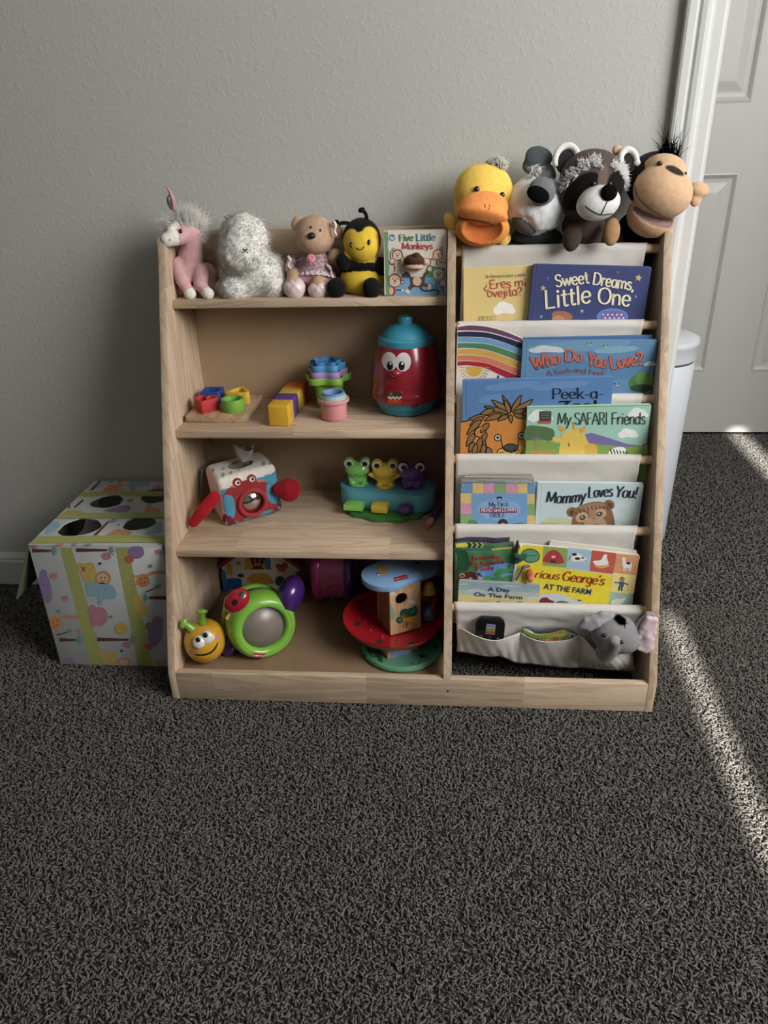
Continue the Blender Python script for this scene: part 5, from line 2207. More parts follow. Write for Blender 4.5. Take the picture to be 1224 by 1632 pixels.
# bee -----------------------------------------------------------------------
Q = Pl((440, 320, 4.221), -.086)
bee = thing('plush_bee', 'black and yellow plush bee with smiling face and antennae', 'stuffed toy', Q.p(570, 650, 0) * [1, 1, 0] + np.array([0, 0, Z1]))
BK, YL = '#151414', '#dcb935'
prims = [(Q.E(575, 265, 128, 142, 118), BK), (Q.E(578, 300, 110, 110, 100, -.014), YL, .003), (Q.E(595, 400, 92, 62, 80, -.004), YL), (Q.E(585, 530, 152, 112, 105), YL), (Q.E(575, 463, 150, 42, 108, -.002), BK, .002),
         (Q.E(458, 405, 52, 60, 50, -.022, 20), BK, .003), (Q.E(708, 440, 44, 62, 46, -.012, -10), BK, .003), (Q.E(405, 588, 66, 68, 66, -.038), BK, .002), (Q.E(643, 590, 62, 70, 64, -.040), BK, .002)]
o, V, F = soft('body', prims, bee, k=.006, paints=[(Q.E(507, 285, 62, 86, 90, -.026), YL), (Q.E(632, 268, 64, 88, 90, -.026), YL), (Q.E(575, 335, 112, 72, 110, -.020), YL)])
sk = Skin(V, F)
Q.eye(bee, 505, 296, 10, 18, sk, rz=7)
Q.eye(bee, 625, 280, 11, 18, sk, rz=7)
Q.thread(bee, [(540, 316), (556, 327), (576, 326), (592, 309)], 6, sk, 'stitched_smile')
mk = Q.m()
for pts, kn in (([(612, 128, 0), (606, 95, -.004), (590, 70, -.006)], (575, 62)), ([(490, 152, 0), (448, 148, -.006), (420, 158, -.008)], (402, 146))):
    V2, F2 = tube(catmull([Q.p(*q) for q in pts], 6), 12 * mk, 9)
    an = obj('antenna', V2, F2, M(BK, rough=.9, sheen=.05, spec=.1, bump=.3, bscale=600), bee, True)
    V2, F2 = ball(Q.p(kn[0], kn[1], -.008), (24 * mk, 17 * mk, 18 * mk), 14, Q.R(-20))
    obj('antenna_tip', V2, F2, M(BK, rough=.9, sheen=.05, spec=.1, bump=.3, bscale=600), an, True)

# ------------------------------------------------------------------ hand puppets lined up above the sling
PUP = 'hand puppets above the sling'
zr = RODS[0][1]
# duck
D = Pl((700, 220, 5.564), -.092)
duck = thing('duck_puppet', 'yellow duck hand puppet with wide open orange beak', 'puppet', D.p(390, 930, .01) * [1, 1, 0] + np.array([0, 0, zr]), PUP)
YD, OD, ID = '#f4cb5a', '#f59a52', '#b85e34'
prims = [(D.E(392, 470, 262, 236, 190, .01), YD), (D.E(380, 620, 250, 190, 170, .01), YD), (D.E(380, 850, 190, 110, 130, .03), YD), (D.E(95, 745, 52, 90, 40, .0, -20), YD, .003), (D.E(575, 890, 62, 70, 50, .0, 30), YD, .003),
         (D.path([(120, 800, .02), (160, 930, .035), (170, 1130, .035)], [70, 60, 50]), '#c99d3c')]
o, V, F = soft('head', prims, duck, vox=.0026, k=.012)
sk1 = Skin(V, F)
D.eye(duck, 332, 457, 25, 27, sk1)
D.eye(duck, 557, 507, 23, 26, sk1)
up = [(D.E(390, 615, 218, 132, 130, -.040), OD), (D.E(385, 690, 222, 62, 150, -.048, 7), OD)]
o, V, F = soft('upper_beak', up, duck, vox=.0022, k=.01)
sk2 = Skin(V, F)
D.thread(duck, [(172, 690), (190, 708), (290, 724), (400, 742), (470, 766), (545, 774), (605, 738)], 9, sk2, 'beak_seam')
D.thread(duck, [(405, 588), (408, 618)], 6, sk2, 'nostril_stitch')
D.thread(duck, [(448, 592), (440, 635)], 6, sk2, 'nostril_stitch')
lo_ = [(D.E(383, 806, 240, 150, 150, -.036), '#df8f40')]
o, V, F = soft('lower_beak', lo_, duck, vox=.0022, k=.01, cut=[D.E(390, 796, 208, 134, 170, -.076)], paints=[(D.E(390, 796, 210, 136, 173, -.076), ID)])
N_ = None
tf = thing
V, F, cc = surface_nets([(D.E(515, 232, 78, 36, 40, .012, 14), '#e8e2d2')], .003, .004)
P1, N1 = sample(V, normals(V, F), np.ones(len(V), bool), 700)
fluff('tuft', duck, P1, N1, .007, .0008, '#f3eedd', .6, .1, seg=2, nrm=N1 * .4 - CF + CR * .6 + CU * .4)

# grey and white puppet
K_ = Pl((700, 220, 5.564), -.088)
gp = thing('dog_puppet', 'grey and white shaggy faced hand puppet with black nose', 'puppet', K_.p(860, 930, .01) * [1, 1, 0] + np.array([0, 0, zr]), PUP)
GR, WHF = '#6e7172', '#e2e2e0'
prims = [(K_.E(850, 610, 215, 235, 170), WHF), (K_.E(930, 330, 105, 110, 80, .02), GR), (K_.E(885, 165, 122, 92, 34, .022, 12), '#4f5355', .003), (K_.E(910, 470, 118, 120, 70, -.044), GR, .004),
         (K_.E(755, 770, 120, 70, 80, -.020, 35), '#5d5c59', .004), (K_.E(860, 880, 240, 95, 130, .012), '#363c39', .004), (K_.path([(860, 900, .02), (860, 1130, .03)], [110, 100]), '#363c39'),
         (K_.E(790, 250, 52, 60, 30, .022), '#505456')]
prims = woolly(prims, 150, .0070, WHF, .010, lambda V, N: (K_.E(850, 610, 222, 242, 190)(V) < 0) & (K_.E(925, 480, 132, 138, 130, -.044)(V) > 0) & (K_.E(750, 775, 128, 74, 130, -.020, 35)(V) > .002) & (N @ CF < .3) & (K_.E(930, 300, 130, 110, 130, 0)(V) > 0) & (K_.E(860, 890, 260, 90, 200, .0)(V) > 0))
o, V, F = soft('head', prims, gp, vox=.0022, k=.010)
sk = Skin(V, F)
K_.eye(gp, 876, 503, 102, 68, sk, 'nose', M('#0b0b0b', rough=.9, sheen=.0, spec=.05, bump=.2, bscale=500), 34, 24, .06)
N_ = normals(V, F)
wm = (K_.E(850, 610, 222, 242, 190)(V) < 0) & (K_.E(925, 480, 122, 128, 120, -.044)(V) > 0) & (K_.E(750, 775, 118, 64, 120, -.020, 35)(V) > .002) & (N_ @ CF < .3) & (K_.E(930, 300, 120, 100, 120, 0)(V) > 0) & (K_.E(860, 890, 260, 90, 200, .0)(V) > 0)
P1, N1 = sample(V, N_, wm, 1100)
fluff('shaggy_face', gp, P1, N1, .0055, .0005, '#f4f4f0', .45, .3, seg=2)
V, F, cc = surface_nets([(K_.E(850, 292, 52, 34, 30, -.014, -10), '#e8e2d2')], .003, .004)
P1, N1 = sample(V, normals(V, F), np.ones(len(V), bool), 350)
fluff('tuft', gp, P1, N1 + CU * .5, .009, .0008, '#f2f0ea', .5, .1, seg=2, nrm=N1 * .4 - CF + CR * .6 + CU * .4)

# raccoon
Rc = Pl((880, 220, 4.708), -.100)
rac = thing('raccoon_puppet', 'dark brown raccoon hand puppet with white muzzle and brows', 'puppet', Rc.p(270, 780, .01) * [1, 1, 0] + np.array([0, 0, zr]), PUP)
BRN, WT = '#554843', '#dedcd8'
prims = [(Rc.E(300, 330, 245, 232, 190), BRN), (Rc.E(280, 470, 215, 150, 170, -.005), BRN), (Rc.E(235, 660, 165, 130, 120, .01), '#4a3f3b'), (Rc.E(150, 745, 70, 108, 62, -.034, 12), '#42372f', .004), (Rc.path([(250, 720, .02), (250, 900, .03)], [120, 110]), '#4a3f3b'),
         (Rc.E(345, 490, 158, 118, 120, -.055, -12), WT, .004)]
o, V, F = soft('head', prims, rac, vox=.0026, k=.010, paints=[(Rc.E(215, 400, 150, 92, 200, -.04, -38), '#15110f'), (Rc.E(490, 350, 80, 100, 200, -.04, 10), '#15110f'), (Rc.E(375, 300, 34, 90, 200, -.04, 8), '#6a5a52'), (Rc.E(345, 490, 160, 120, 124, -.055, -12), WT)])
sk = Skin(V, F)
Rc.eye(rac, 422, 415, 60, 58, sk, 'nose', M('#0a0a0a', rough=.9, sheen=.0, spec=.05, bump=.2, bscale=500), 30, 0, .2)
Rc.eye(rac, 312, 345, 16, 18, sk)
Rc.eye(rac, 432, 345, 15, 18, sk)
Rc.thread(rac, [(248, 510), (300, 546), (368, 574), (450, 566)], 7, sk, 'stitched_smile')
Rc.thread(rac, [(412, 478), (392, 520), (368, 574)], 7, sk, 'muzzle_seam')
N_ = normals(V, F)
for seg_ in ([(90, 345, 34), (150, 290, 40), (230, 235, 44), (310, 205, 48), (340, 250, 24)], [(460, 235, 30), (520, 235, 44), (555, 285, 36), (572, 345, 26)]):
    mk_ = np.zeros(len(V), bool)
    for x, y, r in seg_:
        mk_ |= Rc.E(x, y, r, r, 160, -.02)(V) < 0
    P1, N1 = sample(V, N_, mk_ & (N_ @ CF < 0), 650)
    fluff('brow_fur', rac, P1, N1 + CU * .3 - CR * .3, .0065, .0010, '#f4f3f0', .4, .1, seg=2, nrm=N1 * .5 - CF + CR * .6)
for (x, y, rx, ry, rt, dy) in ((108, 165, 84, 108, 12, .012), (575, 170, 60, 82, -12, .012)):
    c = Rc.p(x, y, dy)
    m = Rc.m()
    A = Rc.R(rt)
    pth = [c + A[0] * (rx * m * math.cos(t)) + A[1] * (ry * m * math.sin(t)) for t in np.linspace(math.radians(-20), math.radians(215), 24)]
    V2, F2 = tube(pth, [18 * m, 24 * m, 26 * m, 24 * m, 18 * m], 12)
    ear = obj('ear', V2, F2, M(WT, rough=.9, sheen=.05, spec=.1, bump=.3, bscale=500), rac, True)
    V2, F2 = ball(c + CF * .004, (rx * .92 * m, ry * .95 * m, 16 * m), 20, A)
    obj('ear_lining', V2, F2, M('#0e0c0c', rough=.9, sheen=.2, bump=.3, bscale=500), ear, True)
    V2, F2 = ball(pth[0], (26 * m, 26 * m, 24 * m), 14)
    obj('ear_tip', V2, F2, M(WT, rough=.9, sheen=.05, spec=.1, bump=.3, bscale=500), ear, True)

# monkey
Mk = Pl((880, 220, 4.708), -.084)
mon = thing('monkey_puppet', 'black and tan monkey hand puppet with big muzzle and tufted hair', 'puppet', Mk.p(760, 780, .01) * [1, 1, 0] + np.array([0, 0, zr]), PUP)
DKB, TAN = '#1d1918', '#d2ac88'
prims = [(Mk.E(770, 320, 215, 205, 170, .012), DKB), (Mk.E(660, 660, 170, 110, 120, .01), '#161415'), (Mk.path([(660, 680, .02), (640, 880, .03)], [120, 110]), '#161415'),
         (Mk.E(850, 235, 150, 98, 120, -.016, 15), TAN, .004), (Mk.E(830, 405, 212, 182, 170, -.034, 20), TAN, .005), (Mk.E(735, 590, 176, 146, 130, -.024, 28), '#c8a27e', .004),
         (Mk.E(490, 92, 40, 38, 26, .014), TAN, .003), (Mk.E(1105, 385, 74, 54, 36, .006, 18), TAN, .003), (Mk.E(1078, 455, 46, 62, 32, .006, 15), TAN, .004)]
_V, _F, _c = surface_nets(prims, .004, .010)
_sk = Skin(_V, _F)
MP_ = [(575, 478), (620, 530), (690, 585), (770, 622), (850, 642), (905, 640)]
_pts = [_sk.pt(*(Mk.c[0] + x / Mk.c[2], Mk.c[1] + y / Mk.c[2]), -.001) for x, y in MP_]
_pts = [p for p in _pts if p is not None]
_mr = [r * Mk.m() for r in (14, 24, 30, 30, 22, 12)][:len(_pts)]
mouth = s_path(_pts, _mr)
o, V, F = soft('head', prims, mon, vox=.0026, k=.010, cut=[mouth], paints=[(s_path(_pts, [r + .0012 for r in _mr]), '#8c6f6a'), (Mk.E(915, 252, 72, 38, 200, -.05, 25), '#332a27')])
sk = Skin(V, F)
Mk.eye(mon, 803, 195, 22, 17, sk, rz=18)
Mk.eye(mon, 1000, 268, 10, 12, sk)
Mk.thread(mon, [(618, 355), (640, 430), (690, 495), (780, 560), (870, 595), (940, 596), (1000, 560), (1030, 525)], 6, sk, 'stitched_smile', M('#4a3426', rough=.8))
N_ = normals(V, F)
hm = Mk.E(880, 135, 80, 30, 100, .0, 22)(V) < 0
P1, N1 = sample(V, N_, hm, 150)
fluff('hair_tuft', mon, P1, N1 * .3 + CU * 1.1, .026, .0007, '#191615', .35, .0, seg=4)
V, F, cc = surface_nets([(Mk.E(445, 705, 62, 104, 50, -.055, 8), '#a37d58')], .0026, .004)
obj('paw', V, F, attr_mat('plush'), mon, True, None, cc, 'tan plush paw')

# ------------------------------------------------------------------ bottom canvas with pockets
R6 = RODS[5]
prof = arcpts(R6, CR_, -10, 190, 9)
s = np.array(prof[-1][:2])
for i in range(1, 13):
    t = i / 12
    prof.append((s[0] + .010 * t + .003 * math.sin(4 * t), s[1] - .100 * t, .9))
cloth('canvas_apron', prof, SX0, SX1 + .008, 7.7, shelf, edge=lambda t: (.010 * t, -.004 * t))
CP_ = (720, 960, 5.829)
RIM = [(68, 252), (110, 255), (220, 312), (340, 350), (440, 352), (560, 312), (640, 287), (700, 322), (820, 362), (950, 366), (1100, 346), (1186, 314), (1260, 378), (1330, 450), (1372, 500), (1420, 518), (1480, 515), (1540, 478), (1600, 458), (1672, 448)]
BOT = [(46, 456), (110, 462), (220, 484), (340, 506), (440, 500), (520, 530), (610, 566), (720, 570), (830, 585), (950, 598), (1080, 606), (1186, 606), (1260, 612), (1330, 618), (1400, 624), (1470, 628), (1540, 632), (1600, 636), (1650, 638), (1702, 642)]
rim, bot = catmull(RIM, 5), catmull(BOT, 5)
nu = len(rim)
seams = [68, 640, 1186, 1690]
YP = R6[0] - CR_ - .002
V2 = []
nt_ = 14
for j in range(nt_ + 1):
    t = j / nt_
    for i in range(nu):
        q = rim[i] * (1 - t) + bot[i] * t
        x = rim[i][0]
        k = max(0, sum(x > s_ for s_ in seams) - 1)
        a, b2 = seams[min(k, 2)], seams[min(k, 2) + 1]
        f_ = max(0, min(1, (x - a) / (b2 - a)))
        bul = math.sin(math.pi * f_) ** .7 * (.026, .024, .050)[min(k, 2)] * (1 - .75 * t ** 1.3)
        wv = .0016 * math.sin(i * .55 + 3 * t) * math.sin(2.6 * t + i * .11) + .0012 * math.sin(i * 1.3 - 6 * t)
        V2.append(onY(CP_[0] + q[0] / CP_[2], CP_[1] + q[1] / CP_[2], YP + .010 * t - bul + wv * (.3 + t)))
F2 = [(j * nu + i, j * nu + i + 1, (j + 1) * nu + i + 1, (j + 1) * nu + i) for j in range(nt_) for i in range(nu - 1)]
pk = obj('canvas_pocket', V2, F2, CANVAS, shelf, True)
md = pk.modifiers.new('thickness', 'SOLIDIFY'); md.thickness = .0014; md.offset = 0
V3, F3 = tube([V2[i] + np.array([0, -.0004, 0]) for i in range(nu)], .0013, 6)
obj('pocket_hem', V3, F3, CANVAS, pk, True)

# black gadget in the first pocket
CG = (750, 975, 20.4)
ng = np.array([0, -math.cos(.12), math.sin(.12)])
pg0 = np.array([0, YP - .013, R6[1] - .04])
fg = Flat(pg0, ng)
gpt = lambda x, y, l=0: fg.pt(CG[0] + x / CG[2], CG[1] + y / CG[2], l)
tl, tr = gpt(195, 180), gpt(1140, 235)
u_ = (tr - tl); w_ = np.linalg.norm(u_); u_ /= w_
v_ = np.cross(ng, u_)
axg = np.array([u_, v_, ng])
cg = (tl + tr) / 2 - v_ * w_ / 2
gad = thing('music_player', 'small rounded black gadget with striped screen in cloth pocket', 'gadget', cg - v_ * w_ / 2)
V, F = prism(rrect(w_, w_, .014, 6), -.010, 0, c=cg, ax=axg, bevel=.003)
gb = obj('case', V, F, M('#0b0b0c', rough=.35, var=.0, coat=.2), gad, True, angle=40)
a_ = Art(fg, CG, .0004)
for pts, c in (([(520, 385), (815, 420), (812, 500), (505, 480)], '#7d78a6'), ([(503, 490), (808, 512), (800, 545), (500, 530)], '#a9ab9c'), ([(500, 535), (802, 548), (795, 665), (490, 655)], '#71803c'), ([(480, 668), (795, 680), (780, 750), (470, 725)], '#a04a52')):
    a_.poly(pts, c)
a_.build('screen', gb)
a_ = Art(fg, CG, .0004)
for x0, x1, y0 in ((290, 385, 785), (560, 600, 822), (630, 675, 826), (850, 930, 855)):
    a_.line([(x0, y0), (x1, y0 + 6)], 16, '#9aa39a', False)
a_.build('button_marks', gb)

# curved picture booklet in the middle pocket
CBk = (825, 985, 11.657)
bk = thing('picture_booklet', 'small bent picture booklet with green border in middle pocket', 'booklet', onY(878, 1025, YP - .02))
Yb = YP - .0015


def strip(name, top, bottom, h, parent, dy0=-.018, th=.0005):
    t_, b_ = catmull(top, 6), catmull(bottom, 6)
    V, F = [], []
    n_ = len(t_)
    x0, x1 = t_[0][0], t_[-1][0]
    for row in (t_, b_):
        for q in row:
            f = (q[0] - x0) / (x1 - x0)
            V.append(onY(CBk[0] + q[0] / CBk[2], CBk[1] + q[1] / CBk[2], Yb + dy0 * math.sin(math.pi * min(max(f, 0), 1))))
    F = [(i, i + 1, n_ + i + 1, n_ + i) for i in range(n_ - 1)]
    o = obj(name, V, F, M(h, rough=.4, var=.08, scale=60), parent, True)
    md = o.modifiers.new('thickness', 'SOLIDIFY'); md.thickness = th; md.offset = 0
    return o, np.array(V), F


strip('page', [(90, 165), (250, 160), (500, 190), (800, 190), (1000, 220), (1100, 300)], [(90, 280), (250, 400), (500, 440), (800, 440), (1000, 400), (1090, 360)], '#3d4246', bk, .002)
strip('page', [(440, 290), (600, 280), (740, 245), (840, 220), (930, 250), (1010, 290)], [(440, 480), (600, 480), (740, 480), (840, 480), (930, 480), (1010, 480)], '#c99a3d', bk, -.004)
strip('page', [(110, 180), (190, 210), (260, 250), (330, 290), (480, 310)], [(110, 300), (190, 360), (260, 400), (330, 420), (480, 430)], '#b9bdb6', bk, -.006)
cv, Vc, Fc = strip('cover', [(72, 165), (150, 230), (260, 280), (420, 312), (620, 310), (800, 290), (960, 272), (1060, 290), (1110, 320)], [(74, 300), (150, 365), (260, 425), (420, 462), (620, 465), (800, 462), (960, 430), (1060, 395), (1100, 370)], '#6b8c34', bk, -.015)
a_ = Art(Skin(Vc, Fc), CBk, .0004)
a_.poly([(280, 372), (420, 380), (640, 385), (820, 375), (940, 360), (940, 520), (280, 520)], '#c7a468')
a_.ell(1030, 330, 80, 60, '#d5d8d6')
star(a_, 1010, 338, 46, '#3a4a86', .2, .6, 7)
a_.rect(285, 385, 400, 420, '#2f4450')
a_.build('cover_art', cv)
a_ = Art(Skin(Vc, Fc), CBk, .0008)
a_.type('T', (415, 430), (480, 430), 55, '#b02a34', .02)
a_.type('i', (485, 430), (510, 430), 50, '#b02a34', .02)
a_.type('B', (665, 425), (765, 425), 65, '#c02834', .04)
a_.type('E', (805, 420), (900, 415), 58, '#c04a54', .03)
a_.build('lettering', cv)

# elephant puppet lolling in the right pocket
L_ = Pl((900, 955, 7.65), YP - .034)
ele = thing('elephant_puppet', 'grey elephant hand puppet with pink lined ear in cloth pocket', 'puppet', L_.p(600, 850, 0))
GE = '#858384'
prims = [(L_.E(610, 415, 285, 235, 210), GE), (L_.E(740, 520, 165, 140, 140, -.006), GE), (L_.path([(500, 640, -.016), (560, 590, -.03), (606, 525, -.048)], [125, 100, 66]), GE, .004), (L_.E(602, 500, 66, 62, 58, -.052), '#959394', .004),
         (L_.path([(560, 560, .010), (600, 720, .022)], [120, 80]), GE)]
o, V, F = soft('head', prims, ele, vox=.0022, k=.008)
sk = Skin(V, F)
L_.eye(ele, 480, 437, 28, 24, sk)
L_.eye(ele, 690, 522, 24, 25, sk)
N_ = normals(V, F)
pm = (L_.E(720, 262, 112, 58, 200, -.03, 42)(V) < 0) & (N_ @ CF < .2)
P1, N1 = sample(V, N_, pm, 900)
fluff('forelock', ele, P1, N1, .006, .0009, '#0e0d11', .6, .1, seg=2)


def flap(name, pts, dys, h, parent, th=.006):
    """soft padded flap from an outline in crop pixels"""
    P = [L_.p(x, y, d) for (x, y), d in zip(pts, dys)]
    fs = []
    c = np.mean(P, 0)
    for i in range(len(P)):
        fs.append(s_cap(P[i], P[(i + 1) % len(P)], th * .5, th * .5))
    n_ = len(P)
    prims = [(f, h, .004) for f in fs] + [(s_path([P[i], c], [th * .5, th * .65]), h, .006) for i in range(n_)] + [(s_path([(P[i] + P[(i + 1) % n_]) / 2, c], [th * .5, th * .65]), h, .006) for i in range(n_)]
    V, F, cc = surface_nets(prims, .0015, .009)
    return obj(name, V, F, attr_mat('plush'), parent, True, None, cc)


flap('ear', [(560, 195), (450, 185), (260, 255), (205, 330), (300, 350), (400, 300), (520, 230)], [0, -.004, -.006, -.006, -.012, -.012, -.004], '#98969a', ele, .010)
e = flap('ear', [(850, 350), (930, 270), (1010, 185), (1070, 190), (1040, 300), (960, 420), (890, 430)], [0, 0, .002, .002, .006, .006, .0], '#8d8b90', ele, .007)
flap('ear_lining', [(900, 450), (960, 330), (1015, 235), (1105, 250), (1085, 400), (1050, 590), (990, 628), (900, 590)], [-.008] * 8, '#d6bcc2', e, .007)
# ------------------------------------------------------------------ second shelf: sorter, blocks, cups, cookie jar
def pxc(c, x, y):
    return c[0] + x / c[2], c[1] + y / c[2]


def plast(h, rough=.3, coat=.25):
    return M(h, rough=rough, var=.02, scale=20, coat=coat)


CA = (280, 500, 5.564)
tray = thing('sorter_board', 'square wooden shape sorter board holding four coloured rings', 'toy', (-.392, -.117, Z2))
V, F = rbox((-.392, -.117, Z2 + .0077), (.130, .140, .0150), .002, 2)
obj('board', V, F, wood('y', h='#b79a7a', dark='#8a6b4c', block=.9, seed=.3), tray, True, angle=40)
RING = 'rings on the sorter board'
ZT = Z2 + .0152


def ring(name, label, outer, inner, c, h, hh=.026):
    t = thing(name, label, 'toy ring', (c[0], c[1], ZT), RING)
    V, F = prism(outer, 0, hh, c=(c[0], c[1], ZT), bevel=.0018, holes=[inner])
    obj('ring_wall', V, F, M(h, rough=.55, var=.05, scale=40), t, True, angle=40)
    V, F = lathe([(.0052, 0), (.0052, hh - .006), (.004, hh - .004), (0, hh - .004)], 16, c=(c[0], c[1], ZT), cap=False)
    return t


def heart(s):
    o = []
    for i in range(36):
        t = 2 * math.pi * i / 36
        o.append((s * (16 * math.sin(t) ** 3) / 16, s * (13 * math.cos(t) - 5 * math.cos(2 * t) - 2 * math.cos(3 * t) - math.cos(4 * t)) / 15))
    return [(x, y) for x, y in o][::-1]


def tri(s, r=.004):
    pts = []
    for k in range(3):
        a = math.pi / 2 + 2 * math.pi * k / 3
        c = (math.cos(a) * (s - 2 * r), math.sin(a) * (s - 2 * r))
        for q in range(-2, 3):
            b = a + q * math.pi / 6
            pts.append((c[0] + 2 * r * math.cos(b), c[1] + 2 * r * math.sin(b)))
    return pts


ring('heart_ring', 'red heart shaped wooden ring on the sorter board', heart(.0255), heart(.019), (-.422, -.150), '#b3282e')
ring('round_ring', 'green round wooden ring on the sorter board', circ(.0235, 32), circ(.0180, 32), (-.364, -.152), '#72a83a')
ring('square_ring', 'dark blue square wooden ring on the sorter board', rrect(.042, .042, .004), rrect(.029, .029, .003), (-.424, -.092), '#23408c')
ring('triangle_ring', 'yellow triangular wooden ring on the sorter board', tri(.029), tri(.019, .003), (-.366, -.096), '#d2a92c')

# four blocks in a row
BG = 'row of painted blocks'
bd = np.array([.055, 1.0]) / math.hypot(.055, 1)
for i, (h, lab) in enumerate((('#d6a626', 'bright yellow wooden block at the front of the row'), ('#573a86', 'purple wooden block second in the row of blocks'), ('#c2a42c', 'mustard yellow wooden block between purple and orange blocks'), ('#d3622a', 'orange wooden block at the back of the row'))):
    c = np.array([-.2575, -.1875]) + bd * (.0432 * i)
    t = thing('wooden_block', lab, 'block', (c[0], c[1], Z2), BG)
    V, F = rbox((c[0], c[1], Z2 + .0218), (.0425, .0425, .043), .003, 3, rotz(math.atan2(-bd[0], bd[1])))
    obj('block_body', V, F, M(h, rough=.5, var=.04, scale=40), t, True, angle=40)


def cup(name, label, h, c, z0, r0, r1, hh, lip=.002, th=.0016, group=None):
    t = thing(name, label, 'cup', (c[0], c[1], z0), group)
    prof = [(0, 0), (r0 - .003, 0), (r0, .003), (r1, hh - .007), (r1 + lip, hh - .006), (r1 + lip + .0006, hh - .002), (r1 + lip, hh), (r1 - th + .0005, hh), (r1 - th, hh - .002), (r0 - th, .003), (0, .0025)]
    V, F = lathe(prof, 40, c=(c[0], c[1], z0), cap=False)
    obj('cup_wall', V, F, plast(h, .5, .05), t, True, angle=50)
    return t


CG_ = 'nesting cups'
cc_ = (-.154, -.158)
cup('stacking_cup', 'pink round nesting cup holding smaller pastel cups', '#d58e94', cc_, Z2 + .0003, .0255, .0262, .043, .0055, group=CG_)
cup('stacking_cup', 'pale mint round cup nested in the pink cup', '#a9bfa4', cc_, Z2 + .006, .0225, .0240, .0420, .0025, group=CG_)
cup('stacking_cup', 'pale aqua round cup rim just above the mint one', '#9fc0c8', cc_, Z2 + .012, .0205, .0220, .0400, .0022, group=CG_)
cup('stacking_cup', 'periwinkle blue round cup innermost of the nested cups', '#6f8cc0', cc_, Z2 + .018, .0185, .0205, .0380, .0022, group=CG_)


def starpoly(R, amp=.16, n=60, rot=.0):
    o = []
    for i in range(n):
        a = 2 * math.pi * i / n
        r = R * (1 + amp * math.cos(5 * (a - rot)))
        o.append((r * math.cos(a), r * math.sin(a)))
    return o


def star_cup(label, h, c, z0, R, hh, skirt=.014, amp=.15, rot=.3):
    t = thing('star_cup', label, 'cup', (c[0], c[1], z0), 'star shaped nesting cups')
    rings = [(.02, 0, 0), (.58, 0, .5), (.60, .002, .6), (.66, hh - skirt, 1), (.985, hh - skirt, 1), (1.0, hh - skirt + .001, 1), (1.0, hh - .001, 1), (.985, hh, 1), (.955, hh, 1), (.945, hh - .002, 1), (.945, hh - skirt + .002, 1), (.63, hh - skirt + .001, 1), (.56, .004, .6), (.02, .003, 0)]
    n = 60
    V = []
    for k, z, am in rings:
        V += [(c[0] + x, c[1] + y, z0 + z) for x, y in starpoly(R * k, amp * am, n, rot)]
    F = [(j * n + i, j * n + (i + 1) % n, (j + 1) * n + (i + 1) % n, (j + 1) * n + i) for j in range(len(rings) - 1) for i in range(n)]
    F += [tuple(reversed(range(n))), tuple((len(rings) - 1) * n + i for i in range(n))]
    obj('cup_wall', V, F, plast(h, .5, .05), t, True, angle=50)


sc_ = (-.176, -.076)
star_cup('green star shaped nesting cup at the bottom of the stack', '#7fae3e', sc_, Z2 + .0003, .0445, .0700)
star_cup('lilac star shaped nesting cup between green and blue cups', '#a585b8', sc_, Z2 + .013, .0385, .0690)
star_cup('sky blue star shaped nesting cup on top of the stack', '#4f92c4', sc_, Z2 + .026, .0345, .0690)
star_cup('small blue star cup innermost of the star stack', '#3f7fb0', sc_, Z2 + .034, .0275, .0660, .010)

# cookie jar toy -----------------------------------------------------------
CJ = (580, 500, 9.418)
jc = np.array([-.0095, -.1015])
jar = thing('cookie_jar_toy', 'red cookie jar toy with cartoon eyes and blue lid', 'toy', (jc[0], jc[1], Z2))
J3 = (jc[0], jc[1], Z2 + .0004)
TB = plast('#3a93ad', .35, .2)
TR_ = plast('#94162a', .25, .5)
V, F = lathe([(0, 0), (.050, 0), (.0545, .003), (.0565, .010), (.0570, .0125), (.0600, .014), (.0660, .030), (.0640, .034), (0, .034)], 56, c=J3, cap=False)
jb = obj('base', V, F, TB, jar, True, angle=35)
V2, F2 = lathe([(.060, .030), (.0715, .031), (.0742, .035), (.0745, .046), (.0735, .049), (.0725, .052), (.0722, .060), (.0705, .080), (.0665, .105), (.0610, .128), (.0560, .141), (.050, .143)], 64, c=J3, cap=False)
jr = obj('body', V2, F2, TR_, jar, True, angle=50)
Vl, Fl = lathe([(.050, .139), (.0560, .1395), (.0565, .143), (.0555, .152), (.0520, .1555), (.0490, .1560), (.0480, .1575), (.0440, .164), (.034, .172), (.020, .178), (.0145, .179), (.0140, .182), (.0148, .187), (.0130, .1925), (.007, .1945), (0, .195)], 56, c=J3, cap=False)
obj('lid', Vl, Fl, TB, jar, True, angle=35)
sk = Skin(np.vstack([V2, V]), list(F2) + [tuple(i + len(V2) for i in f) for f in F])
a_ = Art(sk, CJ, .0005)
a_.kw = dict(rough=.4, var=.02, scale=40)
a_.ell(385, 715, 112, 142, '#d6d0d2', -8)
a_.ell(590, 725, 116, 145, '#d6d0d2', 8)
a_.build('eye_white', jr)
for x in (395, 567):
    a_ = Art(sk, CJ, .0009)
    a_.ell(x, 782, 46, 68, '#0e0d0e')
    a_.ell(x + 10, 748, 17, 22, '#e6e2e2')
    a_.build('pupil', jr)
P = sk.pt(*pxc(CJ, 478, 905), 0)
mj = mpp(P) / CJ[2]
V, F = ball(P + CF * .002, (95 * mj, 62 * mj, .011), 24, [CR, CU, CF])
obj('nose', V, F, TR_, jr, True)
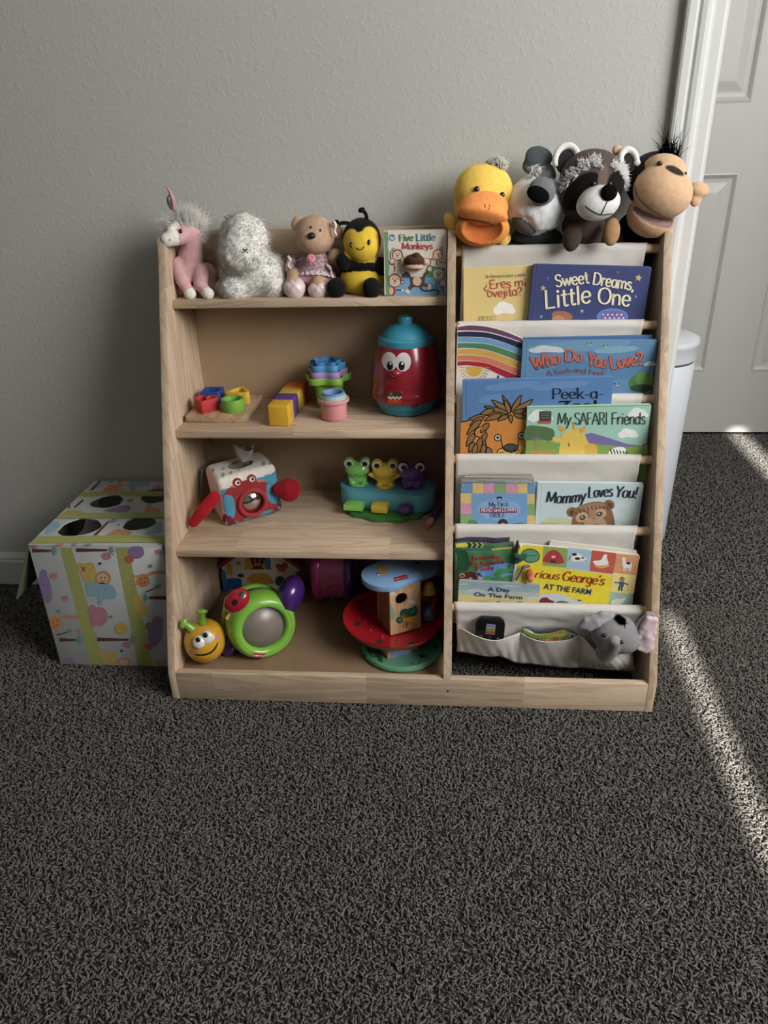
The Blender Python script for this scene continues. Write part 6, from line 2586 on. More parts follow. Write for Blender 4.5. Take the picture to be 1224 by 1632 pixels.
for pts, w in (([(340, 955), (400, 990), (480, 1000), (560, 985), (610, 950)], 13), ([(345, 1040), (430, 1075), (520, 1085), (600, 1070), (700, 1035)], 12)):
    q = [sk.pt(*pxc(CJ, *p), 0) for p in catmull(pts, 4)]
    V, F = tube(q, w * mj / 2, 8)
    obj('smile', V, F, TR_, jr, True)
P = sk.pt(*pxc(CJ, 460, 1255), 0)
nj = P - np.array([jc[0], jc[1], P[2]])
nj /= np.linalg.norm(nj)
axj = axes_from(nj)
axj = np.array([np.cross([0, 0, 1.0], nj), [0, 0, 1.0], nj])
V, F = prism(rrect(262 * mj, 232 * mj, 60 * mj, 6), -.004, .004, c=P, ax=axj, bevel=.002)
bdg = obj('badge', V, F, TR_, jr, True, angle=40)
fl = Flat(P + nj * .0042, nj)
a_ = Art(fl, CJ, .0002)
a_.poly([(x * 1.0 + 460, y * .96 + 1258) for x, y in rrect(222, 190, 48, 6)], '#4a3a18')
a_.poly([(350, 1290), (575, 1290), (560, 1345), (520, 1352), (400, 1352), (360, 1340)], '#b84620')
for i in range(7):
    a_.ell(375 + 30 * i, 1262 + (8 if i % 2 else -6), 17, 22, '#cfc6b8', 20)
a_.line([(398, 1230), (398, 1195), (420, 1188), (420, 1222)], 8, '#d9b25a', False)
a_.line([(465, 1325), (465, 1300), (490, 1310), (490, 1330)], 8, '#d9b25a', False)
a_.build('badge_print', bdg)
P = sk.pt(*pxc(CJ, 755, 1388), 0)
n2_ = P - np.array([jc[0], jc[1], P[2]]); n2_ /= np.linalg.norm(n2_)
ax2 = np.array([np.cross([0, 0, 1.0], n2_), [0, 0, 1.0], n2_])
V, F = ball(P, (50 * mj, 30 * mj, .0022), 20, ax2)
bt = obj('switch_surround', V, F, plast('#14181c', .4), jar, True)
V, F = ball(P + n2_ * .001, (36 * mj, 21 * mj, .0028), 20, ax2)
obj('switch', V, F, plast('#b81f2c', .3), bt, True)

# ------------------------------------------------------------------ third shelf: crab cube, frog piano, marker
CKc = (280, 690, 5.564)
cr_c = np.array([-.3605, -.160])
rz_ = math.radians(31)
axc = np.array([[math.cos(rz_), math.sin(rz_), 0], [-math.sin(rz_), math.cos(rz_), 0], [0, 0, 1.0]])
tl_ = math.radians(-4)
axc = np.array([axc[0] * math.cos(tl_) + axc[2] * math.sin(tl_) * -1, axc[1], axc[2] * math.cos(tl_) + axc[0] * math.sin(tl_)])
HC = .0555
cc3 = np.array([cr_c[0], cr_c[1], Z3 + .0585])
crab = thing('crab_tissue_toy', 'soft crab tissue box toy with round mirror and red claws', 'toy', (cr_c[0], cr_c[1], Z3))
V, F, cols = surface_nets([(s_box(cc3, (.0655, .050, .0565), .014, axc), '#4b8ca6')], .0022, .003, cut=[s_ell(cc3 + axc[2] * .056 + axc[0] * .002, (.026, .020, .022), axc)])
loc = (V - cc3) @ axc.T
nrm = normals(V, F) @ axc.T
cols[:] = lin('#4b8ca6')
edge_ = loc[:, 2] - (.026 + .10 * (loc[:, 0]))
up = (nrm[:, 2] > .5) | ((loc[:, 2] > .036 + .05 * loc[:, 0] - .012 * (loc[:, 0] < -9)) & (nrm[:, 1] < .2))
cols[up] = lin('#d8d0c6')
lf = (nrm[:, 0] < -.6)
cols[lf] = lin('#d8b5aa')
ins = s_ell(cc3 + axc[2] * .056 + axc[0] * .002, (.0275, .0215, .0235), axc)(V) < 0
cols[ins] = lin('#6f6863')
co = obj('cube', V, F, attr_mat('quilted_cloth'), crab, True, None, cols)
sk = Skin(V, F)
a_ = Art(sk, CKc, .0005)
a_.kw = dict(rough=.85, var=.1, scale=120)
CRB = '#8e2426'
a_.poly([(420, 560), (470, 490), (560, 440), (640, 415), (740, 425), (860, 445), (905, 430), (912, 560), (905, 650), (860, 720), (760, 755), (640, 785), (520, 775), (450, 740), (425, 650)], CRB, True)
a_.build('crab_print', co)
for pts in ([(440, 730), (480, 790), (490, 812)], [(470, 740), (515, 790), (525, 816)], [(440, 720), (430, 770), (440, 790)], [(850, 700), (872, 720), (875, 738)], [(880, 670), (905, 685), (915, 706)], [(900, 630), (925, 640), (938, 660)]):
    b_ = Art(sk, CKc, .0008)
    b_.kw = a_.kw
    b_.line(pts, 26, '#6e1a20', True)
    b_.build('crab_leg', co)
for ex, ey in ((545, 440), (672, 408)):
    b_ = Art(sk, CKc, .0009)
    b_.kw = a_.kw
    b_.ell(ex, ey - 2, 42, 40, CRB)
    b_.ell(ex + 5, ey + 2, 23, 22, '#dedad4')
    b_.ell(ex + 9, ey + 1, 12, 13, '#1a1616')
    b_.build('eye', co)
b_ = Art(sk, CKc, .0008)
b_.kw = a_.kw
for x, y in ((515, 472), (750, 424)):
    b_.ell(x, y, 32, 11, '#c2763e', -8)
b_.build('cheek', co)
b_ = Art(sk, CKc, .0006)
for x, y, r in ((330, 330, 12), (425, 318, 10), (490, 355, 11), (420, 375, 14), (645, 268, 13), (780, 275, 14), (840, 268, 12), (350, 270, 10), (560, 330, 9)):
    b_.ell(x, y, r, r * 1.5, ('#8fa79a', '#b98d74', '#c9a79a')[int(x) % 3], 15)
b_.build('confetti_print', co)
mP = sk.pt(*pxc(CKc, 680, 615), 0)
nf = -axc[1]
mc = mpp(mP) / CKc[2]
pth = [mP + nf * .003 + axc[0] * (.0285 * math.cos(t)) + axc[2] * (.0285 * math.sin(t)) for t in np.linspace(0, 2 * math.pi, 40)]
V, F = tube(pth, .0045, 10)
rg = obj('mirror_rim', V, F, M('#a02028', rough=.85, bump=.3, bscale=500, sheen=.2), crab, True)
V, F = lathe([(0, .001), (.0265, .001), (.0265, -.002)], 36, c=mP + nf * .002, ax=axes_from(nf), cap=False)
obj('mirror', V, F, M('#c9c4bc', rough=.12, metal=1.0, var=.02), rg, True)
RC = '#a51822'
soft('claw', [(s_path([CKp for CKp in (onY(*pxc(CKc, 345, 570), -.235), onY(*pxc(CKc, 240, 690), -.250), onY(*pxc(CKc, 160, 790), -.255))], [.013, .0135, .011]), RC)], crab, attr_mat('terry', bump=.9, bscale=700), vox=.0022, label='red terry claw')
soft('claw', [(s_ell(onY(*pxc(CKc, 1005, 505), -.175), (.0250, .0255, .009), np.array([CR * .9 - CU * .43, CR * .43 + CU * .9, CF])), '#8f1420'), (s_path([onY(*pxc(CKc, 905, 500), -.178), onY(*pxc(CKc, 980, 490), -.176)], [.013, .016]), '#8f1420')], crab, attr_mat('terry'), vox=.0022, label='dark red claw')
# tissue scarf poking out of the top
c0 = onY(*pxc(CKc, 600, 200), cc3[1] - .005)
V, F = [], []
for j in range(9):
    t = j / 8
    for i in range(19):
        a = 2 * math.pi * i / 18
        r = (.012 + .012 * t + .004 * math.sin(3 * a + 4 * t)) * (1 + .25 * math.sin(5 * a) * t)
        V.append(c0 + np.array([math.cos(a) * r * .9 + .004 * t, math.sin(a) * r * .5, -.012 + .032 * t + .005 * math.sin(2 * a + 1) * t]))
F = [(j * 19 + i, j * 19 + i + 1, (j + 1) * 19 + i + 1, (j + 1) * 19 + i) for j in range(8) for i in range(18)]
obj('tissue_cloth', V, F, M('#8f8480', rough=.8, var=.08, scale=90, sheen=.3), crab, True)
for (x, y0, y1, d) in ((225, 320, 600, -.15), (205, 340, 560, -.14)):
    q = [onY(*pxc(CKc, x + 10, y0), d), onY(*pxc(CKc, x, (y0 + y1) / 2), d - .004), onY(*pxc(CKc, x - 15, y1), d)]
    V, F = tube(catmull(q, 5), [.003, .0045, .0035], 8, sq=.4)
    obj('ribbon_tag', V, F, M('#5f8478', rough=.8, var=.1), crab, True)

# frog piano ----------------------------------------------------------------
CFg = (500, 710, 5.564)
fa = math.radians(-9)
axf = rotz(fa)
fc = np.array([-.052, -.128])
frog = thing('frog_popup_toy', 'blue pop up frog toy with green yellow and purple frogs', 'toy', (fc[0], fc[1], Z3))
TEAL = plast('#62b2cc', .35, .3)
Fz = Z3


def fpt(x, y, z):
    return np.array([fc[0], fc[1], Fz]) + axf[0] * x + axf[1] * y + axf[2] * z


# lily pad
pad_ = []
for i in range(64):
    a = 2 * math.pi * i / 64
    pad_.append((.094 * math.cos(a) * (1 + .03 * math.cos(11 * a)), -.010 + .066 * math.sin(a) * (1 + .05 * math.cos(11 * a))))
V, F = prism(pad_, .0005, .010, c=fpt(0, 0, 0), ax=axf, bevel=.003)
obj('lily_pad', V, F, plast('#3f7f3a', .4, .15), frog, True, angle=40)
V, F = prism(rrect(.212, .094, .044, 8), .010, .050, c=fpt(0, .010, 0), ax=axf, bevel=.009)
obj('housing', V, F, TEAL, frog, True, angle=50)
V, F = prism(rrect(.176, .064, .030, 8), .0495, .0512, c=fpt(0, .012, 0), ax=axf, bevel=.0006)
obj('deck', V, F, plast('#58a4c0', .4, .2), frog, True, angle=40)
keys = [(-.062, '#8cd45c', 'house'), (-.005, '#eac838', 'square'), (.050, '#60388c', 'round')]
for x, h, kd in keys:
    base = fpt(x, -.046, .022)
    if kd == 'round':
        V, F = ball(base, (.0175, .015, .0115), 24, axf)
        k_ = obj('key', V, F, plast(h, .25, .4), frog, True)
    elif kd == 'square':
        V, F = rbox(base, (.036, .028, .019), .003, 2, axf)
        k_ = obj('key', V, F, plast(h, .3, .3), frog, True, angle=40)
        V, F = rbox(base + np.array([0, 0, .0090]), (.026, .018, .002), .001, 2, axf)
        obj('key_pad', V, F, plast(h, .3, .3), k_, True)
    else:
        V, F = prism([(-.021, -.015), (.021, -.015), (.021, .006), (.011, .015), (-.007, .015), (-.021, .006)], -.008, .006, c=base, ax=axf, bevel=.002)
        k_ = obj('key', V, F, plast(h, .3, .3), frog, True, angle=40)
        V, F = prism([(-.012, -.006), (.013, -.006), (.010, .006), (-.004, .008)], .006, .0085, c=base, ax=axf, bevel=.001)
        obj('key_pad', V, F, plast(h, .3, .3), k_, True, angle=40)
FR = [(390, 400, '#86d46a', 'green', 0), (660, 402, '#f0cc3a', 'yellow', 1), (905, 425, '#60388c', 'purple', 2)]
for px_, py_, h, nm, i in FR:
    x = (-.066, -.0045, .054)[i]
    g0 = fpt(x, .006, .0505)
    mt = plast(h, .25, .5)
    V, F = lathe([(.0, 0), (.0225, 0), (.0230, .0015), (.0215, .003), (.0175, .004), (0, .004)], 28, c=g0, cap=False)
    fb = obj('frog', V, F, mt, frog, True, label=nm + ' plastic frog with big round eyes')
    prims = [(s_ell(g0 + np.array([0, 0, .012]), (.0165, .014, .014)), h), (s_ell(g0 + np.array([0, -.004, .033]), (.0235, .0185, .0160)), h, .004),
             (s_ell(g0 + np.array([-.0145, -.005, .047]), (.0105, .0100, .0115)), h, .004), (s_ell(g0 + np.array([.0145, -.005, .047]), (.0105, .0100, .0115)), h, .004),
             (s_ell(g0 + np.array([-.010, -.012, .006]), (.006, .006, .005)), h, .002), (s_ell(g0 + np.array([.010, -.012, .006]), (.006, .006, .005)), h, .002)]
    if i == 1:
        prims += [(s_path([g0 + np.array([-.014, -.004, .016]), g0 + np.array([-.0265, -.008, .026])], [.004, .0042]), h, .003), (s_path([g0 + np.array([.014, -.004, .016]), g0 + np.array([.0265, -.008, .026])], [.004, .0042]), h, .003)]
    else:
        prims += [(s_path([g0 + np.array([-.015, -.003, .018]), g0 + np.array([-.012, -.012, .008])], [.004, .004]), h, .002), (s_path([g0 + np.array([.015, -.003, .018]), g0 + np.array([.012, -.012, .008])], [.004, .004]), h, .002)]
    V, F, cc = surface_nets(prims, .0014, .003)
    FK = np.array([1.2, 1.12, 1.1])
    V = g0 + (V - g0) * FK
    obj('frog_body', V, F, attr_mat('glossy_plastic', rough=.25, sheen=0, bump=0, var=.02, coat=.5), fb, True, None, cc)
    skf = Skin(V, F)
    for sx in (-1, 1):
        e0 = g0 + np.array([sx * .0150, -.0130, .0475]) * FK
        V2, F2 = ball(e0, (.0102, .0035, .0100), 20)
        obj('eye', V2, F2, plast('#dcdcda', .2, .5), fb, True)
        V2, F2 = ball(e0 + np.array([-sx * .001 + .0005, -.0028, 0]), (.0060, .0016, .0060), 16)
        obj('pupil', V2, F2, plast('#0c0c0c', .15, .5), fb, True)
    P = g0 + np.array([0, -.0215, .031]) * FK
    q = [np.array(skf.bvh.find_nearest(Vector((P + np.array([dx, 0, dz])).tolist()))[0]) for dx, dz in ((-.004, -.001), (-.001, -.003), (.002, -.0025), (.0045, .001))]
    V2, F2 = tube(catmull(q, 4), .0005, 6)
    obj('smile', V2, F2, M('#20301c' if i == 0 else '#3a2c0c' if i == 1 else '#241238', rough=.5), fb, True)

# marker lying beside it
mkr = thing('toy_marker', 'purple toy marker with white collar and pink tip lying on shelf', 'marker', (.048, -.195, Z3))
p_a, p_b = np.array([.037, -.236, Z3 + .0065]), np.array([.060, -.150, Z3 + .0085])
d_ = p_b - p_a
for nm, t0, t1, r0, r1, h in (('tip', 0, .10, .0052, .0058, '#d86a6c'), ('collar', .08, .42, .0062, .0066, '#c9c2c4'), ('barrel', .40, 1.0, .0082, .0086, '#5d2f58')):
    V, F = tube([p_a + d_ * t for t in np.linspace(t0, t1, 6)], [r0 * .9, r0, r1, r1, r1 * .95], 18)
    obj(nm, V, F, plast(h, .4, .2), mkr, True, angle=50)

# ------------------------------------------------------------------ bottom compartment
ZF = ZB + .0003
CH = (260, 880, 5.1)
# snail roller
ysn = -.372
sn = thing('snail_roller_toy', 'yellow faced snail roller toy with green wheel and ladybird', 'toy', (-.35, -.36, ZB))
hc_ = onY(*pxc(CH, 322, 718), ysn)
hc_[0] = max(hc_[0], -.4185)
mh = mpp(hc_) / CH[2]
V, F = ball(hc_, (166 * mh, 160 * mh, 180 * mh), 40, [CR, CF, CU])
V[:, 2] = np.maximum(V[:, 2], ZF)
hd_ = obj('head', V, F, plast('#cf9a1c', .25, .5), sn, True)
sk = Skin(V, F)
GN = plast('#7cb43a', .28, .4)
PU = plast('#3f1f66', .25, .5)
for pts, tip, rx, ry, rt in (([(318, 575, .0), (318, 530, .0), (316, 495, 0)], (313, 484), 50, 24, -5), ([(240, 628, -.01), (205, 600, -.012), (180, 585, -.012)], (168, 578), 46, 26, -62)):
    q = [onY(*pxc(CH, x, y), ysn + d) for x, y, d in pts]
    V, F = tube(catmull(q, 5), [36 * mh, 26 * mh, 24 * mh], 12)
    an = obj('antenna', V, F, GN, sn, True)
    c = onY(*pxc(CH, *tip), ysn + pts[-1][2])
    a = math.radians(rt)
    A = np.array([math.cos(a) * CR - math.sin(a) * CU, CF, math.sin(a) * CR + math.cos(a) * CU])
    V, F = ball(c, (rx * mh, rx * .8 * mh, ry * mh), 18, A)
    obj('antenna_tip', V, F, GN, an, True)
for x, y, rx, ry, px_, py_ in ((290, 733, 50, 54, 283, 712), (355, 692, 50, 56, 343, 675)):
    P = sk.pt(*pxc(CH, x, y), 0)
    V, F = ball(P, (rx * mh, ry * mh, .007), 20, [CR, CU, CF])
    ey_ = obj('eye', V, F, plast('#dcd9d4', .2, .5), sn, True)
    se = Skin(V, F)
    P2 = se.pt(*pxc(CH, px_, py_), 0)
    P2 = P if P2 is None else P2
    V, F = ball(P2, (20 * mh, 22 * mh, .0025), 16, [CR, CU, CF])
    obj('pupil', V, F, plast('#0d0c0c', .15, .5), ey_, True)
a_ = Art(sk, CH, .0006)
a_.line([(258, 830), (290, 835), (340, 832), (390, 812), (425, 775), (445, 732)], 13, '#1c1208', True, taper=[.5, 1, 1.1, 1.1, 1, .5])
a_.build('smile', hd_)
for x, y, rx, ry in ((443, 692, 17, 24), (230, 810, 18, 17)):
    a_ = Art(sk, CH, .0006)
    a_.ell(x, y, rx, ry, '#c9708a', 15)
    a_.build('cheek', hd_)
# wheel
wc = onY(*pxc(CH, 815, 608), -.345)
wa = -CF * .84 + CR * .40 - CU * .22
wa /= np.linalg.norm(wa)
Aw = axes_from(wa)
mw = mpp(wc) / CH[2]
Rw = 284 * mw
prof = [(Rw * .70, -.050), (Rw * .93, -.046), (Rw * .99, -.038), (Rw, -.024), (Rw * .985, -.008), (Rw * .93, .006), (Rw * .84, .0135), (Rw * .80, .0140), (Rw * .79, .0125), (Rw * .76, .0135), (Rw * .68, .0125), (Rw * .63, .007), (Rw * .62, .000)]
V, F = lathe(prof, 64, c=wc, ax=Aw, cap=False)
V[:, 2] = np.maximum(V[:, 2], ZF)
wh = obj('wheel', V, F, GN, sn, True, angle=50)
skw = Skin(V, F)
V, F = lathe([(0, .0015), (Rw * .635, .0015), (Rw * .635, -.001)], 48, c=wc, ax=Aw, cap=False)
obj('mirror', V, F, M('#8a7f78', rough=.4, metal=.2, var=.02), wh, True)  # dull grey-mauve base colour stands in for the reflected shelf and carpet
V, F = lathe([(Rw * .3, -.066), (Rw * .80, -.064), (Rw * .93, -.058), (Rw * .95, -.050), (Rw * .6, -.046)], 56, c=wc, ax=Aw, cap=False)
obj('wheel_band', V, F, PU, wh, True, angle=50)
V, F = lathe([(Rw * .3, -.090), (Rw * .86, -.088), (Rw * .96, -.080), (Rw * .96, -.070), (Rw * .86, -.062), (Rw * .3, -.060)], 56, c=wc, ax=Aw, cap=False)
V[:, 2] = np.maximum(V[:, 2], ZF)
obj('rear_wheel', V, F, GN, sn, True, angle=50)
P = onY(*pxc(CH, 1035, 345), -.285)
V, F = ball(P, (112 * mw, 168 * mw, .045), 28, np.array([CR * .95 - CU * .3, CR * .3 + CU * .95, CF]))
obj('shell', V, F, PU, sn, True)
P = onY(*pxc(CH, 545, 745), -.335)
V, F = ball(P, (90 * mw, 115 * mw, .034), 28, [CR, CU, CF])
V[:, 2] = np.maximum(V[:, 2], ZF)
obj('neck', V, F, PU, sn, True)
P = onY(*pxc(CH, 598, 392), -.392)
Al = np.array([CR * .77 + CU * .64, -CR * .64 + CU * .77, CF])
V, F = ball(P, (112 * mw, 84 * mw, .016), 28, Al)
lb = obj('ladybird', V, F, plast('#9e1826', .2, .6), sn, True, label='red ladybird with black spots')
skl = Skin(V, F)
for x, y in ((640, 345), (583, 407)):
    a_ = Art(skl, CH, .0004)
    a_.ell(x, y, 27, 24, '#100b0b', -35)
    a_.build('spot', lb)
V, F = tube(catmull([onY(*pxc(CH, 548, 485), -.398), onY(*pxc(CH, 532, 512), -.402), onY(*pxc(CH, 514, 540), -.404)], 5), [.0022, .0026, .0042], 10)
obj('ladybird_feeler', V, F, plast('#d2a424', .3), lb, True)


def toy_logo(art, cx, cy, w, h, rot):
    """small red scalloped maker's badge with white lettering"""
    a = math.radians(rot)
    e, f = np.array([math.cos(a), math.sin(a)]), np.array([-math.sin(a), math.cos(a)])
    q = lambda x, y: tuple(np.array([cx, cy]) + e * x + f * y)
    pts = [q(-w / 2 + w * i / 8, -h / 2 - (h * .08 if i % 2 else 0)) for i in range(9)] + [q(w / 2 - w * i / 8, h / 2 + (h * .08 if i % 2 else 0)) for i in range(9)]
    art.poly(pts, '#a3202c')
    art.lift += .0002
    art.type('Fisher-Price', q(-w * .44, h * .22), q(w * .44, h * .22), h * .42, '#ddd2d0', .0)


a_ = Art(skw, CH, .0008)
toy_logo(a_, 776, 842, 108, 38, 4)
a_.build('maker_badge', wh)

# activity house behind it
yh = -.105
hs = thing('toy_house', 'white toy house with red roof half hidden behind the snail', 'toy', (-.365, -.07, ZB))
q = lambda x, y, Y=yh: onY(*pxc(CH, x, y), Y)
hx0, hx1 = q(460, 150)[0], q(1108, 150)[0]
hx0 = max(hx0, -.455)
ridge = ((hx0 + hx1) / 2, .205)
ev = q(460, 120)[2]
out = [(hx0, ZF), (hx1, ZF), (hx1, ev), (ridge[0], ridge[1] - .014), (hx0, ev)]
V, F = prism([(x, z) for x, z in out], 0, .070, c=(0, yh + .070, 0), ax=[(1, 0, 0), (0, 0, 1), (0, -1, 0)], bevel=.002)
hb = obj('walls', V, F, plast('#cfccc8', .4, .2), hs, True, angle=40)
for sx in (-1, 1):
    xe = hx0 if sx < 0 else hx1
    d_ = np.array([xe - ridge[0], ev - ridge[1] + .014])
    L2 = np.linalg.norm(d_); d_ /= L2
    nn2 = np.array([-d_[1], d_[0]]) * (-1 if sx < 0 else 1)
    if nn2[1] < 0:
        nn2 = -nn2
    c = np.array([ridge[0], ridge[1] - .014]) + d_ * (L2 * .5 + .002) + nn2 * .004
    axr = np.array([[d_[0], 0, d_[1]], [0, 1, 0], [nn2[0], 0, nn2[1]]])
    V, F = rbox((c[0], yh + .034, c[1]), (L2 + .006, .082, .010), .003, 2, axr)
    obj('roof_panel', V, F, plast('#8e1620', .35, .3), hs, True, angle=40)
    V, F = rbox((xe - sx * .004, yh - .003, (ZF + ev) / 2 - .004), (.010, .010, ev - ZF - .010), .003, 2)
    obj('corner_post', V, F, plast('#2c6a92', .35, .3), hs, True, angle=40)
fl = Flat((0, yh, 0), (0, -1, 0))
a_ = Art(fl, CH, .0006)
a_.poly([(665, 40), (870, 45), (878, 140), (660, 140)], '#d0a12c')
a_.poly([(800, 40), (870, 45), (878, 140), (840, 140)], '#3f84a8')
a_.build('window_print', hb)
a_ = Art(fl, CH, .0012)
a_.ell(765, 75, 52, 42, '#4f1f16')
a_.ell(720, 45, 22, 20, '#4f1f16')
a_.ell(815, 45, 22, 20, '#4f1f16')
a_.ell(765, 96, 28, 18, '#b98a76')
a_.ell(765, 86, 9, 7, '#1c0d0a')
for x in (745, 786):
    a_.ell(x, 66, 6, 7, '#e2d6cc')
a_.poly([(715, 140), (740, 112), (800, 112), (820, 140)], '#6a2018')
a_.build('bear_print', hb)
for nm, fn in (('door_print', lambda A: A.poly([(518, 100), (556, 94), (566, 180), (520, 184)], '#c98e2c')), ('flap_print', lambda A: A.poly([(516, 225), (530, 212), (625, 212), (640, 230), (640, 300), (520, 305)], '#1f5c90')),
               ('flap_print', lambda A: A.poly([(690, 240), (705, 190), (760, 172), (840, 176), (880, 210), (892, 260)], '#b98a30', True)), ('bush_print', lambda A: A.ell(950, 235, 42, 40, '#1f4a30')),
               ('bee_print', lambda A: (A.ell(612, 92, 22, 16, '#c9a12c', -20), A.line([(604, 82), (610, 104)], 6, '#15110c', False), A.line([(618, 78), (624, 100)], 6, '#15110c', False), A.ell(618, 72, 12, 8, '#b9bfc4', 30))),
               ('bug_print', lambda A: A.ell(632, 190, 26, 16, '#3a1f2c', 10)),
               ('butterfly_print', lambda A: (A.ell(940, 118, 28, 22, '#a8404a', 30), A.ell(990, 110, 24, 28, '#a8404a', -20), A.ell(945, 150, 18, 14, '#b86a5a'), A.ell(985, 148, 16, 14, '#b86a5a'), A.line([(962, 100), (970, 165)], 7, '#2c1518', False)))):
    A = Art(fl, CH, .0008)
    fn(A)
    A.build(nm, hb)

# pink drum behind
dr = thing('rolling_drum_toy', 'pink and purple toy drum standing behind the wooden tower', 'toy', (-.178, -.118, ZB))
dc = np.array([-.176, -.118, ZF + .0805])
axx = np.array([[0, 1, 0], [0, 0, 1], [1, 0, 0]], float)
for nm, pr, h in (('end_cap', [(0, -.050), (.066, -.050), (.076, -.047), (.0800, -.040), (.0800, -.032), (.076, -.027), (.06, -.026), (0, -.026)], '#a81f6e'), ('drum_wall', [(.06, -.028), (.0735, -.028), (.0735, .026), (.06, .026)], '#b0487c'),
                  ('end_cap', [(0, .024), (.06, .024), (.076, .026), (.0800, .031), (.0800, .040), (.076, .047), (.066, .050), (0, .050)], '#46206e')):
    V, F = lathe(pr, 56, c=dc, ax=axx, cap=False)
    obj(nm, V, F, plast(h, .25, .5), dr, True, angle=45)
for x in (-.0285, .0255):
    V, F = tube([dc + np.array([x, .0742 * math.cos(t), .0742 * math.sin(t)]) for t in np.linspace(0, 2 * math.pi, 48)], .0016, 8)
    obj('rim', V, F, plast('#c05a92', .25, .5), dr, True)
for k in range(9):
    a = math.pi + .9 * (k - 1) / 4
    V, F = ball(dc + np.array([-.02 + .012 * (k % 4), .0735 * math.cos(a), .0735 * math.sin(a)]), .0022, 8)
    obj('bead', V, F, plast('#b9a24a', .3), dr, True)

# ball tower: wooden house, red dish, blue roof
CI = (570, 880, 8.16)
tw = thing('ball_tower_toy', 'wooden ball drop tower with pale blue roof and red dish', 'toy', (-.012, -.305, ZB))
tb = np.array([-.0135, -.318, ZF])
V, F = lathe([(0, 0), (.078, 0), (.084, .002), (.086, .007), (.084, .012), (.079, .0135), (.077, .0120), (0, .0115)], 56, c=tb, cap=False)
bs = obj('base', V, F, plast('#5f9a78', .4, .2), tw, True, angle=40)
fl = Flat((0, 0, ZF + .0116), (0, 0, 1))
CLB = clip_of([tb + np.array([.076 * math.cos(t), .076 * math.sin(t), .0116]) for t in np.linspace(0, 2 * math.pi, 28)[:-1]], CI)
a_ = Art(fl, CI, .0004)
a_.clip = CLB
a_.line([(70, 1150), (90, 1260), (240, 1300), (290, 1380), (300, 1470), (420, 1520)], 62, '#1f5a30', True)
a_.build('path_print', bs)
a_ = Art(fl, CI, .0004)
a_.clip = CLB
a_.line([(980, 1200), (1060, 1280), (1010, 1400), (860, 1490), (640, 1530)], 40, '#2c6a3c', True)
a_.build('path_print', bs)
for pts in ([(85, 1335), (105, 1350), (120, 1340)], [(130, 1330), (160, 1340), (180, 1330)], [(190, 1365), (215, 1350), (245, 1365)], [(230, 1440), (250, 1440)], [(700, 1445), (720, 1450)], [(800, 1420), (806, 1445)]):
    a_ = Art(fl, CI, .0006)
    a_.line(pts, 12, '#132c1c', True)
    a_.build('pebble_print', bs)
a_ = Art(fl, CI, .0006)
for i in range(5):
    a_.line([(840, 1370), (790 + 28 * i, 1320 + 10 * abs(i - 2))], 15, '#1a3c24', False)
a_.build('palm_print', bs)
# post
ar = math.radians(27)
axh = rotz(ar)
V, F = rbox(np.array([-.0265, -.326, ZF + .0268]), (.068, .068, .031), .001, 1, axh)
po = obj('post', V, F, wood('z', h='#b48f68', dark='#946e48', block=.8), tw, False)
nf = -axh[1]
fp = np.array([-.0265, -.326, ZF + .0268]) + nf * .0341
fl = Flat(fp, nf)
for nm, pts, h in (('waterfall_print', [(450, 1270), (680, 1265), (675, 1350), (600, 1380), (520, 1370), (440, 1420)], '#7f93b8'), ('leaf_print', [(700, 1260), (820, 1250), (780, 1300), (690, 1340)], '#3f7a48')):
    a_ = Art(fl, CI, .0006)
    a_.poly(pts, h)
    a_.build(nm, po)
a_ = Art(fl, CI, .0010)
for x in (520, 550, 580):
    a_.line([(x, 1410), (x + 14, 1320)], 22, '#2f7a34', False, taper=[1, .6, .2])
a_.ell(520, 1450, 60, 30, '#245a30')
a_.build('bush_print', po)
# dish: a shallow bowl tilted towards the front
nd = np.array([.03, -.03, 1.0]); nd /= np.linalg.norm(nd)
Ad = axes_from(nd, (0, 1, 0))
dcen = np.array([-.034, -.296, ZF + .0455])
RED = plast('#a01622', .3, .4)
V, F = lathe([(0, 0), (.050, .001), (.080, .004), (.095, .010), (.102, .0190), (.1035, .0230), (.1055, .0235), (.1055, .0205), (.098, .0080), (.082, .0018), (.050, -.0015), (0, -.002)], 72, c=dcen, ax=Ad, cap=False)
ds = obj('dish', V, F, RED, tw, True, angle=60)
skd = Skin(V, F)
for x, y in ((-.01, 0), ):
    pass
for x, y in ((502, 378), (470, 540), (635, 672), (880, 692)):
    a_ = Art(skd, (470, 880, 4.708), .0006)
    a_.ell(x, y, 26, 17, '#3c2f26')
    a_.build('dish_hole', ds)
for x, y in ((508, 450), (520, 528), (566, 585), (655, 632), (775, 662)):
    P = skd.pt(*pxc((470, 880, 4.708), x, y), 0)
    if P is not None:
        V, F = ball(P, .0034, 12)
        obj('dish_bump', V, F, RED, ds, True)
# house
hcn = np.array([-.021, -.293, 0])
zb0, zb1 = ZF + .0480, ZF + .1595
hw = .069
WH_ = wood('z', h='#c9a27c', dark='#a97f58', block=.9, seed=.2)
hole_c = onP(*pxc(CI, 568, 605), hcn + (-axh[1]) * hw / 2, -axh[1])
hl = ((hole_c - hcn) @ axh[0], hole_c[2])
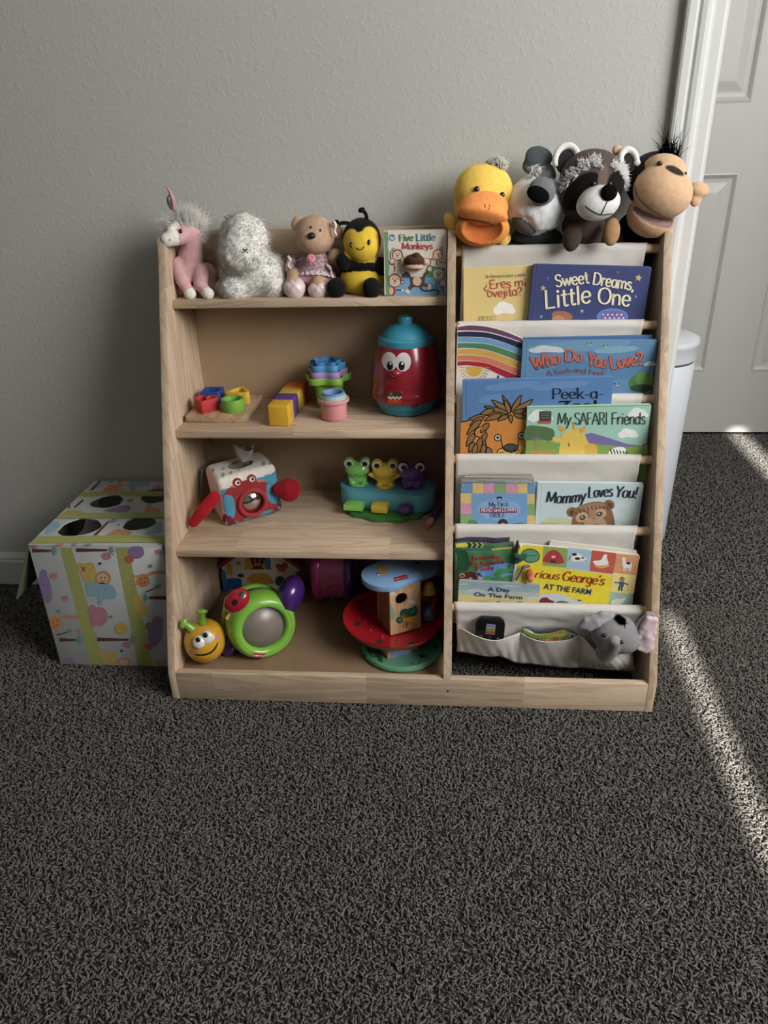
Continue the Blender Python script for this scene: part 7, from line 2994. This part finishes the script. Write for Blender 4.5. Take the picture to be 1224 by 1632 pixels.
# front board with round hole
axb = np.array([axh[0], [0, 0, 1.0], -axh[1]])
V, F = prism([(-hw / 2, zb0), (hw / 2, zb0), (hw / 2, zb1), (-hw / 2, zb1)], -.005, 0, c=hcn - axh[1] * hw / 2, ax=axb, holes=[circ(.0135, 28, hl[0], hl[1])])
fb_ = obj('front_board', V, F, WH_, tw)
V, F = prism([(-hw / 2, zb0), (hw / 2, zb0), (hw / 2, zb1), (-hw / 2, zb1)], 0, .005, c=hcn + axh[1] * hw / 2, ax=axb)
obj('back_board', V, F, WH_, tw)
for sx in (-1, 1):
    V, F = rbox(hcn + axh[0] * sx * (hw / 2 - .0025) + np.array([0, 0, (zb0 + zb1) / 2]), (.005, hw - .0102, zb1 - zb0), .0005, 1, axh)
    obj('side_board', V, F, wood('z', h='#8d6a4c', dark='#73523a', block=.9, seed=.2), tw)
fl = Flat(hcn - axh[1] * (hw / 2), -axh[1])
CLH = clip_of([hcn - axh[1] * (hw / 2) + axh[0] * sx * (hw / 2) + np.array([0, 0, z]) for sx, z in ((-1, zb0), (1, zb0), (1, zb1), (-1, zb1))], CI)
for nm, fn in (('cloud_print', lambda A: cloud(A, 440, 535, 110, 60, '#c9c0ba')), ('cloud_print', lambda A: cloud(A, 712, 650, 84, 50, '#c9c0ba')),
               ('sun_print', lambda A: star(A, 690, 440, 44, '#c98a2c', .1, .7, 8)),
               ('bush_print', lambda A: (A.ell(420, 770, 50, 72, '#7f9f7a'), A.ell(440, 830, 46, 50, '#7f9f7a'), A.line([(388, 705), (415, 682), (440, 690)], 9, '#38503c'))),
               ('tree_print', lambda A: (A.ell(620, 800, 72, 66, '#1c4f40'), A.ell(545, 885, 46, 44, '#1c4f40'), A.ell(700, 780, 60, 60, '#1c4f40'), A.ell(748, 760, 34, 66, '#1c4f40'), A.ell(552, 882, 22, 20, '#4a7a68'), A.line([(745, 730), (700, 800)], 14, '#5a8a74', False))),
               ('tiger_print', lambda A: (A.poly([(570, 830), (610, 800), (640, 840), (720, 815), (765, 840), (755, 900), (640, 915), (580, 890)], '#c9962c', True), A.line([(605, 900), (590, 990)], 26, '#b9762c', False), A.line([(632, 900), (630, 985)], 18, '#8a3a20', False), A.line([(660, 900), (640, 960)], 20, '#a04a28', False))),
               ('trunk_print', lambda A: A.poly([(388, 920), (430, 1005), (405, 1015), (375, 1000)], '#9c4a34'))):
    A = Art(fl, CI, .0006)
    A.clip = CLH
    fn(A)
    A.build(nm, fb_)
# roof: stadium board, slightly tilted
rc = np.array([-.017, -.278, ZF + .160])
nr_ = np.array([.0, -.01, 1.0]); nr_ /= np.linalg.norm(nr_)
rx_ = np.array([math.cos(math.radians(36)), math.sin(math.radians(36)), 0]); rx_ -= nr_ * (rx_ @ nr_); rx_ /= np.linalg.norm(rx_)
axr = np.array([rx_, np.cross(nr_, rx_), nr_])
V, F = prism(rrect(.172, .096, .0475, 12), 0, .0125, c=rc, ax=axr, bevel=.0025)
rf = obj('roof', V, F, plast('#7fa6cc', .4, .2), tw, True, angle=40)
fl = Flat(rc + nr_ * .0126, nr_)
for nm, fn in (('sun_print', lambda A: star(A, 330, 225, 74, '#b98f3c', .1, .75, 9)), ('cloud_print', lambda A: cloud(A, 390, 175, 120, 50, '#8f9fb4')), ('cloud_print', lambda A: cloud(A, 600, 240, 100, 40, '#8fa4bc')),
               ('maker_badge', lambda A: toy_logo(A, 562, 335, 180, 50, -14)), ('bird_print', lambda A: (A.line([(740, 128), (780, 155), (820, 140)], 14, '#8a5a2c'), A.ell(770, 135, 30, 12, '#2c2418')))):
    A = Art(fl, CI, .0005)
    A.kw = dict(rough=.5, var=.06, scale=80)
    fn(A)
    A.build(nm, rf)
for x, y in ((262, 283), (697, 275)):
    P = fl.pt(*pxc(CI, x, y), 0)
    V, F = lathe([(0, .0016), (.0022, .0014), (.0034, .0006), (.0036, 0)], 16, c=P, ax=axr, cap=False)
    obj('screw_cap', V, F, M('#b9bcc0', rough=.25, metal=.8), rf, True)
# bell, upper red ramp, blue ball
P = onY(*pxc(CI, 925, 525), -.275)
V, F = lathe([(.0155, 0), (.0160, .0015), (.0140, .0045), (.0115, .010), (.0100, .018), (.0085, .0225), (.0040, .025), (0, .0255)], 28, c=P + np.array([0, 0, .001]), cap=False)
obj('bell', V, F, plast('#cfa83a', .25, .5), tw, True, angle=60, label='small brass yellow bell')
V, F = [], []
for i in range(20):
    a = math.radians(-28 + 75 * i / 19)
    for r, z in ((.060, -.012), (.0615, .008), (.0645, .008), (.063, -.012)):
        V.append(np.array([-.006 + r * math.cos(a), -.285 + r * math.sin(a), ZF + .104 + .0003 * i + z]))
for i in range(19):
    for k in range(4):
        F.append((i * 4 + k, i * 4 + (k + 1) % 4, i * 4 + 4 + (k + 1) % 4, i * 4 + 4 + k))
F += [(0, 1, 2, 3), (79, 78, 77, 76)]
obj('upper_ramp', V, F, RED, tw)
P = np.array([.0415, -.283, ZF + .0475 + .0195])
V, F = ball(P, .0190, 28)
bl = thing('toy_ball', 'dark blue ball resting in the red dish of the tower', 'ball', P - np.array([0, 0, .0190]))
obj('ball_body', V, F, plast('#465a84', .3, .4), bl, True)

# ------------------------------------------------------------------ wrapped box with holes
CB = (0, 740, 4.2207)
BX0, BX1, BY0, BY1, BZ = -.767, -.489, -.336, -.018, .300
gb = thing('wrapped_box', 'gift wrapped cardboard box with round holes in top', 'box', ((BX0 + BX1) / 2, (BY0 + BY1) / 2, 0))
WP = M('#b9bcbb', rough=.5, var=.03, scale=30, coat=.1)
CARD = M('#5f6b4a', rough=.8, var=.05)
t_ = .003
V, F = rbox(((BX0 + BX1) / 2, BY0 + t_ / 2, BZ / 2), (BX1 - BX0, t_, BZ), .001, 2)
fr = obj('front_panel', V, F, WP, gb, True, angle=40)
V, F = rbox((BX1 - t_ / 2, (BY0 + BY1) / 2, BZ / 2), (t_, BY1 - BY0 - .0062, BZ - .004), .001, 2)
obj('side_panel', V, F, WP, gb)
V, F = rbox(((BX0 + BX1) / 2, BY1 - t_ / 2, BZ / 2), (BX1 - BX0, t_, BZ), .001, 2)
obj('back_panel', V, F, WP, gb)
holes = []
for (cx, cy, rx, ry, rt) in ((536, 422, 136, 58, -6), (938, 396, 106, 46, -4), (720, 250, 106, 42, -4), (1062, 208, 112, 50, -6)):
    c = onZ(*pxc(CB, cx, cy), BZ)
    ex = onZ(*pxc(CB, cx + rx, cy), BZ)
    ey = onZ(*pxc(CB, cx, cy + ry), BZ)
    a, b2 = np.linalg.norm(ex - c), np.linalg.norm(ey - c)
    pts = []
    for i in range(22):
        w = 2 * math.pi * i / 22
        k = 1 + .05 * math.sin(3 * w + cx) + .03 * math.sin(7 * w + cy)
        pts.append((c[0] + a * k * math.cos(w) - (BX0 + BX1) / 2, c[1] + b2 * k * math.sin(w) - (BY0 + BY1) / 2))
    pts = [(min(x, (BX1 - BX0) / 2 - .006), y) for x, y in pts]
    holes.append(pts[::-1])
w2, d2 = (BX1 - BX0) / 2, (BY1 - BY0) / 2
V, F = prism([(-w2, -d2), (w2, -d2), (w2, d2), (-w2, d2)], -t_, 0, c=((BX0 + BX1) / 2, (BY0 + BY1) / 2, BZ + .0002), holes=holes)
tp = obj('top_panel', V, F, WP, gb)
V, F = rbox(((BX0 + BX1) / 2, (BY0 + BY1) / 2, .0025), (BX1 - BX0 - .008, BY1 - BY0 - .008, .003), 0)
obj('bottom_panel', V, F, M('#6b5842', rough=.8), gb)
# open side flap swung outwards from the top left edge
fo = onY(*pxc(CB, 106, 906), BY0)
hv = np.array([BX0, BY0, BZ])
dv = np.array([fo[0] - BX0, 0, fo[2] - BZ])
V = []
for (p, y) in ((hv, BY0), (hv + dv, BY0), (hv + dv, BY1), (hv, BY1)):
    V.append((p[0], y, p[2]))
nn_ = np.cross(dv, [0, 1, 0]); nn_ /= np.linalg.norm(nn_)
V = [np.array(v) for v in V] + [np.array(v) + nn_ * .003 for v in V]
F = [(0, 1, 2, 3), (7, 6, 5, 4), (0, 4, 5, 1), (1, 5, 6, 2), (2, 6, 7, 3), (3, 7, 4, 0)]
obj('side_flap', V, F, CARD, gb)
GS, PU_, OR_, BL_, PKc, TE, BRc, YW = '#9fa45f', '#8a7699', '#c28a5c', '#88a8b4', '#b27c8c', '#6a9186', '#5e3a34', '#c2a45a'
GPN = [0]


def gprint(surf, nm, fn, parent):
    GPN[0] += 1
    A = Art(surf, CB, .0003 + .00003 * (GPN[0] % 40))
    A.clip = CLIPF if surf is FS else CLIPT
    A.kw = dict(rough=.5, var=.08, scale=110)
    fn(A)
    A.build(nm, parent)


FS = Flat((0, BY0, 0), (0, -1, 0))
CLIPF = clip_of([(BX0 + .001, BY0, .001), (BX1, BY0, .001), (BX1, BY0, BZ), (BX0 + .001, BY0, BZ)], CB)
CLIPT = clip_of([(BX0 + .001, BY0, BZ), (BX1, BY0, BZ), (BX1, BY1, BZ), (BX0 + .001, BY1, BZ)], CB)


def tree(A, x0, x1, y, leafx):
    A.poly([(x0, y - 8), (x1, y - 12), (x1, y + 14), (x0, y + 8)] if leafx < x0 else [(x0, y - 14), (x1, y - 7), (x1, y + 7), (x0, y + 12)], BRc)
    s_ = -1 if leafx < x0 else 1
    for k in range(6):
        a = math.radians(-75 + 30 * k)
        A.line([(leafx, y), (leafx + s_ * 46 * math.cos(a), y + 50 * math.sin(a))], 15, TE, False, taper=[1, .8, .1])


def giraffe(A, bx, by, hx, hy):
    A.ell(bx, by, 46, 46, OR_)
    A.line([(bx + 10, by - 25), ((bx + hx) / 2, (by + hy) / 2 - 26), (hx, hy)], 20, OR_)
    A.ell(hx, hy, 22, 13, OR_, 10)
    for d in (-30, 25):
        A.line([(bx - 30, by + d), (bx - 92, by + d + 4)], 11, OR_, False)
    for dx, dy in ((-15, -10), (10, 12), (15, -18), (-10, 22)):
        A.ell(bx + dx, by + dy, 8, 8, '#a85f30')


def eleph(A, cx, cy, rx, ry, h, rot=0):
    A.ell(cx, cy, rx, ry, h, rot)
    A.ell(cx - rx * .3, cy + ry * .7, rx * .5, ry * .45, h)
    A.line([(cx + rx * .5, cy - ry * .5), (cx + rx * .9, cy - ry), (cx + rx * 1.1, cy - ry * .6)], rx * .25, h)


gprint(FS, 'grass_strip', lambda A: A.poly([(404, 562), (482, 560), (700, 1350), (612, 1350)], GS), fr)
gprint(FS, 'grass_strip', lambda A: A.poly([(776, 560), (862, 558), (1026, 1352), (930, 1352)], GS), fr)
gprint(FS, 'grass_strip', lambda A: A.poly([(352, 1150), (372, 1170), (418, 1345), (404, 1345)], GS), fr)
for a in ((215, 342, 582, 350), (510, 722, 578, 735), (400, 512, 1182, 520), (652, 866, 1180, 880), (1000, 1116, 897, 985)):
    gprint(FS, 'tree_print', lambda A, a=a: tree(A, *a), fr)
gprint(FS, 'hippo_print', lambda A: (A.ell(305, 830, 40, 108, PU_, -12), A.ell(292, 740, 26, 34, PU_)), fr)
gprint(FS, 'elephant_print', lambda A: (A.ell(915, 592, 56, 44, PU_), A.rect(868, 560, 962, 600, PU_)), fr)
gprint(FS, 'elephant_print', lambda A: (A.ell(1045, 1130, 50, 100, PU_, 8), A.ell(1000, 1090, 26, 26, PU_), A.ell(1060, 1060, 40, 40, PU_)), fr)
gprint(FS, 'pig_print', lambda A: (A.ell(665, 1025, 62, 66, PKc), A.ell(620, 970, 26, 26, PKc), A.line([(600, 1000), (580, 990)], 12, PKc, False), A.line([(640, 1080), (600, 1078)], 18, PKc, False)), fr)
gprint(FS, 'giraffe_print', lambda A: giraffe(A, 962, 782, 1106, 728), fr)
gprint(FS, 'giraffe_print', lambda A: giraffe(A, 372, 1070, 512, 1028), fr)
gprint(FS, 'lion_print', lambda A: (A.poly([(505, 665), (560, 665), (632, 668), (640, 780), (570, 790), (540, 720)], YW, True), A.ell(692, 768, 56, 52, OR_), A.ell(690, 770, 38, 36, '#cfae8c'), A.ell(680, 762, 5, 6, '#3a2820'), A.ell(704, 762, 5, 6, '#3a2820'), A.line([(678, 782), (692, 788), (706, 780)], 4, '#3a2820'), A.line([(545, 690), (575, 720)], 8, '#8a4a5a', False), A.line([(575, 690), (548, 722)], 8, '#8a4a5a', False)), fr)
gprint(FS, 'elephant_print', lambda A: (A.poly([(580, 800), (640, 792), (740, 810), (778, 850), (775, 900), (700, 910), (680, 945), (660, 940), (655, 890), (590, 880)], BL_, True)), fr)
gprint(FS, 'lion_print', lambda A: (A.poly([(650, 1262), (780, 1266), (780, 1340), (700, 1330)], YW), A.ell(835, 1330, 48, 28, OR_), A.ell(832, 1335, 32, 20, '#cfae8c')), fr)
gprint(FS, 'monkey_print', lambda A: (A.ell(930, 935, 38, 62, YW, -15), A.ell(965, 980, 26, 44, YW, -10)), fr)
gprint(FS, 'flower_print', lambda A: A.ell(814, 1106, 42, 38, YW, 10), fr)
for x, y, r, h in ((436, 902, 24, PKc), (1066, 592, 25, PKc), (360, 752, 26, '#c07a68'), (715, 618, 32, PKc), (868, 640, 32, '#b8604a'), (852, 1216, 30, PKc), (525, 1122, 18, PKc), (1000, 1226, 28, '#b8604a'), (465, 1320, 26, PU_), (1010, 686, 16, TE), (392, 988, 15, TE), (745, 1026, 12, TE), (672, 668, 11, '#2c2422'), (818, 1256, 10, '#2c2422'), (1075, 1340, 34, OR_), (225, 548, 24, PKc)):
    gprint(FS, 'bird_print', lambda A, q=(x, y, r, h): (A.ell(q[0], q[1], q[2], q[2] * .72, q[3], 15), A.ell(q[0] + q[2] * .5, q[1] - q[2] * .5, q[2] * .4, q[2] * .35, q[3])), fr)
for x0, y0, x1, y1 in ((980, 860, 1050, 830), (380, 1150, 450, 1130)):
    gprint(FS, 'branch_print', lambda A, q=(x0, y0, x1, y1): (A.line([(q[0], q[1]), (q[2], q[3])], 9, BRc, False), A.ell(q[2] + 14, q[3] - 8, 24, 12, TE, -20)), fr)
TSf = Flat((0, 0, BZ + .0003), (0, 0, 1))


def clip_top(pts):
    return pts


gprint(TSf, 'grass_strip', lambda A: A.poly([(232, 482), (1100, 478), (1104, 524), (192, 530)], GS), tp)
gprint(TSf, 'grass_strip', lambda A: A.poly([(418, 330), (1098, 322), (1098, 360), (372, 364)], GS), tp)
gprint(TSf, 'grass_strip', lambda A: A.poly([(530, 188), (620, 184), (930, 182), (1094, 180), (1094, 214), (920, 216), (870, 216), (800, 206), (700, 206), (640, 218), (510, 218)], GS), tp)
gprint(TSf, 'lion_print', lambda A: A.poly([(690, 188), (720, 150), (770, 136), (812, 150), (800, 180)], OR_, True), tp)
gprint(TSf, 'lion_print', lambda A: (A.ell(845, 124, 56, 22, OR_, -4), A.ell(845, 125, 38, 14, '#cfae8c', -4)), tp)
gprint(TSf, 'elephant_print', lambda A: A.poly([(880, 102), (985, 98), (1000, 140), (930, 150), (905, 176), (870, 160)], BL_, True), tp)
gprint(TSf, 'trunk_print', lambda A: A.poly([(688, 92), (698, 96), (625, 176), (602, 174)], BRc), tp)
gprint(TSf, 'branch_print', lambda A: A.line([(500, 290), (560, 240)], 12, '#3f3a34', False), tp)
gprint(TSf, 'branch_print', lambda A: A.line([(462, 296), (470, 264)], 12, '#3f3a34', False), tp)
gprint(TSf, 'hippo_print', lambda A: A.poly([(700, 314), (745, 296), (836, 276), (876, 284), (862, 316), (780, 322)], PU_, True), tp)
gprint(TSf, 'giraffe_print', lambda A: A.poly([(975, 322), (990, 270), (1010, 262), (1030, 290), (1070, 300), (1065, 324)], OR_, True), tp)
gprint(TSf, 'giraffe_print', lambda A: A.poly([(430, 330), (470, 308), (540, 312), (570, 330), (560, 352), (450, 352)], '#b8a04a', True), tp)
gprint(TSf, 'elephant_print', lambda A: A.poly([(300, 470), (330, 400), (380, 384), (402, 400), (390, 430), (340, 462)], BL_, True), tp)
gprint(TSf, 'trunk_print', lambda A: A.poly([(722, 384), (736, 386), (652, 476), (626, 478)], BRc), tp)
gprint(TSf, 'lion_print', lambda A: A.poly([(712, 492), (740, 458), (790, 436), (830, 440), (880, 452), (860, 484)], OR_, True), tp)
gprint(TSf, 'elephant_print', lambda A: A.poly([(1040, 400), (1085, 394), (1090, 440), (1020, 470), (960, 470), (1030, 440)], BL_, True), tp)
for x, y, r, h in ((876, 242, 22, '#b8604a'), (750, 118, 8, '#2c2422'), (798, 408, 9, '#2c2422'), (1062, 152, 30, PKc), (400, 540, 30, OR_), (500, 536, 22, PKc), (590, 544, 26, TE), (760, 378, 28, TE)):
    gprint(TSf, 'bird_print', lambda A, q=(x, y, r, h): A.ell(q[0], q[1], q[2], q[2] * .4, q[3], -10), tp)

# ------------------------------------------------------------------ pedal bin in the hall
can = thing('waste_bin', 'tall white round waste bin with lid beside the doorway', 'bin', (.598, .30, 0))
WB = M('#cdd0d6', rough=.35, var=.01, scale=10, coat=.2)
B3 = (.598, .300, 0)
V, F = lathe([(0, .006), (.090, .006), (.094, .010), (.096, .02), (.0985, .30), (.1005, .505), (.099, .507), (0, .507)], 56, c=B3, cap=False)
obj('bin_body', V, F, WB, can, True, angle=40)
V, F = lathe([(.094, .506), (.0975, .506), (.0975, .514), (.094, .514)], 56, c=B3, cap=False)
obj('seam_ring', V, F, M('#55585c', rough=.5), can, True)
V, F = lathe([(0, .513), (.1005, .513), (.1015, .518), (.1015, .545), (.1040, .548), (.1050, .556), (.1030, .563), (.090, .569), (.06, .572), (0, .573)], 56, c=B3, cap=False)
obj('lid', V, F, WB, can, True, angle=40)
V, F = lathe([(0, 0), (.092, 0), (.094, .003), (.092, .007), (0, .007)], 48, c=B3, cap=False)
obj('foot_ring', V, F, M('#9b9ea4', rough=.5), can, True)
